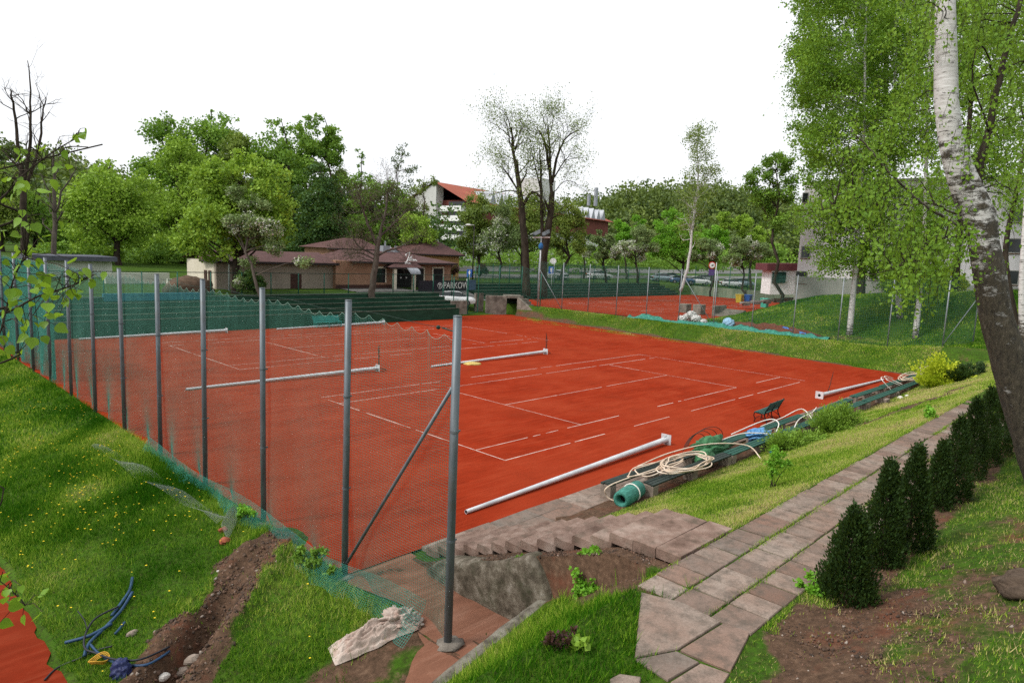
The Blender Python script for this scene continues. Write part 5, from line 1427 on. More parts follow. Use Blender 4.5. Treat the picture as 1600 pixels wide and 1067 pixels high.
tree('broadleaf_tree', 'yellow green tree showing above the flowering trees', 'tree', 978, 118, [(985, 350, 26, 16), (970, 365, 26, 18)], 'bright', 5000, .27, .2)
tree('maple_tree', 'bright green rounded tree in the middle of the parking rows', 'tree', 1063, 108, [(1050, 350, 30, 22), (1045, 375, 34, 26), (1070, 385, 34, 26), (1035, 390, 26, 20), (1050, 330, 12, 10)], 'bright', 16000, .25, .26)
tree('maple_tree', 'bright green tree behind the thin birch', 'tree', 1112, 118, [(1110, 365, 30, 18), (1125, 380, 30, 18), (1095, 380, 24, 18)], 'bright', 9000, .27, .24)
tree('blossom_tree', 'greyish flowering tree behind the round road sign', 'tree', 1110, 104, [(1110, 385, 28, 18), (1125, 400, 26, 14), (1095, 402, 22, 14)], 'blossom', 8000, .21, .18)
tree('blossom_tree', 'wide greyish flowering tree next to the grey building', 'tree', 1165, 100, [(1160, 385, 30, 18), (1150, 402, 34, 16), (1190, 395, 30, 18)], 'blossom', 9000, .21, .2)
tree('broadleaf_tree', 'yellow green tree between the hill and dark leafed tree', 'tree', 1175, 112, [(1165, 350, 30, 18), (1180, 370, 34, 20), (1140, 345, 22, 14)], 'lime', 8000, .3, .24)
tree('dark_tree', 'dark leaved tree at the left corner of the grey building', 'tree', 1218, 72, [(1215, 255, 26, 20), (1185, 275, 26, 18), (1225, 300, 26, 30), (1195, 310, 26, 20), (1172, 292, 14, 10), (1210, 345, 22, 30), (1230, 260, 16, 24)], 'mid', 9000, .21, .22, (1212, 245), M_bark, None, 16)
t_ = bare_tree('thin_birch', 'thin pale birch with a nearly bare leaning trunk behind upper court', 1068, 92, [([(1063, 455), (1074, 420), (1082, 360), (1086, 320), (1091, 285), (1090, 245), (1087, 222)], .22, .03, 44, 1.7), ([(1083, 330), (1080, 318)], .08, .06, 0, 1)], M_birch, None, 2, 'tree', ('olive', 6500, .19, .34))

# --- birches on the mound
def birch(label, base, stem, crown, n, size, trunk, seed, bark=None, kind='birch', droopL=1.2):
    NT[0] += 1; r = np.random.default_rng(seed); b = np.array(base, float); D = (b - CC) @ CF
    t_ = thing('birch_tree', label, 'tree', b, 'birches on the mound'); k = D / CAM_F
    mb = MB(); P = smooth_path(np.array([b - [0, 0, .3]] + [pw(x, y, D) for x, y in stem]), 5); mb.tube(P, np.linspace(trunk, trunk * .25, len(P)), 10, False)
    pts = []; dirs = []; cl = []
    for (x, y, rx, ry) in crown:
        c = pw(x, y, D); m_ = max(7, int(rx * ry / 55))
        for j in range(m_):
            tone = r.random(); u = unit(r.normal(size=3)[None])[0] * r.uniform(.3, 1) ** .5
            q = c + CR * u[0] * rx * k + np.array([CF[0], CF[1], 0]) * u[1] * (rx * .8) * k + np.array([0, 0, 1]) * u[2] * ry * k
            i = int(np.argmin(np.abs(P[:, 2] - (q[2] - .35 * np.linalg.norm((q - P[len(P) // 2])[:2]))))); i = min(max(i, int(len(P) * .3)), len(P) - 1)
            if r.random() < .45:
                limb(mb, P[i], q, max(.012, trunk * .22 * (1 - i / len(P))), .006, r, .14, 4, 5)
            for s_ in range(int(r.integers(18, 30))):          # hanging sprays
                a = q + r.normal(size=3) * np.array([.40, .40, .26]); L = r.uniform(.2, .6) * droopL; m2 = 14
                w_ = np.linspace(0, 1, m2)[:, None]; hd = r.normal(size=3) * .7; hd[2] = hd[2] * .5 - .62
                pts.append(a + w_ * hd * L + r.normal(size=(m2, 3)) * .10); cl.append(np.full(m2, .72 * tone + .28 * r.random()))
    P_ = np.concatenate(pts); cl = np.concatenate(cl)
    if len(P_) > n:
        s_ = r.choice(len(P_), n, False); P_ = P_[s_]; cl = cl[s_]
    V, F = leafquads(P_, size, r, .5); lc = np.clip(cl * .8 + .3 * r.uniform(-.3, 1, len(P_)), 0, 1)
    rawobj('crown', V, F, LM[kind], t_, {'lc': np.repeat(lc, 4)})
    obj('trunk', mb, bark or M_birch, t_, True); return t_
def mb_(px, py):
    return hit(px, py)
birch('white stemmed birch just inside the fence, leftmost on the mound', mb_(1327, 524), [(1333, 460), (1338, 400), (1345, 300), (1350, 200), (1352, 80), (1355, -60)], [(1320, 60, 70, 80), (1300, 160, 60, 60), (1350, 220, 70, 60), (1345, 300, 50, 45), (1330, 395, 34, 26), (1365, 400, 40, 30), (1300, -40, 70, 60), (1275, 225, 30, 25), (1262, 110, 32, 50), (1305, 340, 34, 30), (1268, 330, 26, 30), (1305, 390, 36, 26), (1385, 420, 30, 26), (1345, 350, 40, 40), (1320, 315, 45, 40), (1350, 280, 50, 40), (1295, 420, 24, 16)], 70000, .145, .23, 31)
birch('slender birch in the middle of the mound', mb_(1407, 497), [(1402, 440), (1398, 380), (1400, 300), (1395, 200), (1400, 80), (1400, -80)], [(1390, 100, 60, 80), (1400, 200, 50, 70), (1400, 340, 50, 60), (1430, 20, 60, 60), (1420, 410, 40, 34)], 38000, .145, .22, 32)
birch('birch with mottled stem close behind the fence', mb_(1430, 528), [(1436, 470), (1442, 420), (1446, 300), (1450, 150), (1455, 0), (1455, -80)], [(1440, 400, 40, 50), (1420, 430, 30, 30), (1460, 320, 40, 60), (1440, 180, 50, 80), (1480, 60, 60, 80), (1450, 455, 20, 25)], 36000, .135, .2, 33)
birch('large dark stemmed birch at the back of the mound', pw(1345, 468, 62), [(1350, 400), (1380, 250), (1384, 100), (1380, -40)], [(1290, 110, 55, 70), (1320, 10, 80, 60), (1270, 60, 35, 50), (1370, 130, 50, 80), (1275, 190, 35, 35), (1380, 0, 60, 60), (1300, 260, 50, 40)], 46000, .21, .42, 34, M_bark, 'mid')
birch('twin dark trunk tree before the grey building', pw(1492, 462, 58), [(1496, 400), (1510, 250), (1520, 100), (1520, -60)], [(1540, 120, 60, 80), (1560, 240, 40, 50), (1520, 20, 80, 60)], 26000, .18, .33, 35, M_bark, 'birch')
birch('tree with thin dark curved trunk right of the big birch', pw(1590, 500, 34), [(1575, 440), (1572, 380), (1590, 290), (1606, 200), (1615, 100), (1620, -50)], [(1590, 140, 40, 80), (1600, 300, 30, 50), (1570, 30, 60, 60)], 14000, .10, .16, 36, M_bark, 'birch')
birch('birch whose white stem stands at the right picture edge', pw(1601, 525, 27), [(1597, 440), (1604, 300), (1612, 100)], [(1620, 200, 40, 80)], 1500, .07, .15, 37)

# --- the big near birch
NB = thing('birch_tree', 'big leaning old birch with white peeling upper bark on the near slope', 'tree', (1.35, -12.62, 2.4))
DB = (np.array([1.35, -12.62, 2.4]) - CC) @ CF; rN = np.random.default_rng(77); kB = DB / CAM_F
mb = MB()
st = [(1668, 840, 42), (1648, 770, 34), (1622, 700, 30), (1596, 620, 27), (1576, 560, 24.5), (1558, 500, 23), (1546, 430, 21.5), (1537, 384, 20.5), (1530, 343, 23), (1513, 302, 21.5), (1496, 255, 19), (1486, 215, 17.5), (1479, 160, 16.8), (1478, 75, 15.6), (1477, 0, 14), (1480, -80, 14), (1486, -180, 12), (1490, -300, 9)]
P = smooth_path([pw(x, y, DB) for x, y, _ in st], 6); R_ = np.interp(np.arange(len(P)) / 6, np.arange(len(st)), [q[2] * kB for q in st])
n_ = 26; mb.tube(P, R_, n_)
V = np.array(mb.V)                         # burls and ridges
cen = np.repeat(P, n_, 0); dv = V - cen; ang = np.tile(np.arange(n_), len(P)); hh_ = np.repeat(np.arange(len(P)), n_)
q = 1 + .13 * (fbm(ang * .45 + 3, hh_ * .16, 4) - .47) + .10 * (vnoise(ang * 1.1, hh_ * .35, 9) - .5) * sm(45, 20, hh_)
mb.V = [tuple(v) for v in cen + dv * q[:, None]]
def pstem(pl, D0, D1, r0, r1, m_=mb, n=8, j=.01):
    Q = smooth_path([pw(x, y, D0 + (D1 - D0) * i / (len(pl) - 1)) for i, (x, y) in enumerate(pl)], 5); Q[1:-1] += rN.normal(size=(len(Q) - 2, 3)) * j
    m_.tube(Q, np.linspace(r0, r1, len(Q)), n); return Q
mb2 = MB()
br = [pstem([(1528, 318), (1532, 255), (1545, 205), (1560, 130), (1580, 50), (1600, -20), (1610, -90)], DB, DB + .8, .085, .03, mb2), pstem([(1552, 118), (1540, 80), (1522, 60)], DB + .4, DB, .02, .008, mb2, 5),
      pstem([(1556, 120), (1585, 100), (1625, 90)], DB + .4, DB + .5, .02, .008, mb2, 5), pstem([(1530, 250), (1560, 190), (1600, 185)], DB, DB + .8, .02, .008, mb2, 5), pstem([(1545, 205), (1520, 130), (1525, 75)], DB + .2, DB - .3, .022, .008, mb2, 5)]
low = [pstem([(1500, 370), (1470, 372), (1440, 390), (1395, 420), (1350, 432)], DB - .1, DB - 1.2, .022, .006, mb2, 5), pstem([(1495, 335), (1450, 318), (1400, 322), (1320, 325), (1245, 330)], DB - .1, DB + .6, .018, .006, mb2, 5), pstem([(1500, 300), (1462, 320), (1430, 350)], DB, DB - .8, .014, .006, mb2, 5)]
obj('trunk', mb, M_oldbirch, NB, True); obj('branch', mb2, M_bark, NB, True)
mb3 = MB(); pstem([(1500, 354), (1470, 338), (1440, 316), (1410, 290), (1380, 258), (1352, 226), (1330, 205)], DB - .1, DB - .6, .028, .012, mb3, 6); obj('dead_branch', mb3, M_barkg, NB, True)
# leafy hanging twigs
LIMB = np.concatenate([P] + br + low)
tw = MB(); mb2b = MB(); LP = []; LCc = []
def hang(p, L, nl, spread=.05):
    d = rN.normal(size=3) * .28; d[2] = -1; w_ = np.linspace(0, 1, 7)[:, None]; Q = p + d * L * w_ + np.array([0, 0, .12]) * L * (1 - (2 * w_ - .3) ** 2) + rN.normal(size=(7, 3)) * .012
    tw.tube(Q, np.linspace(.005, .002, 7), 3, False)
    i = rN.uniform(0, 5.99, nl); a = i.astype(int); f_ = (i - a)[:, None]
    LP.append(Q[a] * (1 - f_) + Q[a + 1] * f_ + rN.normal(size=(nl, 3)) * spread); LCc.append(np.full(nl, rN.random()))
zones = [(1560, 60, 55, 70, 46, 1.0), (1600, 150, 40, 80, 34, 1.5), (1520, 150, 40, 90, 26, .6), (1560, 250, 40, 60, 26, .8), (1440, 60, 50, 80, 40, 1.5), (1420, 190, 45, 70, 34, 1.5), (1500, 250, 40, 50, 16, -.4), (1500, 380, 45, 45, 32, -.5), (1450, 400, 50, 40, 34, -.7), (1405, 410, 45, 40, 28, -.9),
         (1350, 330, 40, 24, 22, .3), (1285, 335, 24, 14, 8, .6), (1350, 250, 50, 40, 24, .2), (1400, 310, 50, 40, 26, -.3), (1540, 10, 70, 40, 34, .8), (1430, 450, 30, 20, 10, -.8), (1590, 330, 30, 40, 12, 1.2), (1470, 20, 40, 40, 20, -.6)]
zones = [(a, b, c, d, int(e * 1.35), f) for a, b, c, d, e, f in zones]
for (x, y, rx, ry, nn, dd) in zones:
    for k in range(3):
        q = pw(x + rN.normal() * rx * .5, y - 30 + rN.normal() * ry * .4, DB + dd); low_ = LIMB[LIMB[:, 2] < q[2] + .1]; low_ = low_ if len(low_) else LIMB; i = int(np.argmin(np.linalg.norm(low_ - q, axis=1) + .0)); limb(mb2b, low_[i], q, .016, .004, rN, .16, 5, 6)
    for k in range(nn):
        p = pw(x + rN.normal() * rx * .6, y - 22 + rN.normal() * ry * .6, DB + dd + rN.normal() * .8); hang(p, rN.uniform(.25, .8), int(rN.integers(10, 24)))
obj('limb', mb2b, M_bark, NB, True)['kind'] = 'stuff'; obj('twig', tw, M_bark, NB)['kind'] = 'stuff'
P_ = np.concatenate(LP); n = len(P_); V, F, k = heart(P_, .066, rN)
rawobj('foliage', V, F, LM['birch'], NB, {'lc': np.repeat(np.clip(np.concatenate(LCc) * .5 + .5 * rN.random(n), 0, 1), k)}, True)
# a leafy shoot on the trunk
# --- the birch at the left edge whose branches reach into the picture
LB = thing('birch_tree', 'near birch whose hanging leafy branches reach in from the left edge', 'tree', (-16.9, -11.0, 0.6)); rN = np.random.default_rng(91)
b0 = np.array([-16.9, -11.0, float(h(-16.9, -11.0, False))])
mb = MB(); TP = smooth_path([b0 - [0, 0, .3], b0 + [.05, .05, 2.5], b0 + [-.05, .1, 5], b0 + [.1, 0, 8], b0 + [0, 0, 11]], 5); mb.tube(TP, np.linspace(.16, .05, len(TP)), 12); obj('trunk', mb, M_birch, LB, True)
mb = MB(); tw = MB(); LP = []
def nbranch(pl, D0, D1, r0, r1, z0):
    P0 = np.array([TP[int(np.argmin(abs(TP[:, 2] - z0)))]]); Q = np.array([pw(x, y, D0 + (D1 - D0) * i / (len(pl) - 1)) for i, (x, y) in enumerate(pl)])
    Q = smooth_path(np.concatenate([P0, Q]), 8); mb.tube(Q, np.linspace(r0, r1, len(Q)), 6); return Q
def leafy(pts, D, nl, sp, size=1.0):
    nl = nl + 1; sp = sp * 1.5
    for (x, y) in pts:
        p = pw(x, y, D + rN.normal() * .12)
        for _ in range(nl):
            LP.append(p + rN.normal(size=3) * sp)
B1 = nbranch([(-90, 380), (0, 312), (40, 270), (90, 233), (125, 214)], 2.6, 2.9, .0065, .0018, 5.6)
B2 = nbranch([(-120, 520), (0, 492), (60, 463), (110, 447), (150, 428)], 2.5, 3.0, .0065, .0018, 4.8)
B3 = nbranch([(-90, 600), (-10, 540), (20, 440), (40, 400)], 2.5, 2.6, .005, .002, 5.0)
B4 = nbranch([(-120, 800), (-40, 880), (10, 915), (40, 945)], 2.3, 2.4, .003, .0012, 3.8)
nbranch([(60, 250), (90, 242), (105, 230), (138, 230)], 2.8, 2.9, .004, .002, 5.6)
leafy([(110, 214), (118, 217), (130, 212)], 2.9, 1, .012)
leafy([(40, 240), (55, 255), (68, 245), (62, 262), (78, 232), (76, 258), (45, 262), (48, 282), (35, 285), (28, 275)], 2.8, 1, .03)
leafy([(5, 262), (2, 250), (-5, 270)], 2.65, 2, .03)
leafy([(30, 335), (38, 325), (20, 345), (12, 330), (8, 310), (38, 350), (25, 350)], 2.65, 1, .03)
leafy([(22, 372), (35, 380), (15, 378), (50, 378), (58, 372), (30, 390), (12, 392), (0, 385)], 2.65, 1, .03)
leafy([(20, 415), (35, 420), (8, 425), (45, 430), (25, 438), (10, 450), (0, 470), (30, 455), (50, 448), (18, 470), (40, 475), (-5, 440)], 2.6, 2, .035)
leafy([(60, 480), (45, 490), (40, 510), (72, 455), (80, 445), (65, 435), (92, 440), (102, 430), (118, 428), (128, 438), (140, 432), (148, 425), (138, 450), (125, 465), (105, 455), (90, 468), (84, 482), (75, 495), (112, 472), (55, 460)], 2.85, 1, .022)
leafy([(20, 520), (8, 535), (2, 548), (35, 525), (14, 505), (25, 545)], 2.6, 1, .03)
leafy([(45, 525), (57, 522)], 2.8, 1, .015)
leafy([(15, 905), (8, 920), (22, 930), (40, 945), (5, 945), (15, 975), (-5, 900), (30, 905)], 2.4, 1, .025)
P_ = np.array(LP); 
for p in P_:
    Q = np.concatenate([B1, B2, B3, B4]); j = int(np.argmin(np.linalg.norm(Q - p, axis=1)))
    if np.linalg.norm(Q[j] - p) < .6:
        m_ = (Q[j] + p) / 2 + [0, 0, .02]; tw.tube([Q[j], m_, p], [.0018, .0014, .001], 3, False)
obj('branch', mb, M_bark, LB, True); obj('twig', tw, M_bark, LB)['kind'] = 'stuff'
V, F, k = heart(P_, .043, rN)
rawobj('foliage', V, F, LM['near'], LB, {'lc': np.repeat(rN.random(len(P_)), k)}, True)

# --- hedge of young thujas
TH = [(1322, 948, 792, 40), (1374, 893, 720, 34), (1417, 868, 698, 31), (1462, 806, 690, 25), (1486, 792, 652, 28), (1512, 760, 624, 28), (1533, 740, 606, 28), (1553, 722, 594, 28), (1573, 705, 590, 28), (1594, 690, 590, 28)]
for i, (px, yb, yt, hw) in enumerate(TH):
    r = np.random.default_rng(300 + i); b = hit(px, yb - 12); D = (b - CC) @ CF; k = D / CAM_F; tp = pw(px, yt, D); Ht = tp[2] - b[2]; W_ = hw * k * .84
    words = ['first thuja of the hedge, low and broad, nearest the big slabs', 'second thuja from the big slabs, tall and pointed', 'third thuja from the big slabs with a doubled top', 'fourth thuja, thinner, after the gap in the hedge', 'fifth thuja of the hedge, behind the thin one', 'sixth thuja in the dense part of the hedge',
             'seventh thuja in the dense part of the hedge', 'eighth thuja, next but two from the birch', 'ninth thuja, last but one towards the birch', 'tenth thuja of the hedge, partly hidden by the birch']
    t_ = thing('thuja', words[i], 'thuja', b, 'thuja hedge along the path'); n = 11000 if i < 3 else 7000
    mb = MB(); mb.tube([b - [0, 0, .1], b + [0, 0, Ht * .8]], [.035, .01], 6); obj('trunk', mb, M_bark, t_)
    # flat upright sprays, dense towards the outside
    nb = n // 14; z_ = r.uniform(0, 1, nb) ** 1.15; prof = np.where(z_ < .25, .72 + 1.1 * z_, 1.0) * np.clip(1 - z_, 0, 1) ** .74 * 1.22; a = r.uniform(0, 2 * math.pi, nb)
    lump = 1 + .62 * (fbm(np.cos(a) * 1.6 + i * 3, z_ * 5 + np.sin(a) * 1.6, i) - .47) * 2
    rad = W_ * prof * r.uniform(.55, 1.0, nb) ** .45 * lump * np.where(r.random(nb) < .07, r.uniform(1.05, 1.3, nb), 1)
    c = np.stack([b[0] + rad * np.cos(a), b[1] + rad * np.sin(a), b[2] + .02 + z_ * Ht], -1); out = np.stack([np.cos(a) * .55, np.sin(a) * .55, np.full(nb, .9)], -1)
    P = np.repeat(c, 14, 0) + r.normal(size=(nb * 14, 3)) * np.array([.030, .030, .045]); V, F = leafquads(P, .050, r, -.1, .26, None, np.repeat(out, 14, 0) * 1.2)
    tone = np.repeat(np.clip(r.uniform(0, .8, nb) * (.75 + .5 * r.random()) + .35 * (fbm(a * 2, z_ * 6, i + 40) - .45), 0, 1), 14)
    rawobj('crown', V, F, LM['conifer'], t_, {'lc': np.repeat(np.clip(tone * .75 + .3 * r.random(nb * 14), 0, 1), 4)})
# --- shrubs
def shrub(name, label, p, blobs, kind, n, size, seed, dirs=None, stems=6, cat='shrub', wid=.4, group=None, flat=.8):
    r = np.random.default_rng(seed); p = np.array(p, float); t_ = thing(name, label, cat, p, group); mb = MB(); Ps = []; cl = []
    tot = sum(b_[3] ** 2 for b_ in blobs)
    for (dx, dy, dz, rad) in blobs:
        c = p + [dx, dy, dz]; m_ = int(n * rad ** 2 / tot); kk = max(5, m_ // 60); cc = c + unit(r.normal(size=(kk, 3))) * rad * (r.uniform(.3, 1, (kk, 1)) ** .6) * np.array([1, 1, flat])
        i = r.integers(0, kk, m_); Ps.append(cc[i] + r.normal(size=(m_, 3)) * rad * .17); cl.append(r.uniform(0, 1, kk)[i])
        for s_ in range(stems):
            limb(mb, p + r.normal(size=3) * [.04, .04, 0], cc[s_ % kk], .012, .004, r, .1, 4, 4)
    Ps = np.concatenate(Ps); cl = np.concatenate(cl); gz = h(Ps[:, 0], Ps[:, 1]); Ps[:, 2] = np.maximum(Ps[:, 2], gz + .02)
    V, F = leafquads(Ps, size, r, .1 if dirs is None else 0, wid, None, None if dirs is None else unit(Ps - p - [0, 0, -.3]) * dirs)
    obj('stem', mb, M_bark, t_, True); rawobj('foliage', V, F, LM[kind], t_, {'lc': np.repeat(np.clip(cl * .6 + .42 * r.random(len(Ps)), 0, 1), 4)}); return t_
shrub('rose_shrub', 'small upright leafy shrub alone on the grass bank', hit(1208, 762), [(0, 0, .50, .22), (-.10, .05, .74, .20), (.12, -.05, .70, .24), (.30, -.1, .60, .18), (0, 0, .30, .12)], 'bright', 900, .056, 1, None, 1)
jp = hit(1238, 700); jq = hit(1305, 672)
def sprays(name, label, p, n, L, el, kind, size, seed, cat, group=None, per=26, off=None, wid=.2):
    """a shrub of arching feathery branches that leave one base in all directions"""
    r = np.random.default_rng(seed); p = np.array(p, float); t_ = thing(name, label, cat, p, group); mb = MB(); Ps = []; Ds = []; cl = []
    for k in range(n):
        a = r.uniform(0, 2 * math.pi); e = math.radians(r.uniform(*el)); LL = L * r.uniform(.45, 1.0) * (1.15 if off is None else 1)
        o_ = p if off is None else p + np.array(off[k % len(off)]) * r.uniform(.6, 1.1)
        d = np.array([math.cos(a) * math.cos(e), math.sin(a) * math.cos(e), math.sin(e)]); q = np.linspace(0, 1, 9)[:, None]
        Q = o_ + d * LL * q + np.array([0, 0, -.22]) * LL * q ** 2 * math.cos(e) + r.normal(size=(9, 3)) * .012
        Q[:, 2] = np.maximum(Q[:, 2], h(Q[:, 0], Q[:, 1]) + .04)
        if k % 3 == 0: mb.tube(Q, np.linspace(.012, .003, 9), 4, False)
        i = r.uniform(2.2, 7.99, per); j = i.astype(int); f = (i - j)[:, None]; B = Q[j] * (1 - f) + Q[j + 1] * f; w_ = (.16 * LL * (1 - (i / 8 - .45) ** 2))[:, None]
        Ps.append(B + r.normal(size=(per, 3)) * w_ * .5); Ds.append(np.repeat(d[None] + [0, 0, .25], per, 0)); cl.append(np.clip(r.random() * .5 + .5 * (i / 8) ** 2, 0, 1))
    Ps = np.concatenate(Ps); Ds = np.concatenate(Ds); cl = np.concatenate(cl); Ps[:, 2] = np.maximum(Ps[:, 2], h(Ps[:, 0], Ps[:, 1]) + .03)
    V, F = leafquads(Ps, size, r, 0, wid, None, Ds * 1.6); obj('stem', mb, M_bark, t_, True)
    rawobj('foliage', V, F, LM[kind], t_, {'lc': np.repeat(np.clip(cl * .75 + .3 * r.random(len(Ps)), 0, 1), 4)}); return t_
sprays('juniper', 'sprawling low juniper nearest the hoses, with feathery tips', jp, 330, .85, (5, 55), 'juniper', .085, 2, 'juniper', 'junipers below the benches', 34, [(0, 0, .05), (-.5, .15, .05), (.5, 0, .05), (.9, -.2, .03)])
sprays('juniper', 'taller rounded juniper beyond the sprawling one', jq, 420, 1.0, (15, 80), 'juniper', .085, 3, 'juniper', 'junipers below the benches', 36, [(0, 0, .1), (-.6, .1, .05), (.5, -.1, .15)])
yb = hit(1462, 603)
sprays('golden_shrub', 'bright golden green shrub at the far end of the grass bank', yb, 120, 1.55, (15, 85), 'gold', .13, 4, 'shrub', None, 46, None, .4)
cq = hit(1497, 594)
shrub('spreading_conifer', 'dark low spreading conifer behind the golden shrub', cq, [(0, 0, .3, .5), (.8, -.3, .45, .45), (1.5, -.5, .55, .35), (-.6, .1, .2, .4)], 'conifer', 5000, .12, 5, 1.6, 4, 'conifer', .25)
shrub('leafy_plant', 'little green plant beside the earth track', hit(1458, 652), [(0, 0, .12, .25)], 'bright', 500, .09, 6, None, 4, 'plant')
shrub('dark_red_plant', 'dark red leaved plant in the grass beside the retaining wall', hit(873, 1010), [(0, 0, .12, .12), (.1, -.04, .13, .10), (-.1, .04, .12, .10)], 'red', 260, .05, 7, None, 5, 'plant')
shrub('leafy_plant', 'clump of fresh green weeds spilling over the wall', hit(915, 915), [(0, 0, .12, .22), (-.2, -.1, .08, .2), (.2, .1, .1, .18)], 'bright', 1000, .06, 8, None, 4, 'plant')
shrub('leafy_plant', 'pale green lily like plant in the slope grass', hit(905, 1016), [(0, 0, .08, .11)], 'lime', 90, .09, 9, None, 3, 'plant')
shrub('leafy_plant', 'weeds growing at the foot of the first thuja', hit(1272, 925), [(0, 0, .14, .16), (-.1, .1, .1, .13)], 'bright', 450, .06, 10, None, 3, 'plant')
shrub('leafy_plant', 'small weed at the base of the cheek wall', hit(808, 962), [(0, 0, .06, .09)], 'mid', 130, .05, 11, None, 2, 'plant')
shrub('leafy_plant', 'nettles along the foot of the second fence post', (-7.95, -2.6, -.02), [(0, 0, .2, .2), (-.05, .4, .16, .2), (0, -.5, .12, .2)], 'mid', 1100, .07, 12, None, 3, 'plant')
shrub('leafy_plant', 'weeds sprouting by the third fence post', (-7.98, .35, -.02), [(0, 0, .2, .18), (0, .4, .14, .2)], 'bright', 700, .07, 13, None, 3, 'plant')
p = pw(1477, 452, 60); shrub('flowering_shrub', 'yellow and orange shrub in front of the grey building', p, [(0, 0, .9, 1.1), (.9, -.9, .5, .8)], 'gold', 2600, .2, 14, None, 4)
p = pw(1425, 452, 60); shrub('dark_hedge', 'dark green clipped hedge along the grey building', p, [(0, 0, .3, .9), (1.2, -1.2, .4, .9), (-1.2, 1.2, .4, .9), (2.2, -2.2, .4, .9)], 'mid', 5000, .2, 15, None, 3, 'hedge')
p = pz(258 * 1 + 3, 452, 2.2); p = pw(387, 452, 54); shrub('dark_bush', 'dark green bush against the long café wall', p, [(0, 0, .7, .9), (.6, -.3, .4, .7)], 'dark', 4500, .16, 16, None, 3)
for i, (px, py, D) in enumerate(((707, 423, 84), (753, 424, 86))):
    p = pw(px, py + 6, D); shrub('red_bush', ('round dark red bush at the corner of the café', 'round dark red bush behind the gate corner')[i], p, [(0, 0, .7, .75)], 'red', 1600, .16, 17 + i, None, 3, 'bush', .4, 'dark red bushes')

# ------------------------------------------------------------------ grass, flowers, clods
def scatter_xy(n, x0, x1, y0, y1, r):
    return r.uniform(x0, x1, n), r.uniform(y0, y1, n)
rg = np.random.default_rng(55); GX = []; GY = []; GH = []; GW = []; GT = []
def patch(n, x0, x1, y0, y1, hmin, hmax, w, tone, mask=None, tv=.3, clump=.5):
    X_, Y_ = scatter_xy(n, x0, x1, y0, y1, rg)
    s = soil(X_, Y_); keep = rg.random(n) > np.clip(s * 1.35 - .1, 0, .985)
    c = fbm(X_ * 1.5, Y_ * 1.5, 14); keep &= rg.random(n) < np.clip(.55 + (c - .45) * 2.2 * clump + (1 - clump) * .4, .1, 1)
    if mask is not None:
        keep &= mask(X_, Y_)
    keep &= ~on_slab(X_, Y_)
    X_, Y_, c = X_[keep], Y_[keep], c[keep]; m_ = len(X_)
    c2 = fbm(X_ * .5, Y_ * .5, 31)
    GX.append(X_); GY.append(Y_); GH.append(rg.uniform(hmin, hmax, m_) * (.6 + .9 * c)); GW.append(np.full(m_, w) * rg.uniform(.7, 1.3, m_)); GT.append(np.clip(tone + (c2 - .45) * 1.1 + (rg.random(m_) - .5) * tv * 2, 0, 1))
lowleft = lambda x, y: (x > -12.15 + .2 * vnoise(y * 2, x * 0, 3)) & ~((x > -9.3) & (y < -5.6) & (y > -7.45) & (seg_d(x, y, (-7.4, -5), (-9.2, -7.0))[0] < .85))
patch(95000, -12.2, -7.86, -7.0, 3.5, .05, .14, .011, .39, lowleft)
patch(75000, -12.2, -7.86, 3.5, 12, .06, .16, .016, .39, lowleft)
patch(60000, -12.3, -7.86, 12, 34, .07, .17, .026, .42, lowleft)
patch(9000, -8.25, -7.72, -3.0, 20, .10, .26, .012, .40, None, .2, .9)
patch(9000, -12, -7.9, -7, 8, .03, .08, .035, .12, lambda x, y: (fbm(x * 1.2, y * 1.2, 71) > .52) & lowleft(x, y), .15, .9)
patch(5000, -12, -7.9, -7, 12, .10, .24, .010, .55, lambda x, y: (fbm(x * 2, y * 2, 75) > .56) & lowleft(x, y), .25, .9)
patch(2500, -11, -6.4, -9.4, -7.6, .10, .26, .018, .45, lambda x, y: fbm(x * 2, y * 2, 76) > .5, .25, .9)
patch(42000, -12.0, -6.35, -10.6, -7.46, .05, .17, .011, .42, lambda x, y: ~((x > -6.6 - .0) & (y < -9.5)) & (y < -7.62))
patch(12000, -6.9, -5.0, -12.2, -11.15, .03, .08, .010, .5)
patch(8000, -8.9, -6.6, -10.8, -9.5, .03, .09, .010, .42, lambda x, y: (x < -7.0 + (-9.5 - y) * -.9))
bank = lambda x, y: ~((x < -4.2) & (y > -9.6))
patch(150000, -4.33, 6, -9.5, -4.98, .03, .075, .012, .78, None, .3, .4)
patch(115000, 6, 16, -9.6, -4.98, .03, .08, .018, .78, None, .3, .4)
patch(90000, 16, 34, -10, -4.98, .04, .09, .03, .75, None, .3, .4)
patch(95000, 32.2, 36.2, -4, 31, .04, .10, .035, .68, None, .3, .7)
patch(95000, 36.3, 52, -8, 16.5, .05, .13, .055, .42, None, .3, .7)
patch(60000, -9.0, 7, -14.2, -11.2, .03, .075, .010, .56, None, .5, .8)
patch(60000, -9.4, 4, -14.2, -11.3, .012, .032, .010, .90, lambda x, y: fbm(x * .9, y * .9, 61) > .40, .3, .6)
patch(14000, 7, 20, -14.2, -11.2, .03, .085, .018, .5, None, .4, .8)
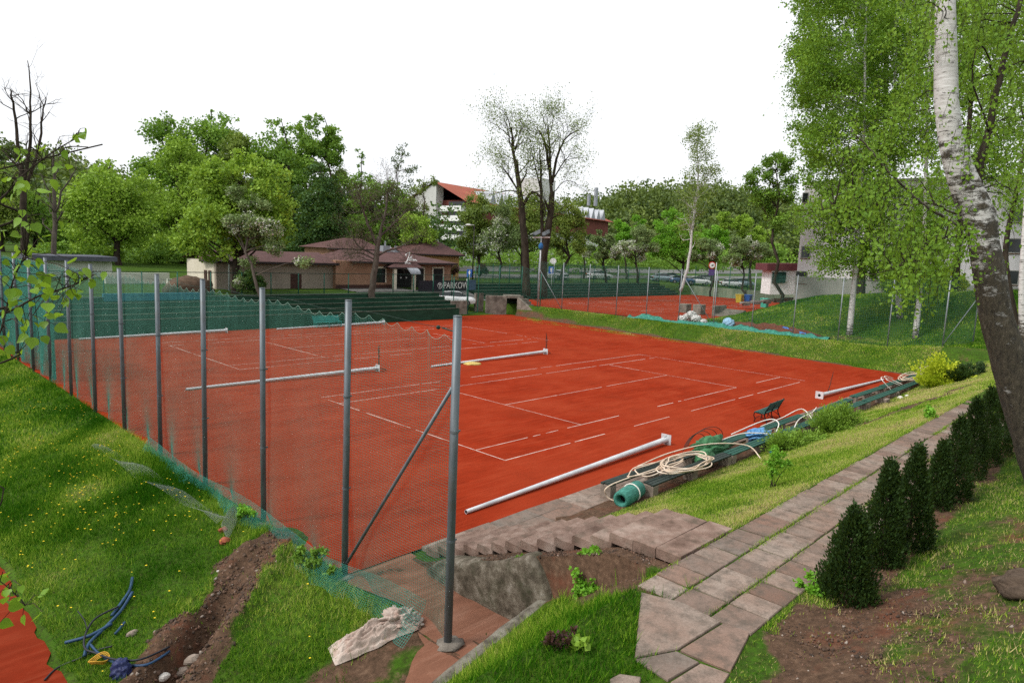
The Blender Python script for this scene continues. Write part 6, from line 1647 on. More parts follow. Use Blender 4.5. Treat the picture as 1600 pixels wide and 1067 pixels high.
# tufts in the joints of the path
n = 16000; X_ = rg.uniform(-7, 15, n); k = rg.integers(0, 3, n); Y_ = np.choose(k, [-10.065, -10.615, -9.50]) + rg.normal(size=n) * np.choose(k, [.032, .028, .035])
kp = rg.random(n) < np.choose(k, [.85, .65, .9]) * np.clip(vnoise(X_ * 1.4, Y_ * 3, 2) * 2.6 - .75, .03, 1); X_, Y_ = X_[kp], Y_[kp]
gz_extra = np.full(len(X_), .035)
GX.append(X_); GY.append(Y_); GH.append(rg.uniform(.02, .055, len(X_))); GW.append(np.full(len(X_), .010)); GT.append(rg.uniform(.4, .8, len(X_)))
nj = len(X_)
GX = np.concatenate(GX); GY = np.concatenate(GY); GH = np.concatenate(GH); GW = np.concatenate(GW); GT = np.concatenate(GT)
gz = h(GX, GY); gz[-nj:] += .04; n = len(GX)
a = rg.uniform(0, 2 * math.pi, n); ld = rg.uniform(0, 2 * math.pi, n); ln = GH * rg.uniform(.1, .9, n)
b0_ = np.stack([GX, GY, gz - .01], -1); sdv = np.stack([np.cos(a), np.sin(a), np.zeros(n)], -1) * GW[:, None] / 2; tip = b0_ + np.stack([np.cos(ld) * ln, np.sin(ld) * ln, GH], -1)
V = np.stack([b0_ - sdv, b0_ + sdv, tip], 1).reshape(-1, 3); F = np.arange(n * 3).reshape(n, 3)
M_grass, t, b = nodes('grass_blade'); at = t.nodes.new('ShaderNodeAttribute'); at.attribute_name = 'lc'
col = ramp(t, at.outputs['Fac'], [(0.0, (.016, .085, .002)), (.38, (.046, .155, .004)), (.62, (.215, .365, .028)), (.82, (.40, .50, .065)), (1.0, (.52, .43, .20))]).outputs[0]
t.links.new(col, b.inputs['Base Color']); b.inputs['Roughness'].default_value = .8; b.inputs['Specular IOR Level'].default_value = .06
tr = t.nodes.new('ShaderNodeBsdfTranslucent'); t.links.new(col, tr.inputs['Color']); mx = t.nodes.new('ShaderNodeMixShader'); mx.inputs[0].default_value = .3
t.links.new(b.outputs[0], mx.inputs[1]); t.links.new(tr.outputs[0], mx.inputs[2]); t.links.new(mx.outputs[0], [q for q in t.nodes if q.type == 'OUTPUT_MATERIAL'][0].inputs['Surface'])
o = rawobj('grass', V, F, M_grass, None, {'lc': np.repeat(GT, 3)}); o['kind'] = 'stuff'
# dandelions
n = 1500; X_ = rg.uniform(-11.9, -8, n); Y_ = rg.uniform(-5, 22, n) ; kp = (soil(X_, Y_) < .2) & (rg.random(n) < np.clip(fbm(X_ * 1.1, Y_ * .7, 44) * 3.2 - 1.15, .02, 1) * (.12 + .88 * sm(-1, 5, Y_))); X_, Y_ = X_[kp], Y_[kp]
P = np.stack([X_, Y_, h(X_, Y_) + rg.uniform(.07, .15, len(X_))], -1); a = np.linspace(0, 2 * math.pi, 7)[:-1]; rd = rg.uniform(.013, .024, len(X_))
V = (P[:, None] + np.stack([np.cos(a), np.sin(a), np.zeros(6)], -1)[None] * rd[:, None, None]).reshape(-1, 3)
o = rawobj('dandelions', V, np.arange(len(X_) * 6).reshape(-1, 6), mat('dandelion_yellow', (.75, .55, .02), 5)); o['kind'] = 'stuff'
# clods and chips on the bare earth
def clods(n, x0, x1, y0, y1, smin, smax, thr):
    X_, Y_ = scatter_xy(n, x0, x1, y0, y1, rg); kp = soil(X_, Y_) > thr; X_, Y_ = X_[kp], Y_[kp]; n = len(X_)
    P = np.stack([X_, Y_, h(X_, Y_)], -1); s = smin + (smax - smin) * rg.random(n) ** 4
    oc = np.array([(1, 0, 0), (-1, 0, 0), (0, 1, 0), (0, -1, 0), (0, 0, 1), (0, 0, -1)], float); d = oc[None] * rg.uniform(.5, 1.1, (n, 6, 1)) + rg.normal(size=(n, 6, 3)) * .2
    V = (P[:, None] + d * s[:, None, None]); f = np.array([(0, 2, 4), (2, 1, 4), (1, 3, 4), (3, 0, 4), (2, 0, 5), (1, 2, 5), (3, 1, 5), (0, 3, 5)])
    return V.reshape(-1, 3), (np.arange(n)[:, None, None] * 6 + f[None]).reshape(-1, 3)
cl_ = [clods(16000, -12, -7.4, -5, 0.2, .008, .055, .45), clods(9000, -6.4, -5.3, -9.5, -4.3, .006, .035, .4), clods(11000, -9.5, -3.5, -14, -11.2, .005, .030, .45), clods(4000, 10, 22, -9, -6, .015, .06, .5)]
V, F = join(cl_)
m_cl, t, b = nodes('earth_clod'); gm = t.nodes.new('ShaderNodeNewGeometry'); t.links.new(ramp(t, gm.outputs['Random Per Island'], [(0, (.035, .022, .015)), (.6, (.095, .058, .038)), (.95, (.16, .085, .055)), (1, (.30, .26, .22))]).outputs[0], b.inputs['Base Color']); b.inputs['Roughness'].default_value = .95
o = rawobj('rubble', V, F, m_cl); o['kind'] = 'stuff'
# ------------------------------------------------------------------ buildings, cars, signs
M_roof = mat('brown_tile', [(0.3, (0.060, 0.030, 0.028)), (0.7, (0.115, 0.058, 0.054))], 1.5, 6, .8, 0, .3, 12, .2, (1, 1, 6))
M_orange = mat('orange_plaster', [(0.3, (0.25, 0.135, 0.085)), (0.7, (0.33, 0.19, 0.125))], .8, 5, .9)
M_ochre = mat('ochre_plaster', [(0.3, (0.33, 0.185, 0.075)), (0.7, (0.42, 0.25, 0.105))], .8, 5, .9)
M_beige = mat('beige_plaster', [(0.3, (0.22, 0.18, 0.145)), (0.7, (0.31, 0.255, 0.21))], .6, 6, .9)
M_cream = mat('cream_plaster', [(0.3, (0.52, 0.47, 0.37)), (0.7, (0.64, 0.58, 0.48))], .8, 5, .9)
M_pale = mat('pale_plaster', [(0.3, (0.42, 0.44, 0.38)), (0.7, (0.55, 0.56, 0.50))], .6, 6, .9)
M_glass = mat('dark_glass', (0.012, 0.015, 0.018), 3, 3, .12, 0, 0, None, .6)
M_dark = mat('dark_void', (0.010, 0.009, 0.009), 3, 3, .7)
M_brown = mat('brown_wood', [(0.3, (0.035, 0.014, 0.010)), (0.7, (0.07, 0.028, 0.02))], 3, 5, .7)
M_white = mat('white_paint', [(0.3, (0.70, 0.70, 0.69)), (0.7, (0.82, 0.82, 0.81))], 3, 4, .6)
M_trim = mat('dark_eaves', (0.028, 0.022, 0.022), 3, 3, .7)
M_lead = mat('grey_metal', [(0.3, (0.22, 0.24, 0.27)), (0.7, (0.34, 0.36, 0.39))], 3, 4, .5, .3)
CY = 43.6
def X(px, py=430, y=CY):
    return float(pax(px, py, 1, y)[0])
def Zp(px, py, y=CY):
    return float(pax(px, py, 1, y)[2])
cf = thing('cafe_building', 'low café with brown hipped roofs, orange front and long beige wing', 'building', (X(540), CY, 2.3))
g0 = 2.1
# beige wing
xa, xb = X(338), X(521); ze = Zp(430, 409)
mb = MB(); mb.bx(xa, xb, CY, CY + 6, g0, ze); obj('wall', mb, M_beige, cf)
mb = MB(); mb.bx(X(454), X(471), CY - .03, CY + .1, g0, Zp(460, 428)); obj('door', mb, M_brown, cf)
xl = X(313, 430, CY + 3)
mb = MB(); mb.prism([(xl, CY + 3.0), (xa + .02, CY + .05), (xa + .02, CY + 6), (xl, CY + 6)], g0, ze - .05); obj('end_wall', mb, M_cream, cf)
for q_ in (.35, .62):
    mb = MB(); a0 = np.array([xl, CY + 3.0]); a1 = np.array([xa, CY + .05]); d = (a1 - a0) / np.linalg.norm(a1 - a0); c = a0 + (a1 - a0) * q_; nn = np.array([d[1], -d[0]])
    mb.obox((c[0] + nn[0] * .0, c[1] + nn[1] * .0, 3.3), (*d * .25, 0), (*nn * .04, 0), (0, 0, .5)); obj('window', mb, M_brown, cf)
mb = MB(); rz = Zp(430, 393)
mb.add([(xl - .4, CY + 2.2, ze - .02), (xa - .1, CY - .6, ze - .02), (xb + .3, CY - .6, ze + .0), (xb + .3, CY + 3.4, rz), (xl - .2, CY + 3.4, rz - .1), (xb + .3, CY + 6.5, ze), (xl - .4, CY + 6.5, ze)], [(0, 1, 2, 3, 4), (4, 3, 5, 6)])
mb.add([(xl - .4, CY + 2.2, ze - .2), (xa - .1, CY - .6, ze - .2), (xb + .3, CY - .6, ze - .2), (xl - .4, CY + 2.2, ze - .025), (xa - .1, CY - .6, ze - .025), (xb + .3, CY - .6, ze - .005)], [(0, 1, 4, 3), (1, 2, 5, 4)], 1)
rf = obj('roof', mb, [M_roof, M_trim], cf)
# orange middle
x1, x2 = X(520), X(608); zm = Zp(560, 408)
mb = MB(); mb.bx(x1 + .01, x2, CY - .5, CY + 7, g0, zm); w1 = obj('wall', mb, M_orange, cf)
mb = MB(); mb.bx(x1, x2, CY - .53, CY - .505, g0, g0 + .55); obj('plinth', mb, M_brown, cf)
def window(x0, x1_, z0, z1, y, frame=M_cream, fw=.14, m=M_glass, parent=cf):
    mb = MB(); mb.bx(x0 - fw, x1_ + fw, y - .06, y + .02, z1, z1 + fw * 1.2); mb.bx(x0 - fw, x0, y - .06, y + .02, z0, z1); mb.bx(x1_, x1_ + fw, y - .06, y + .02, z0, z1)
    f_ = obj('window', mb, frame, parent)
    mb = MB(); mb.bx(x0, x1_, y - .03, y + .015, z0, z1); obj('pane', mb, m, f_)
    return f_
window(X(583), X(597), Zp(590, 441), Zp(590, 419), CY - .5)
# right part with doors
x3 = X(709)
mb = MB(); mb.bx(x2 + .01, x3, CY + .6, CY + 7, g0, zm + .1); obj('wall', mb, M_orange, cf)
window(X(655), X(667), g0, Zp(660, 420), CY + .6, M_cream, .16, M_dark); window(X(682), X(697), g0, Zp(690, 420), CY + .6, M_cream, .16, M_dark)
mb = MB(); e0, e1 = X(541), X(713); zr = Zp(620, 393.5, CY + 4)
mb.add([(e0, CY - 1.1, zm), (X(618), CY - 1.1, zm + .0), (e1, CY - .2, zm + .02), (X(660), CY + 4, zr), (X(566), CY + 4, zr), (e1, CY + 7.5, zm), (e0, CY + 7.5, zm)], [(0, 1, 2, 3, 4), (4, 3, 5, 6), (2, 5, 3), (0, 4, 6)])
mb.add([(e0, CY - 1.1, zm - .18), (X(618), CY - 1.1, zm - .18), (e1, CY - .2, zm - .16), (e0, CY - 1.1, zm - .005), (X(618), CY - 1.1, zm - .005), (e1, CY - .2, zm + .015)], [(0, 1, 4, 3), (1, 2, 5, 4)], 1)
obj('roof', mb, [M_roof, M_trim], cf)
# porch
pa, pb = X(608, 417, CY - 1.6), X(660, 417, CY - 1.6); zpo = Zp(630, 418, CY - 1.6); ap = Zp(634, 399, CY)
pc = thing_porch = None
mb = MB(); mx_ = X(634)
mb.add([(pa, CY - 1.7, zpo), (pb, CY - 1.7, zpo), (mx_ + .2, CY + .4, ap), (pa + .2, CY + 2, zpo + .1), (pb - .2, CY + 2, zpo + .1)], [(0, 1, 2), (0, 2, 3), (1, 4, 2)])
mb.add([(pa, CY - 1.7, zpo - .14), (pb, CY - 1.7, zpo - .14), (pb, CY - 1.7, zpo - .004), (pa, CY - 1.7, zpo - .004), (pa + .2, CY + 2, zpo - .05), (pb - .2, CY + 2, zpo - .05)], [(0, 1, 2, 3), (0, 4, 5, 1)], 1)
obj('porch_roof', mb, [M_roof, M_trim], cf)
for px in (617, 647):
    xx = X(px, 435, CY - 1.5); mb = MB(); mb.bx(xx - .16, xx + .16, CY - 1.6, CY - 1.28, g0, zpo - .145); obj('porch_column', mb, M_cream, cf)
mb = MB(); mb.bx(X(620, 435, CY + .5), X(646, 435, CY + .5), CY + .45, CY + .59, g0, zpo - .2); d_ = obj('door', mb, M_dark, cf)
for px in (626.5, 635):
    xx = X(px, 434, CY + .4); mb = MB(); mb.cyl((0, 0), .1, -.015, .015, 12); 
    mb.V = [(xx + v[0], CY + .43 + v[2], Zp(630, 434) + v[1]) for v in mb.V]; obj('notice', mb, M_white, d_)
# white script lettering on the porch roof, as bent wire strokes
lt = MB()
def stroke(pl, r=.055):
    Q = smooth_path([np.array(pax(600 + a / 10.667, 380 + b_ / 10.667, 1, CY - 1.05)) for a, b_ in pl], 4); lt.tube(Q, r, 5)
stroke([(372, 222), (366, 195), (392, 172), (430, 160), (425, 190), (400, 262), (378, 320), (352, 362), (346, 350), (372, 318), (400, 300)])
stroke([(400, 300), (440, 240), (462, 228), (430, 285), (425, 300), (445, 280), (458, 265), (450, 295), (470, 280), (478, 268), (474, 296), (492, 282), (500, 274), (498, 298), (516, 282), (528, 280), (526, 298), (550, 290)])
stroke([(345, 325), (362, 312), (372, 322), (350, 345), (380, 345)], .04); stroke([(390, 322), (384, 352), (392, 335), (404, 338), (398, 352)], .04); stroke([(410, 330), (408, 350), (420, 348), (424, 332)], .04); stroke([(432, 322), (428, 352), (440, 352), (446, 340), (434, 338)], .04)
o = obj('lettering', lt, M_white, cf, True)
# curved awning
mb = MB(); V = []; ax0, ax1 = X(637, 425, CY - 1.9), X(652, 425, CY - 1.9); zt = Zp(650, 419, CY - 1.9)
for i, xx in enumerate(np.linspace(ax0, ax1, 2)):
    for a in np.linspace(0, math.pi / 2, 8):
        V.append((xx, CY - 1.75 - .75 * math.sin(a), zt - .62 + .62 * math.cos(a)))
mb.grid(V, 8, 2); mb.F.append(tuple(range(8))); mb.M.append(0); obj('awning', mb, M_lead, cf)
# hipped pavilions behind
def pavilion(px0, px1, pyw, pye, pxa, pya, y, wl, ridge=0):
    a, b_ = X(px0, pye, y), X(px1, pye, y); ze_ = Zp((px0 + px1) / 2, pye, y); za = Zp(pxa, pya, y + 3.2); dpt = 6.5; ov = .55
    mb = MB(); mb.bx(a + ov, b_ - ov, y + ov, y + dpt - ov, g0, ze_); obj('wall', mb, wl, cf)
    cx = X(pxa, pya, y + 3.2); mb = MB()
    mb.add([(a, y, ze_), (b_, y, ze_), (b_, y + dpt, ze_), (a, y + dpt, ze_), (cx - ridge, y + dpt / 2, za), (cx + ridge, y + dpt / 2, za)], [(0, 1, 5, 4), (1, 2, 5), (2, 3, 4, 5), (3, 0, 4), (3, 2, 1, 0)])
    mb.bx(a, b_, y - .02, y + .06, ze_ - .16, ze_ - .003, 1); obj('roof', mb, [M_roof, M_trim], cf)
pavilion(512, 600, 398, 389, 551, 372.5, CY + 8, M_orange, 1.2)
pavilion(634, 727, 400, 397.5, 676, 373, CY + 8, M_ochre, 0)
for px, py0, py1, w_ in ((601, 396, 384, .45), (617, 396, 391, .35)):
    xx = X(px, 390, CY + 4); mb = MB(); mb.bx(xx - w_, xx + w_, CY + 3.6, CY + 4.3, Zp(px, py0 + 2, CY + 4), Zp(px, py1, CY + 4)); obj('chimney', mb, M_lead, cf)
    mb = MB(); mb.tube([(xx, CY + 3.9, Zp(px, py1, CY + 4)), (xx, CY + 3.9, Zp(px, py1, CY + 4) + .5)], .09, 8); obj('chimney_pot', mb, M_lead, cf)

# banner with its lettering
byy = CY - 1.9
bn = thing('banner', 'black banner with white emblem and lettering in front of the café', 'banner', (X(705, 445, byy), byy, 2.3))
xb0, xb1 = X(654, 447, byy), X(729, 447, byy); zb0, zb1 = Zp(690, 455, byy), Zp(690, 438.5, byy)
M_bn = mat('black_banner', (0.012, 0.010, 0.018), 3, 3, .5)
mb = MB(); mb.bx(xb0, xb1, byy, byy + .04, zb0, zb1); obj('banner_cloth', mb, M_bn, bn)
for xx in np.linspace(xb0 + .1, xb1 - .1, 4):
    mb = MB(); mb.tube([(xx, byy + .08, g0), (xx, byy + .08, zb1 + .02)], .03, 6); obj('stake', mb, M_trim, bn)
M_let = mat('banner_lettering', (0.70, 0.68, 0.64), 4, 3, .6)
def text(s, x, y, z, size, m, parent, rot=(math.pi / 2, 0, 0), nm='lettering', al='LEFT', sx=1.0):
    c = bpy.data.curves.new(nm, 'FONT'); c.body = s; c.size = size; c.extrude = .008; c.align_x = al; c.align_y = 'CENTER'
    o = bpy.data.objects.new(nm, c); COL.objects.link(o); dg_ = bpy.context.evaluated_depsgraph_get(); dg_.update()
    me = bpy.data.meshes.new_from_object(o.evaluated_get(dg_)); bpy.data.objects.remove(o); bpy.data.curves.remove(c)
    o = bpy.data.objects.new(nm, me); COL.objects.link(o); me.materials.clear(); me.materials.append(m)
    o.rotation_euler = rot; o.scale = (sx, 1, 1); q = np.array([x, y, z]) - (PLACE[parent.name] if parent else 0); o.location = tuple(q)
    if parent: o.parent = parent
    return o
zc = (zb0 + zb1) / 2 + .02
text('PARKOWA', X(692.5, 446, byy), byy - .012, zc, (zb1 - zb0) * .86, M_let, bn, sx=.86)
mb = MB(); cx_ = X(687.3, 445, byy); rr_ = .30
mb.tube([(cx_ + rr_ * math.cos(a), byy - .01, zc + rr_ * math.sin(a)) for a in np.linspace(0, 2 * math.pi, 25)], .028, 5); mb.bx(cx_ - .16, cx_ + .16, byy - .02, byy - .004, zc + .10, zc + .17); mb.bx(cx_ - .035, cx_ + .035, byy - .021, byy - .005, zc - .18, zc + .10)
obj('emblem', mb, M_let, bn)
pb_ = thing('notice_board', 'blue grey notice board on a pale frame at the end of the banner', 'board', (X(736, 446, byy), byy, 2.3))
mb = MB(); mb.bx(X(730, 446, byy), X(743, 446, byy), byy - .05, byy, zb0 + .1, zb1 + .1); obj('panel', mb, mat('blue_board', [(0.3, (.03, .07, .12)), (.7, (.08, .14, .20))], 2), pb_)
mb = MB(); mb.bx(X(729.3, 446, byy), X(730.3, 446, byy), byy - .06, byy + .05, g0, zb1 + .2); obj('frame', mb, M_white, pb_)

# white shed at the left
SY = 56
sx0, sx1 = X(60, 410, SY), X(178, 410, SY); zs = Zp(120, 408, SY)
sh_ = thing('long_shed', 'long white flat roofed shed behind the tall fence', 'building', ((sx0 + sx1) / 2, SY, 2.3))
mb = MB(); mb.bx(sx0, sx1, SY + .6, SY + 6, 2, zs); obj('wall', mb, M_pale, sh_)
mb = MB(); mb.bx(sx0 - .5, sx1 + .3, SY, SY + 6.5, zs + .003, zs + .42); obj('roof', mb, mat('slate_blue_roof', [(0.3, (.05, .055, .075)), (.7, (.10, .105, .13))], 2), sh_)
mb = MB(); mb.bx(X(165, 435, 50), X(265, 435, 50), 50, 50.4, 2, Zp(230, 426.5, 50)); o = obj('boundary_wall', mb, M_pale); tag(o, 'low white wall between the shed and the wood', 'wall')
mb = MB(); mb.bx(X(262, 440, 47), X(322, 440, 47), 47, 47.3, 2, Zp(290, 436, 47)); o = obj('boundary_wall', mb, M_pale); tag(o, 'lower white wall with dark coping left of the café wing', 'wall')
p = pw(295, 452, 52); V = []
mb = MB(); mb.blob((p[0], p[1], 2.5), (1.9, 1.2, 1.1), 3, .3, 16, 10); o = obj('leaf_heap', mb, mat('brown_heap', [(0.3, (.05, .032, .02)), (.7, (.13, .085, .055))], 4, 6, .95, 0, .8, 10), None, True); tag(o, 'brown heap of earth beside the café wing railing', 'heap')
mb = MB(); mb.bx(X(160, 450, 37.2), X(318, 450, 37.2), 37.0, 37.35, 2.0, 2.5); o = obj('blue_sheeting', mb, mat('teal_blue_sheet', [(0.3, (.015, .09, .13)), (.7, (.03, .17, .25))], 2), None); tag(o, 'long strip of teal blue sheeting along the top step of the stand', 'sheeting')

# apartment block
def lin(a, b_, t):
    return a + (b_ - a) * t
ab = pw(728, 400, 148); ae = pw(946, 400, 205)
ab[2] = ae[2] = 3.0
bd = (ae - ab); BL = np.linalg.norm(bd); bd /= BL; bn_ = np.array([-bd[1], bd[0], 0.0])
if bn_ @ CF < 0: bn_ = -bn_
AB = thing('apartment_block', 'long pale apartment block with red roof and white balconies', 'building', ab)
def ap3(u, v, z):
    return ab + bd * u + bn_ * v + np.array([0, 0, z - 3.0])
Ztop = float(pw(698, 288, 153)[2]); Zev = float(pw(729, 315, 148)[2]); Wd = 15.0
M_apt = mat('white_render', [(0.3, (0.46, 0.46, 0.44)), (0.7, (0.58, 0.58, 0.56))], .2, 5, .9)
M_redroof = mat('red_tile', [(0.3, (0.24, 0.060, 0.035)), (0.7, (0.34, 0.095, 0.055))], .4, 6, .85)
M_redwall = mat('dark_red_boards', [(0.3, (0.10, 0.03, 0.022)), (0.7, (0.17, 0.05, 0.036))], .6, 5, .85)
mb = MB(); Zl = Zev - 5
mb.add([ap3(0, 0, 0), ap3(BL, 0, 0), ap3(BL, Wd, 0), ap3(0, Wd, 0), ap3(0, 0, Zl), ap3(BL, 0, Zl), ap3(BL, Wd, Zl), ap3(0, Wd, Zl)], [(0, 1, 5, 4), (1, 2, 6, 5), (2, 3, 7, 6), (3, 0, 4, 7)])
obj('wall', mb, M_apt, AB)
mb = MB(); mb.add([ap3(0, -.3, Zl), ap3(BL, -.3, Zl), ap3(BL, Wd, Zl), ap3(0, Wd, Zl), ap3(0, -.3, Zev + .2), ap3(BL, -.3, Zev + .2), ap3(BL, Wd, Zev + .2), ap3(0, Wd, Zev + .2)], [(0, 1, 5, 4), (1, 2, 6, 5), (2, 3, 7, 6), (3, 0, 4, 7), (3, 2, 1, 0)]); obj('upper_storey', mb, M_redwall, AB)
mb = MB(); mb.add([ap3(-2.6, -1.6, Zev - .3), ap3(BL + 1, -1.6, Zev - .3), ap3(BL - 5, Wd / 2, Ztop), ap3(-2.6, Wd / 2, Ztop), ap3(BL + 1, Wd + 1.6, Zev - .3), ap3(-2.6, Wd + 1.6, Zev - .3)], [(0, 1, 2, 3), (3, 2, 4, 5), (1, 4, 2)])
obj('roof', mb, M_redroof, AB)
# the projecting gable end: pale wall up to the roof line with recessed balconies
mb = MB(); mb.add([ap3(-2.2, Wd * .47, 0), ap3(-2.2, Wd + .5, 0), ap3(-2.2, Wd + .5, Zev - .4), ap3(-2.2, Wd * .5, Ztop - .3), ap3(-2.2, Wd * .47, Ztop - .5), ap3(.3, Wd * .47, 0), ap3(.3, Wd * .47, Ztop - .5), ap3(.3, Wd + .5, 0), ap3(.3, Wd + .5, Zev - .4)], [(0, 1, 2, 3, 4), (0, 4, 6, 5), (1, 7, 8, 2)]); obj('gable_wall', mb, M_apt, AB)
for k in range(4):
    z = float(pw(708, 376 - 14.8 * k, 150)[2]); z2 = z + 1.15
    mb = MB(); mb.obox(ap3(-.9, 3.0, (z + z2) / 2), bd * 1.3, bn_ * 2.9, (0, 0, (z2 - z) / 2)); obj('balcony', mb, M_white, AB)
    mb = MB(); mb.obox(ap3(-.02, 3.0, z2 + .55), bd * .06, bn_ * 2.2, (0, 0, .5)); obj('window', mb, M_glass, AB)
rq = np.random.default_rng(3)
for u in np.arange(9, BL - 3, 6.2):
    for z in (5.0, 8.0, 11.0, 14.0):
        if z + 1.6 < Zl:
            mb = MB(); mb.obox(ap3(u, -.02, z + .8), bd * 1.0, bn_ * .06, (0, 0, .8)); obj('window', mb, M_glass, AB)
for u in np.arange(8, BL - 4, 3.3):
    t0 = .30; zc = lin(Zev, Ztop, t0); v = lin(-1.6, Wd / 2, t0) - 2.2
    mb = MB(); q = lin(Zev, Ztop, .72); mb.add([ap3(u - 1.25, v, zc - 1.2), ap3(u + 1.25, v, zc - 1.2), ap3(u, v, zc + 1.7), ap3(u, v + 5.4, zc + 1.7), ap3(u - 1.25, v + 2.4, zc - .9), ap3(u + 1.25, v + 2.4, zc - .9)], [(0, 1, 2), (0, 2, 3, 4), (1, 5, 3, 2)], 0)
    obj('dormer', mb, M_lead, AB)
p = pw(930.5, 318, 196); mb = MB(); zt = float(pw(930.5, 294, 196)[2]); zb = float(pw(930, 322, 196)[2]); mb.tube([(p[0], p[1], zb), (p[0], p[1], zt)], .55, 10); mb.tube([(p[0] - 1.4, p[1] + 1.4, zb), (p[0] - 1.4, p[1] + 1.4, zb + 3.2)], .5, 8); obj('chimney', mb, M_lead, AB)
p = pw(838, 318, 175); mb = MB(); mb.obox(p, bd * 3.4, bn_ * 3.4, (0, 0, 6.0)); obj('lift_tower', mb, M_apt, AB)

# grey building at the right
gl_ = pw(1243, 447, 76); gr_ = pw(1700, 450, 60); zt = float(pw(1256, 290, 76)[2]); gb_ = 3.2
gd_ = gr_ - gl_; gd_[2] = 0; GL = np.linalg.norm(gd_); gd_ /= GL; gn = np.array([-gd_[1], gd_[0], 0.0]); 
if gn @ CF < 0: gn = -gn
GB = thing('grey_building', 'large plain grey building with dark square windows behind the birches', 'building', (gl_[0], gl_[1], gb_))
def g3(u, v, z):
    return np.array([gl_[0], gl_[1], 0]) + gd_ * u + gn * v + np.array([0, 0, z])
M_grey = mat('grey_render', [(0.3, (0.50, 0.48, 0.50)), (0.7, (0.62, 0.60, 0.615))], .35, 6, .92, 0, .1, 30, .2, (1, 1, .35))
M_base = mat('grey_plinth', [(0.3, (0.20, 0.20, 0.18)), (0.7, (0.30, 0.30, 0.27))], .5, 6, .92)
def gbox(u0, u1, v0, v1, z0, z1):
    mb = MB(); mb.obox(g3((u0 + u1) / 2, (v0 + v1) / 2, (z0 + z1) / 2), gd_ * (u1 - u0) / 2, gn * (v1 - v0) / 2, (0, 0, (z1 - z0) / 2)); return mb
obj('wall', gbox(0, GL, 0, 16, gb_, zt), M_grey, GB); obj('plinth', gbox(-.05, GL, -.06, .3, gb_ - .6, gb_ + 2.0), M_base, GB); obj('parapet', gbox(-.15, GL, -.12, 16.1, zt + .003, zt + .25), M_base, GB)
def pu(px, py):                              # along-wall position and height of a pixel on the facade
    d = ray(px, py); o_ = np.array([gl_[0], gl_[1], 0]); t_ = ((o_ - CC) @ gn) / (d @ gn); q = CC + d * t_; return (q - o_) @ gd_, q[2]
for (x0, y0, x1_, y1) in ((1243, 425, 1261, 441), (1254, 302, 1263, 316), (1252, 386, 1266, 402), (1383, 415, 1391, 432), (1466, 420, 1482, 436), (1358, 422, 1372, 436), (1577, 327, 1612, 346), (1572, 374, 1600, 394), (1570, 424, 1592, 443), (1420, 330, 1440, 350), (1420, 375, 1438, 395), (1300, 345, 1320, 362), (1330, 302, 1350, 318), (1610, 374, 1640, 394), (1605, 424, 1640, 443)):
    ua, za = pu(x0, y1); ub, zb = pu(x1_, y0); ua2, ub2 = min(ua, ub), max(ua, ub)
    f_ = obj('window', gbox(ua2 - .08, ub2 + .08, -.05, .05, za - .1, zb + .08), M_base, GB); obj('pane', gbox(ua2, ub2, -.055, .06, za, zb), M_glass, f_)
    obj('sill', gbox(ua2 - .1, ub2 + .1, -.12, .0, za - .16, za - .103), mat('brown_sill', (.12, .05, .035), 3), f_)
ax_ = thing('entrance_annex', 'small white annex with dark red flat roof beside the grey building', 'building', tuple(pw(1215, 447, 80)))
q = pw(1217, 447, 79); zr0 = float(pw(1215, 422, 79)[2]); zr1 = float(pw(1215, 411.5, 79)[2])
mb = MB(); mb.obox((q[0], q[1], (3 + zr0) / 2), CR * 1.55, CF * np.array([1, 1, 0]) * 1.5, (0, 0, (zr0 - 3) / 2)); obj('wall', mb, M_white, ax_)
mb = MB(); mb.obox((q[0] - CR[0] * .3, q[1] - CR[1] * .3, (zr0 + zr1) / 2 + .003), CR * 1.95, CF * np.array([1, 1, 0]) * 1.9, (0, 0, (zr1 - zr0) / 2)); obj('roof', mb, mat('maroon_fascia', [(0.3, (.09, .025, .03)), (.7, (.14, .04, .045))], 2), ax_)
wq = pw(1217, 434, 77.3); mb = MB(); mb.obox(wq, CR * .75, CF * .12, (0, 0, .62)); obj('window', mb, mat('green_glass', [(0.3, (.01, .035, .028)), (.7, (.03, .08, .065))], 2, 3, .15), ax_)

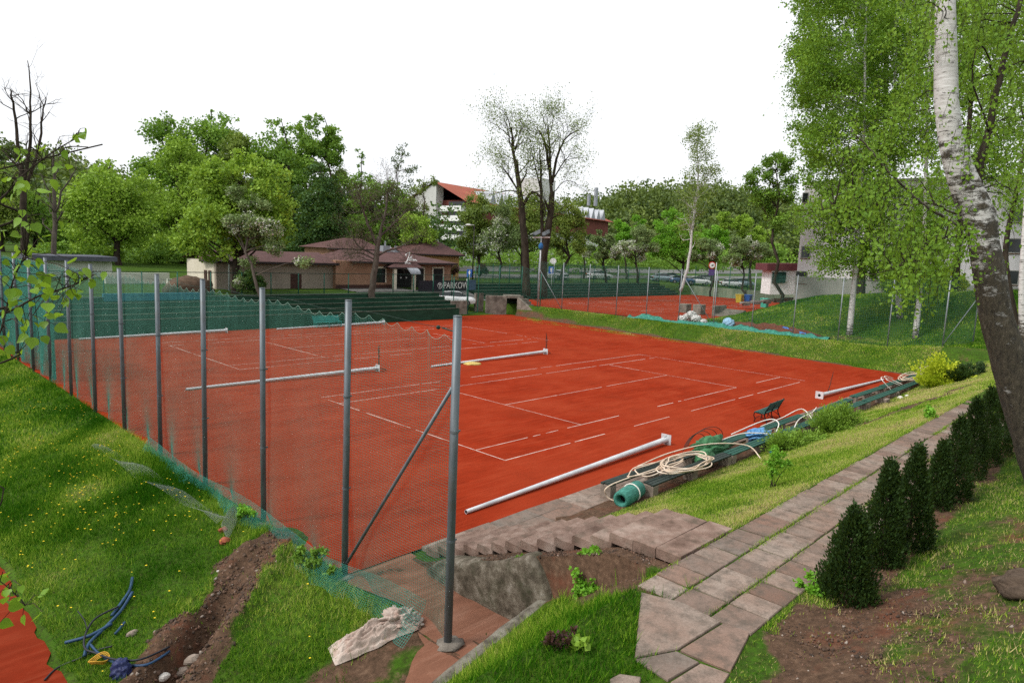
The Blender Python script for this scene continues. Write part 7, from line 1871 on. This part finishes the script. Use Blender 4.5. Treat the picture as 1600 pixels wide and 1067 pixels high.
# parked cars: one build, copied
M_tyre = mat('tyre', (0.012, 0.012, 0.012), 3, 3, .9); M_rim = mat('rim', (.35, .36, .37), 3, 3, .35, .8); M_lampw = mat('headlight', (.75, .76, .78), 3, 3, .15); M_lampr = mat('tail_light', (.35, .02, .015), 3, 3, .3)
def paint(c, nm):
    return mat(nm, c, 3, 3, .25, 0, 0, None, .6)
def make_car(label, mpaint):
    t_ = thing('parked_car', label, 'car', (0, 0, 0), 'parked cars')
    sec = [(-2.1, .30, .78, .72), (-2.05, .28, .92, .80), (-1.3, .25, .98, .85), (-.3, .24, .97, .87), (.9, .24, .94, .87), (1.7, .25, .86, .83), (2.05, .28, .72, .74), (2.12, .34, .60, .66)]
    mb = MB(); V = []
    for x, z0, z1, w_ in sec:
        V += [(x, -w_ * .92, z0), (x, -w_, (z0 + z1) * .5), (x, -w_ * .94, z1), (x, 0, z1 + .03), (x, w_ * .94, z1), (x, w_, (z0 + z1) * .5), (x, w_ * .92, z0)]
    mb.grid(V, 7, len(sec)); mb.F += [tuple(range(7)), tuple(range(len(V) - 1, len(V) - 8, -1))]; mb.M += [0, 0]; obj('body', mb, mpaint, t_, True, 0, True)
    rs_ = [(-1.75, .96, .70), (-1.15, 1.36, .60), (-.2, 1.44, .60), (.35, 1.40, .60), (1.1, .97, .72)]
    mb = MB(); V = []
    for x, z, w_ in rs_:
        V += [(x, -w_, z), (x, -w_ * .5, z + .02), (x, w_ * .5, z + .02), (x, w_, z)]
    mb.grid(V, 4, 5); obj('roof', mb, mpaint, t_, True, 0, True)
    for s_ in (-1, 1):
        mb = MB(); mb.add([(-1.62, s_ * .80, .97), (-1.12, s_ * .61, 1.33), (.33, s_ * .61, 1.37), (1.0, s_ * .80, .97)], [(0, 1, 2, 3)]); obj('side_window', mb, M_glass, t_, False, 0, True)
        for x in (-1.32, 1.30):
            mb = MB(); mb.tube([(x, s_ * .66, .31), (x, s_ * .86, .31)], .31, 18); wh = obj('wheel', mb, M_tyre, t_, False, 0, True); mb = MB(); mb.tube([(x, s_ * .855, .31), (x, s_ * .875, .31)], .19, 14); obj('rim', mb, M_rim, wh, False, 0, True)
        mb = MB(); mb.obox((2.06, s_ * .56, .66), (.06, 0, 0), (0, .15, 0), (0, 0, .07)); obj('headlight', mb, M_lampw, t_, False, 0, True); mb = MB(); mb.obox((-2.08, s_ * .62, .80), (.05, 0, 0), (0, .12, 0), (0, 0, .09)); obj('tail_light', mb, M_lampr, t_, False, 0, True)
    for nm, a, b_ in (('windscreen', (1.08, .985, .72), (.36, 1.39, .58)), ('rear_window', (-1.74, .975, .70), (-1.17, 1.345, .59))):
        o_ = .02 if nm == 'windscreen' else -.02; mb = MB(); mb.add([(a[0] + o_, -a[2], a[1] + .01), (a[0] + o_, a[2], a[1] + .01), (b_[0] + o_, b_[2], b_[1] + .01), (b_[0] + o_, -b_[2], b_[1] + .01)], [(0, 1, 2, 3)]); obj(nm, mb, M_glass, t_, False, 0, True)
    return t_
def copy_tree(o, parent=None):
    c = o.copy(); COL.objects.link(c); c.parent = parent
    for ch in list(o.children):
        copy_tree(ch, c)
    return c
pw_, ps_, pb2, pd_ = paint((.72, .73, .74), 'white_car_paint'), paint((.32, .34, .36), 'silver_car_paint'), paint((.04, .08, .16), 'blue_car_paint'), paint((.25, .33, .38), 'pale_blue_car_paint')
car0 = make_car('white car parked behind the block wall below the banner', pw_)
def place(o, p, yaw, label=None, pt=None):
    o.location = tuple(map(float, p)); o.rotation_euler = (0, 0, yaw)
    if label: o['label'] = label
    if pt:
        for ch in o.children:
            if ch.name.startswith(('body', 'roof')):
                ch.data = ch.data.copy(); ch.data.materials.clear(); ch.data.materials.append(pt)
q = gd(711, 70.5); place(car0, (q[0], q[1], q[2] + .02), -.77)
cars = [(868, 436, 104, 2.3, 'white car nose on behind the two tall sparse trees', None), (936, 432, 112, .4, 'white car under the flowering tree at the left of the parking rows', None), (1035, 430, 118, .2, 'pale blue car left of the bright green tree', pd_), (1048, 428, 124, .3, 'silver car behind the bright green tree', ps_), (1066, 430, 116, -.2, 'blue car right of the bright green trunk', pb2),
        (1090, 431, 118, .1, 'white car just right of the thin birch', None), (1104, 430, 126, .2, 'silver car behind the round sign', ps_), (1142, 430, 124, .1, 'white car near the green mesh fence', None), (1160, 430, 128, .2, 'pale blue car at the right end of the parking rows', pd_)]
for px, py, D, yw, lb, pt in cars:
    c = copy_tree(car0); g_ = gd(px, D); place(c, (g_[0], g_[1], g_[2] + .03), -.77 + yw, lb, pt)

# lamps and signs
M_pole = mat('pale_pole', [(0.3, (.42, .44, .45)), (.7, (.55, .57, .58))], 3, 4, .5, .2)
sl = thing('solar_lamp', 'white solar street lamp with two dark tilted panels behind court', 'lamp', tuple(gd(841, 79)))
b_ = PLACE[sl.name]; tz = float(pw(843, 372, 79)[2])
mb = MB(); mb.tube([b_ - [0, 0, .2], (b_[0], b_[1], tz)], .085, 10); obj('pole', mb, M_pole, sl, True)
mb = MB(); mb.obox((b_[0], b_[1], tz + .05), CR * 1.0, CF * .12, (0, 0, .07)); obj('arm', mb, M_white, sl)
for s_ in (-.55, .5):
    mb = MB(); mb.obox(np.array([b_[0], b_[1], tz + .55]) + CR * s_, CR * .42 + np.array([0, 0, .22]), CF * .5 + np.array([0, 0, .3]), np.array([0, 0, .03])); obj('solar_panel', mb, M_glass, sl)
mb = MB(); mb.blob((b_[0] - CF[0] * .1, b_[1] - CF[1] * .1, tz - .95), (.28, .28, .42), 1, .05); obj('blue_lamp', mb, mat('blue_plastic', (.03, .13, .32), 3), sl, True)
def street_lamp(px, py, D, label, hx):
    g_ = gd(px, D); z = float(pw(px, py, D)[2]); t_ = thing('street_lamp', label, 'lamp', tuple(g_), 'street lamps')
    mb = MB(); mb.tube([g_ - [0, 0, .2], (g_[0], g_[1], z)], [.09, .05], 8); obj('pole', mb, M_trim if D > 70 else M_pole, t_, True)
    mb = MB(); c = np.array([g_[0], g_[1], z]) + CR * hx; mb.tube([(g_[0], g_[1], z), c], .03, 6); mb.blob(c, (.42, .3, .13), 2, .05); obj('lamp_head', mb, M_white, t_, True)
street_lamp(738, 352, 84, 'street lamp with white head by the lime green tree', -.7)
street_lamp(358, 341, 57, 'street lamp with white head in the round fresh green crown', -.1)
def sign(px, py, D, r, label, m, m2=None, square=False):
    g_ = gd(px, D); c = pw(px, py, D); t_ = thing('road_sign', label, 'sign', tuple(g_), 'road signs')
    mb = MB(); mb.tube([g_ - [0, 0, .2], (g_[0], g_[1], c[2] + r * .8)], .035, 8); obj('pole', mb, M_pole, t_, True)
    f3 = -CF * np.array([1, 1, 0]); f3 /= np.linalg.norm(f3); rt = np.array([-f3[1], f3[0], 0]); up = np.array([0, 0, 1.0]); a = np.linspace(0, 2 * math.pi, 25)[:-1]
    def plate(rad, off, th=.012):
        mb = MB(); A = c + f3 * off
        if square:
            mb.obox(A, rt * rad * .7, f3 * th, up * rad)
        else:
            pts = [A + rt * rad * math.cos(q) + up * rad * math.sin(q) for q in a]; mb.poly(pts); pts2 = [q - f3 * th for q in pts]; mb.poly(pts2[::-1])
            mb.add(pts + pts2, [(i, i + 24, (i + 1) % 24 + 24, (i + 1) % 24) for i in range(24)])
        return mb
    obj('sign_plate', plate(r, .06), m, t_)
    if m2: obj('sign_face', plate(r * .76, .075), m2, t_)
    return t_, c, f3, rt
M_red = mat('sign_red', (.50, .03, .02), 4); M_sblue = mat('sign_blue', (.03, .12, .42), 4)
t_, c, f3, rt = sign(1112.5, 414.5, 62, .33, 'round white road sign with red rim above a purple plate', M_red, M_white)
mb = MB(); A = c + f3 * .085; mb.obox(A + rt * .03, rt * .10 + np.array([0, 0, .02]), f3 * .004, np.array([0, 0, .045])); obj('pictogram', mb, M_dark, t_)
mb = MB(); mb.obox(c + f3 * .06 - np.array([0, 0, .66]), rt * .27, f3 * .012, np.array([0, 0, .27])); obj('lower_plate', mb, mat('sign_purple', (.10, .05, .20), 4), t_)
for px, py, D, lb in ((733.5, 427, 82, 'blue and white sign beside the café corner'), (861, 422, 88, 'blue sign between the two tall sparse trees and lamp')):
    t_, c, f3, rt = sign(px, py, D, .46, lb, M_sblue, None, True); mb = MB(); mb.obox(c + f3 * .075, rt * .06, f3 * .004, np.array([0, 0, .27])); mb.obox(c + f3 * .076 + np.array([0, 0, .10]), rt * .16, f3 * .004, np.array([0, 0, .05])); obj('pictogram', mb, M_white, t_)
t_, c, f3, rt = sign(864.5, 408, 92, .42, 'small white warning sign above the far fence', M_white)

# bins
def bin_(px, D, label, m):
    g_ = gd(px, D); t_ = thing('wheelie_bin', label, 'bin', tuple(g_), 'bins by the annex'); mb = MB()
    mb.add([g_ + [sx * .42 * k, sy * .42 * k, z] for k, z in ((.85, .12), (1, 1.15)) for sx, sy in ((-1, -1), (1, -1), (1, 1), (-1, 1))], [(3, 2, 1, 0), (4, 5, 6, 7), (0, 1, 5, 4), (1, 2, 6, 5), (2, 3, 7, 6), (3, 0, 4, 7)]); obj('bin_body', mb, m, t_, False, .03)
    mb = MB(); mb.bx(g_[0] - .46, g_[0] + .46, g_[1] - .46, g_[1] + .46, g_[2] + 1.155, g_[2] + 1.25); obj('lid', mb, m, t_, False, .03)
for px, c, lb in ((1155, (.45, .36, .03), 'yellow wheeled bin behind the mossy wall'), (1168, (.02, .08, .30), 'blue wheeled bin behind the mossy wall'), (1194, (.06, .42, .30), 'turquoise bin beside the white annex')):
    bin_(px, 92 if px < 1190 else 84, lb, mat(lb.split()[0] + '_bin_plastic', c, 4, 3, .5))
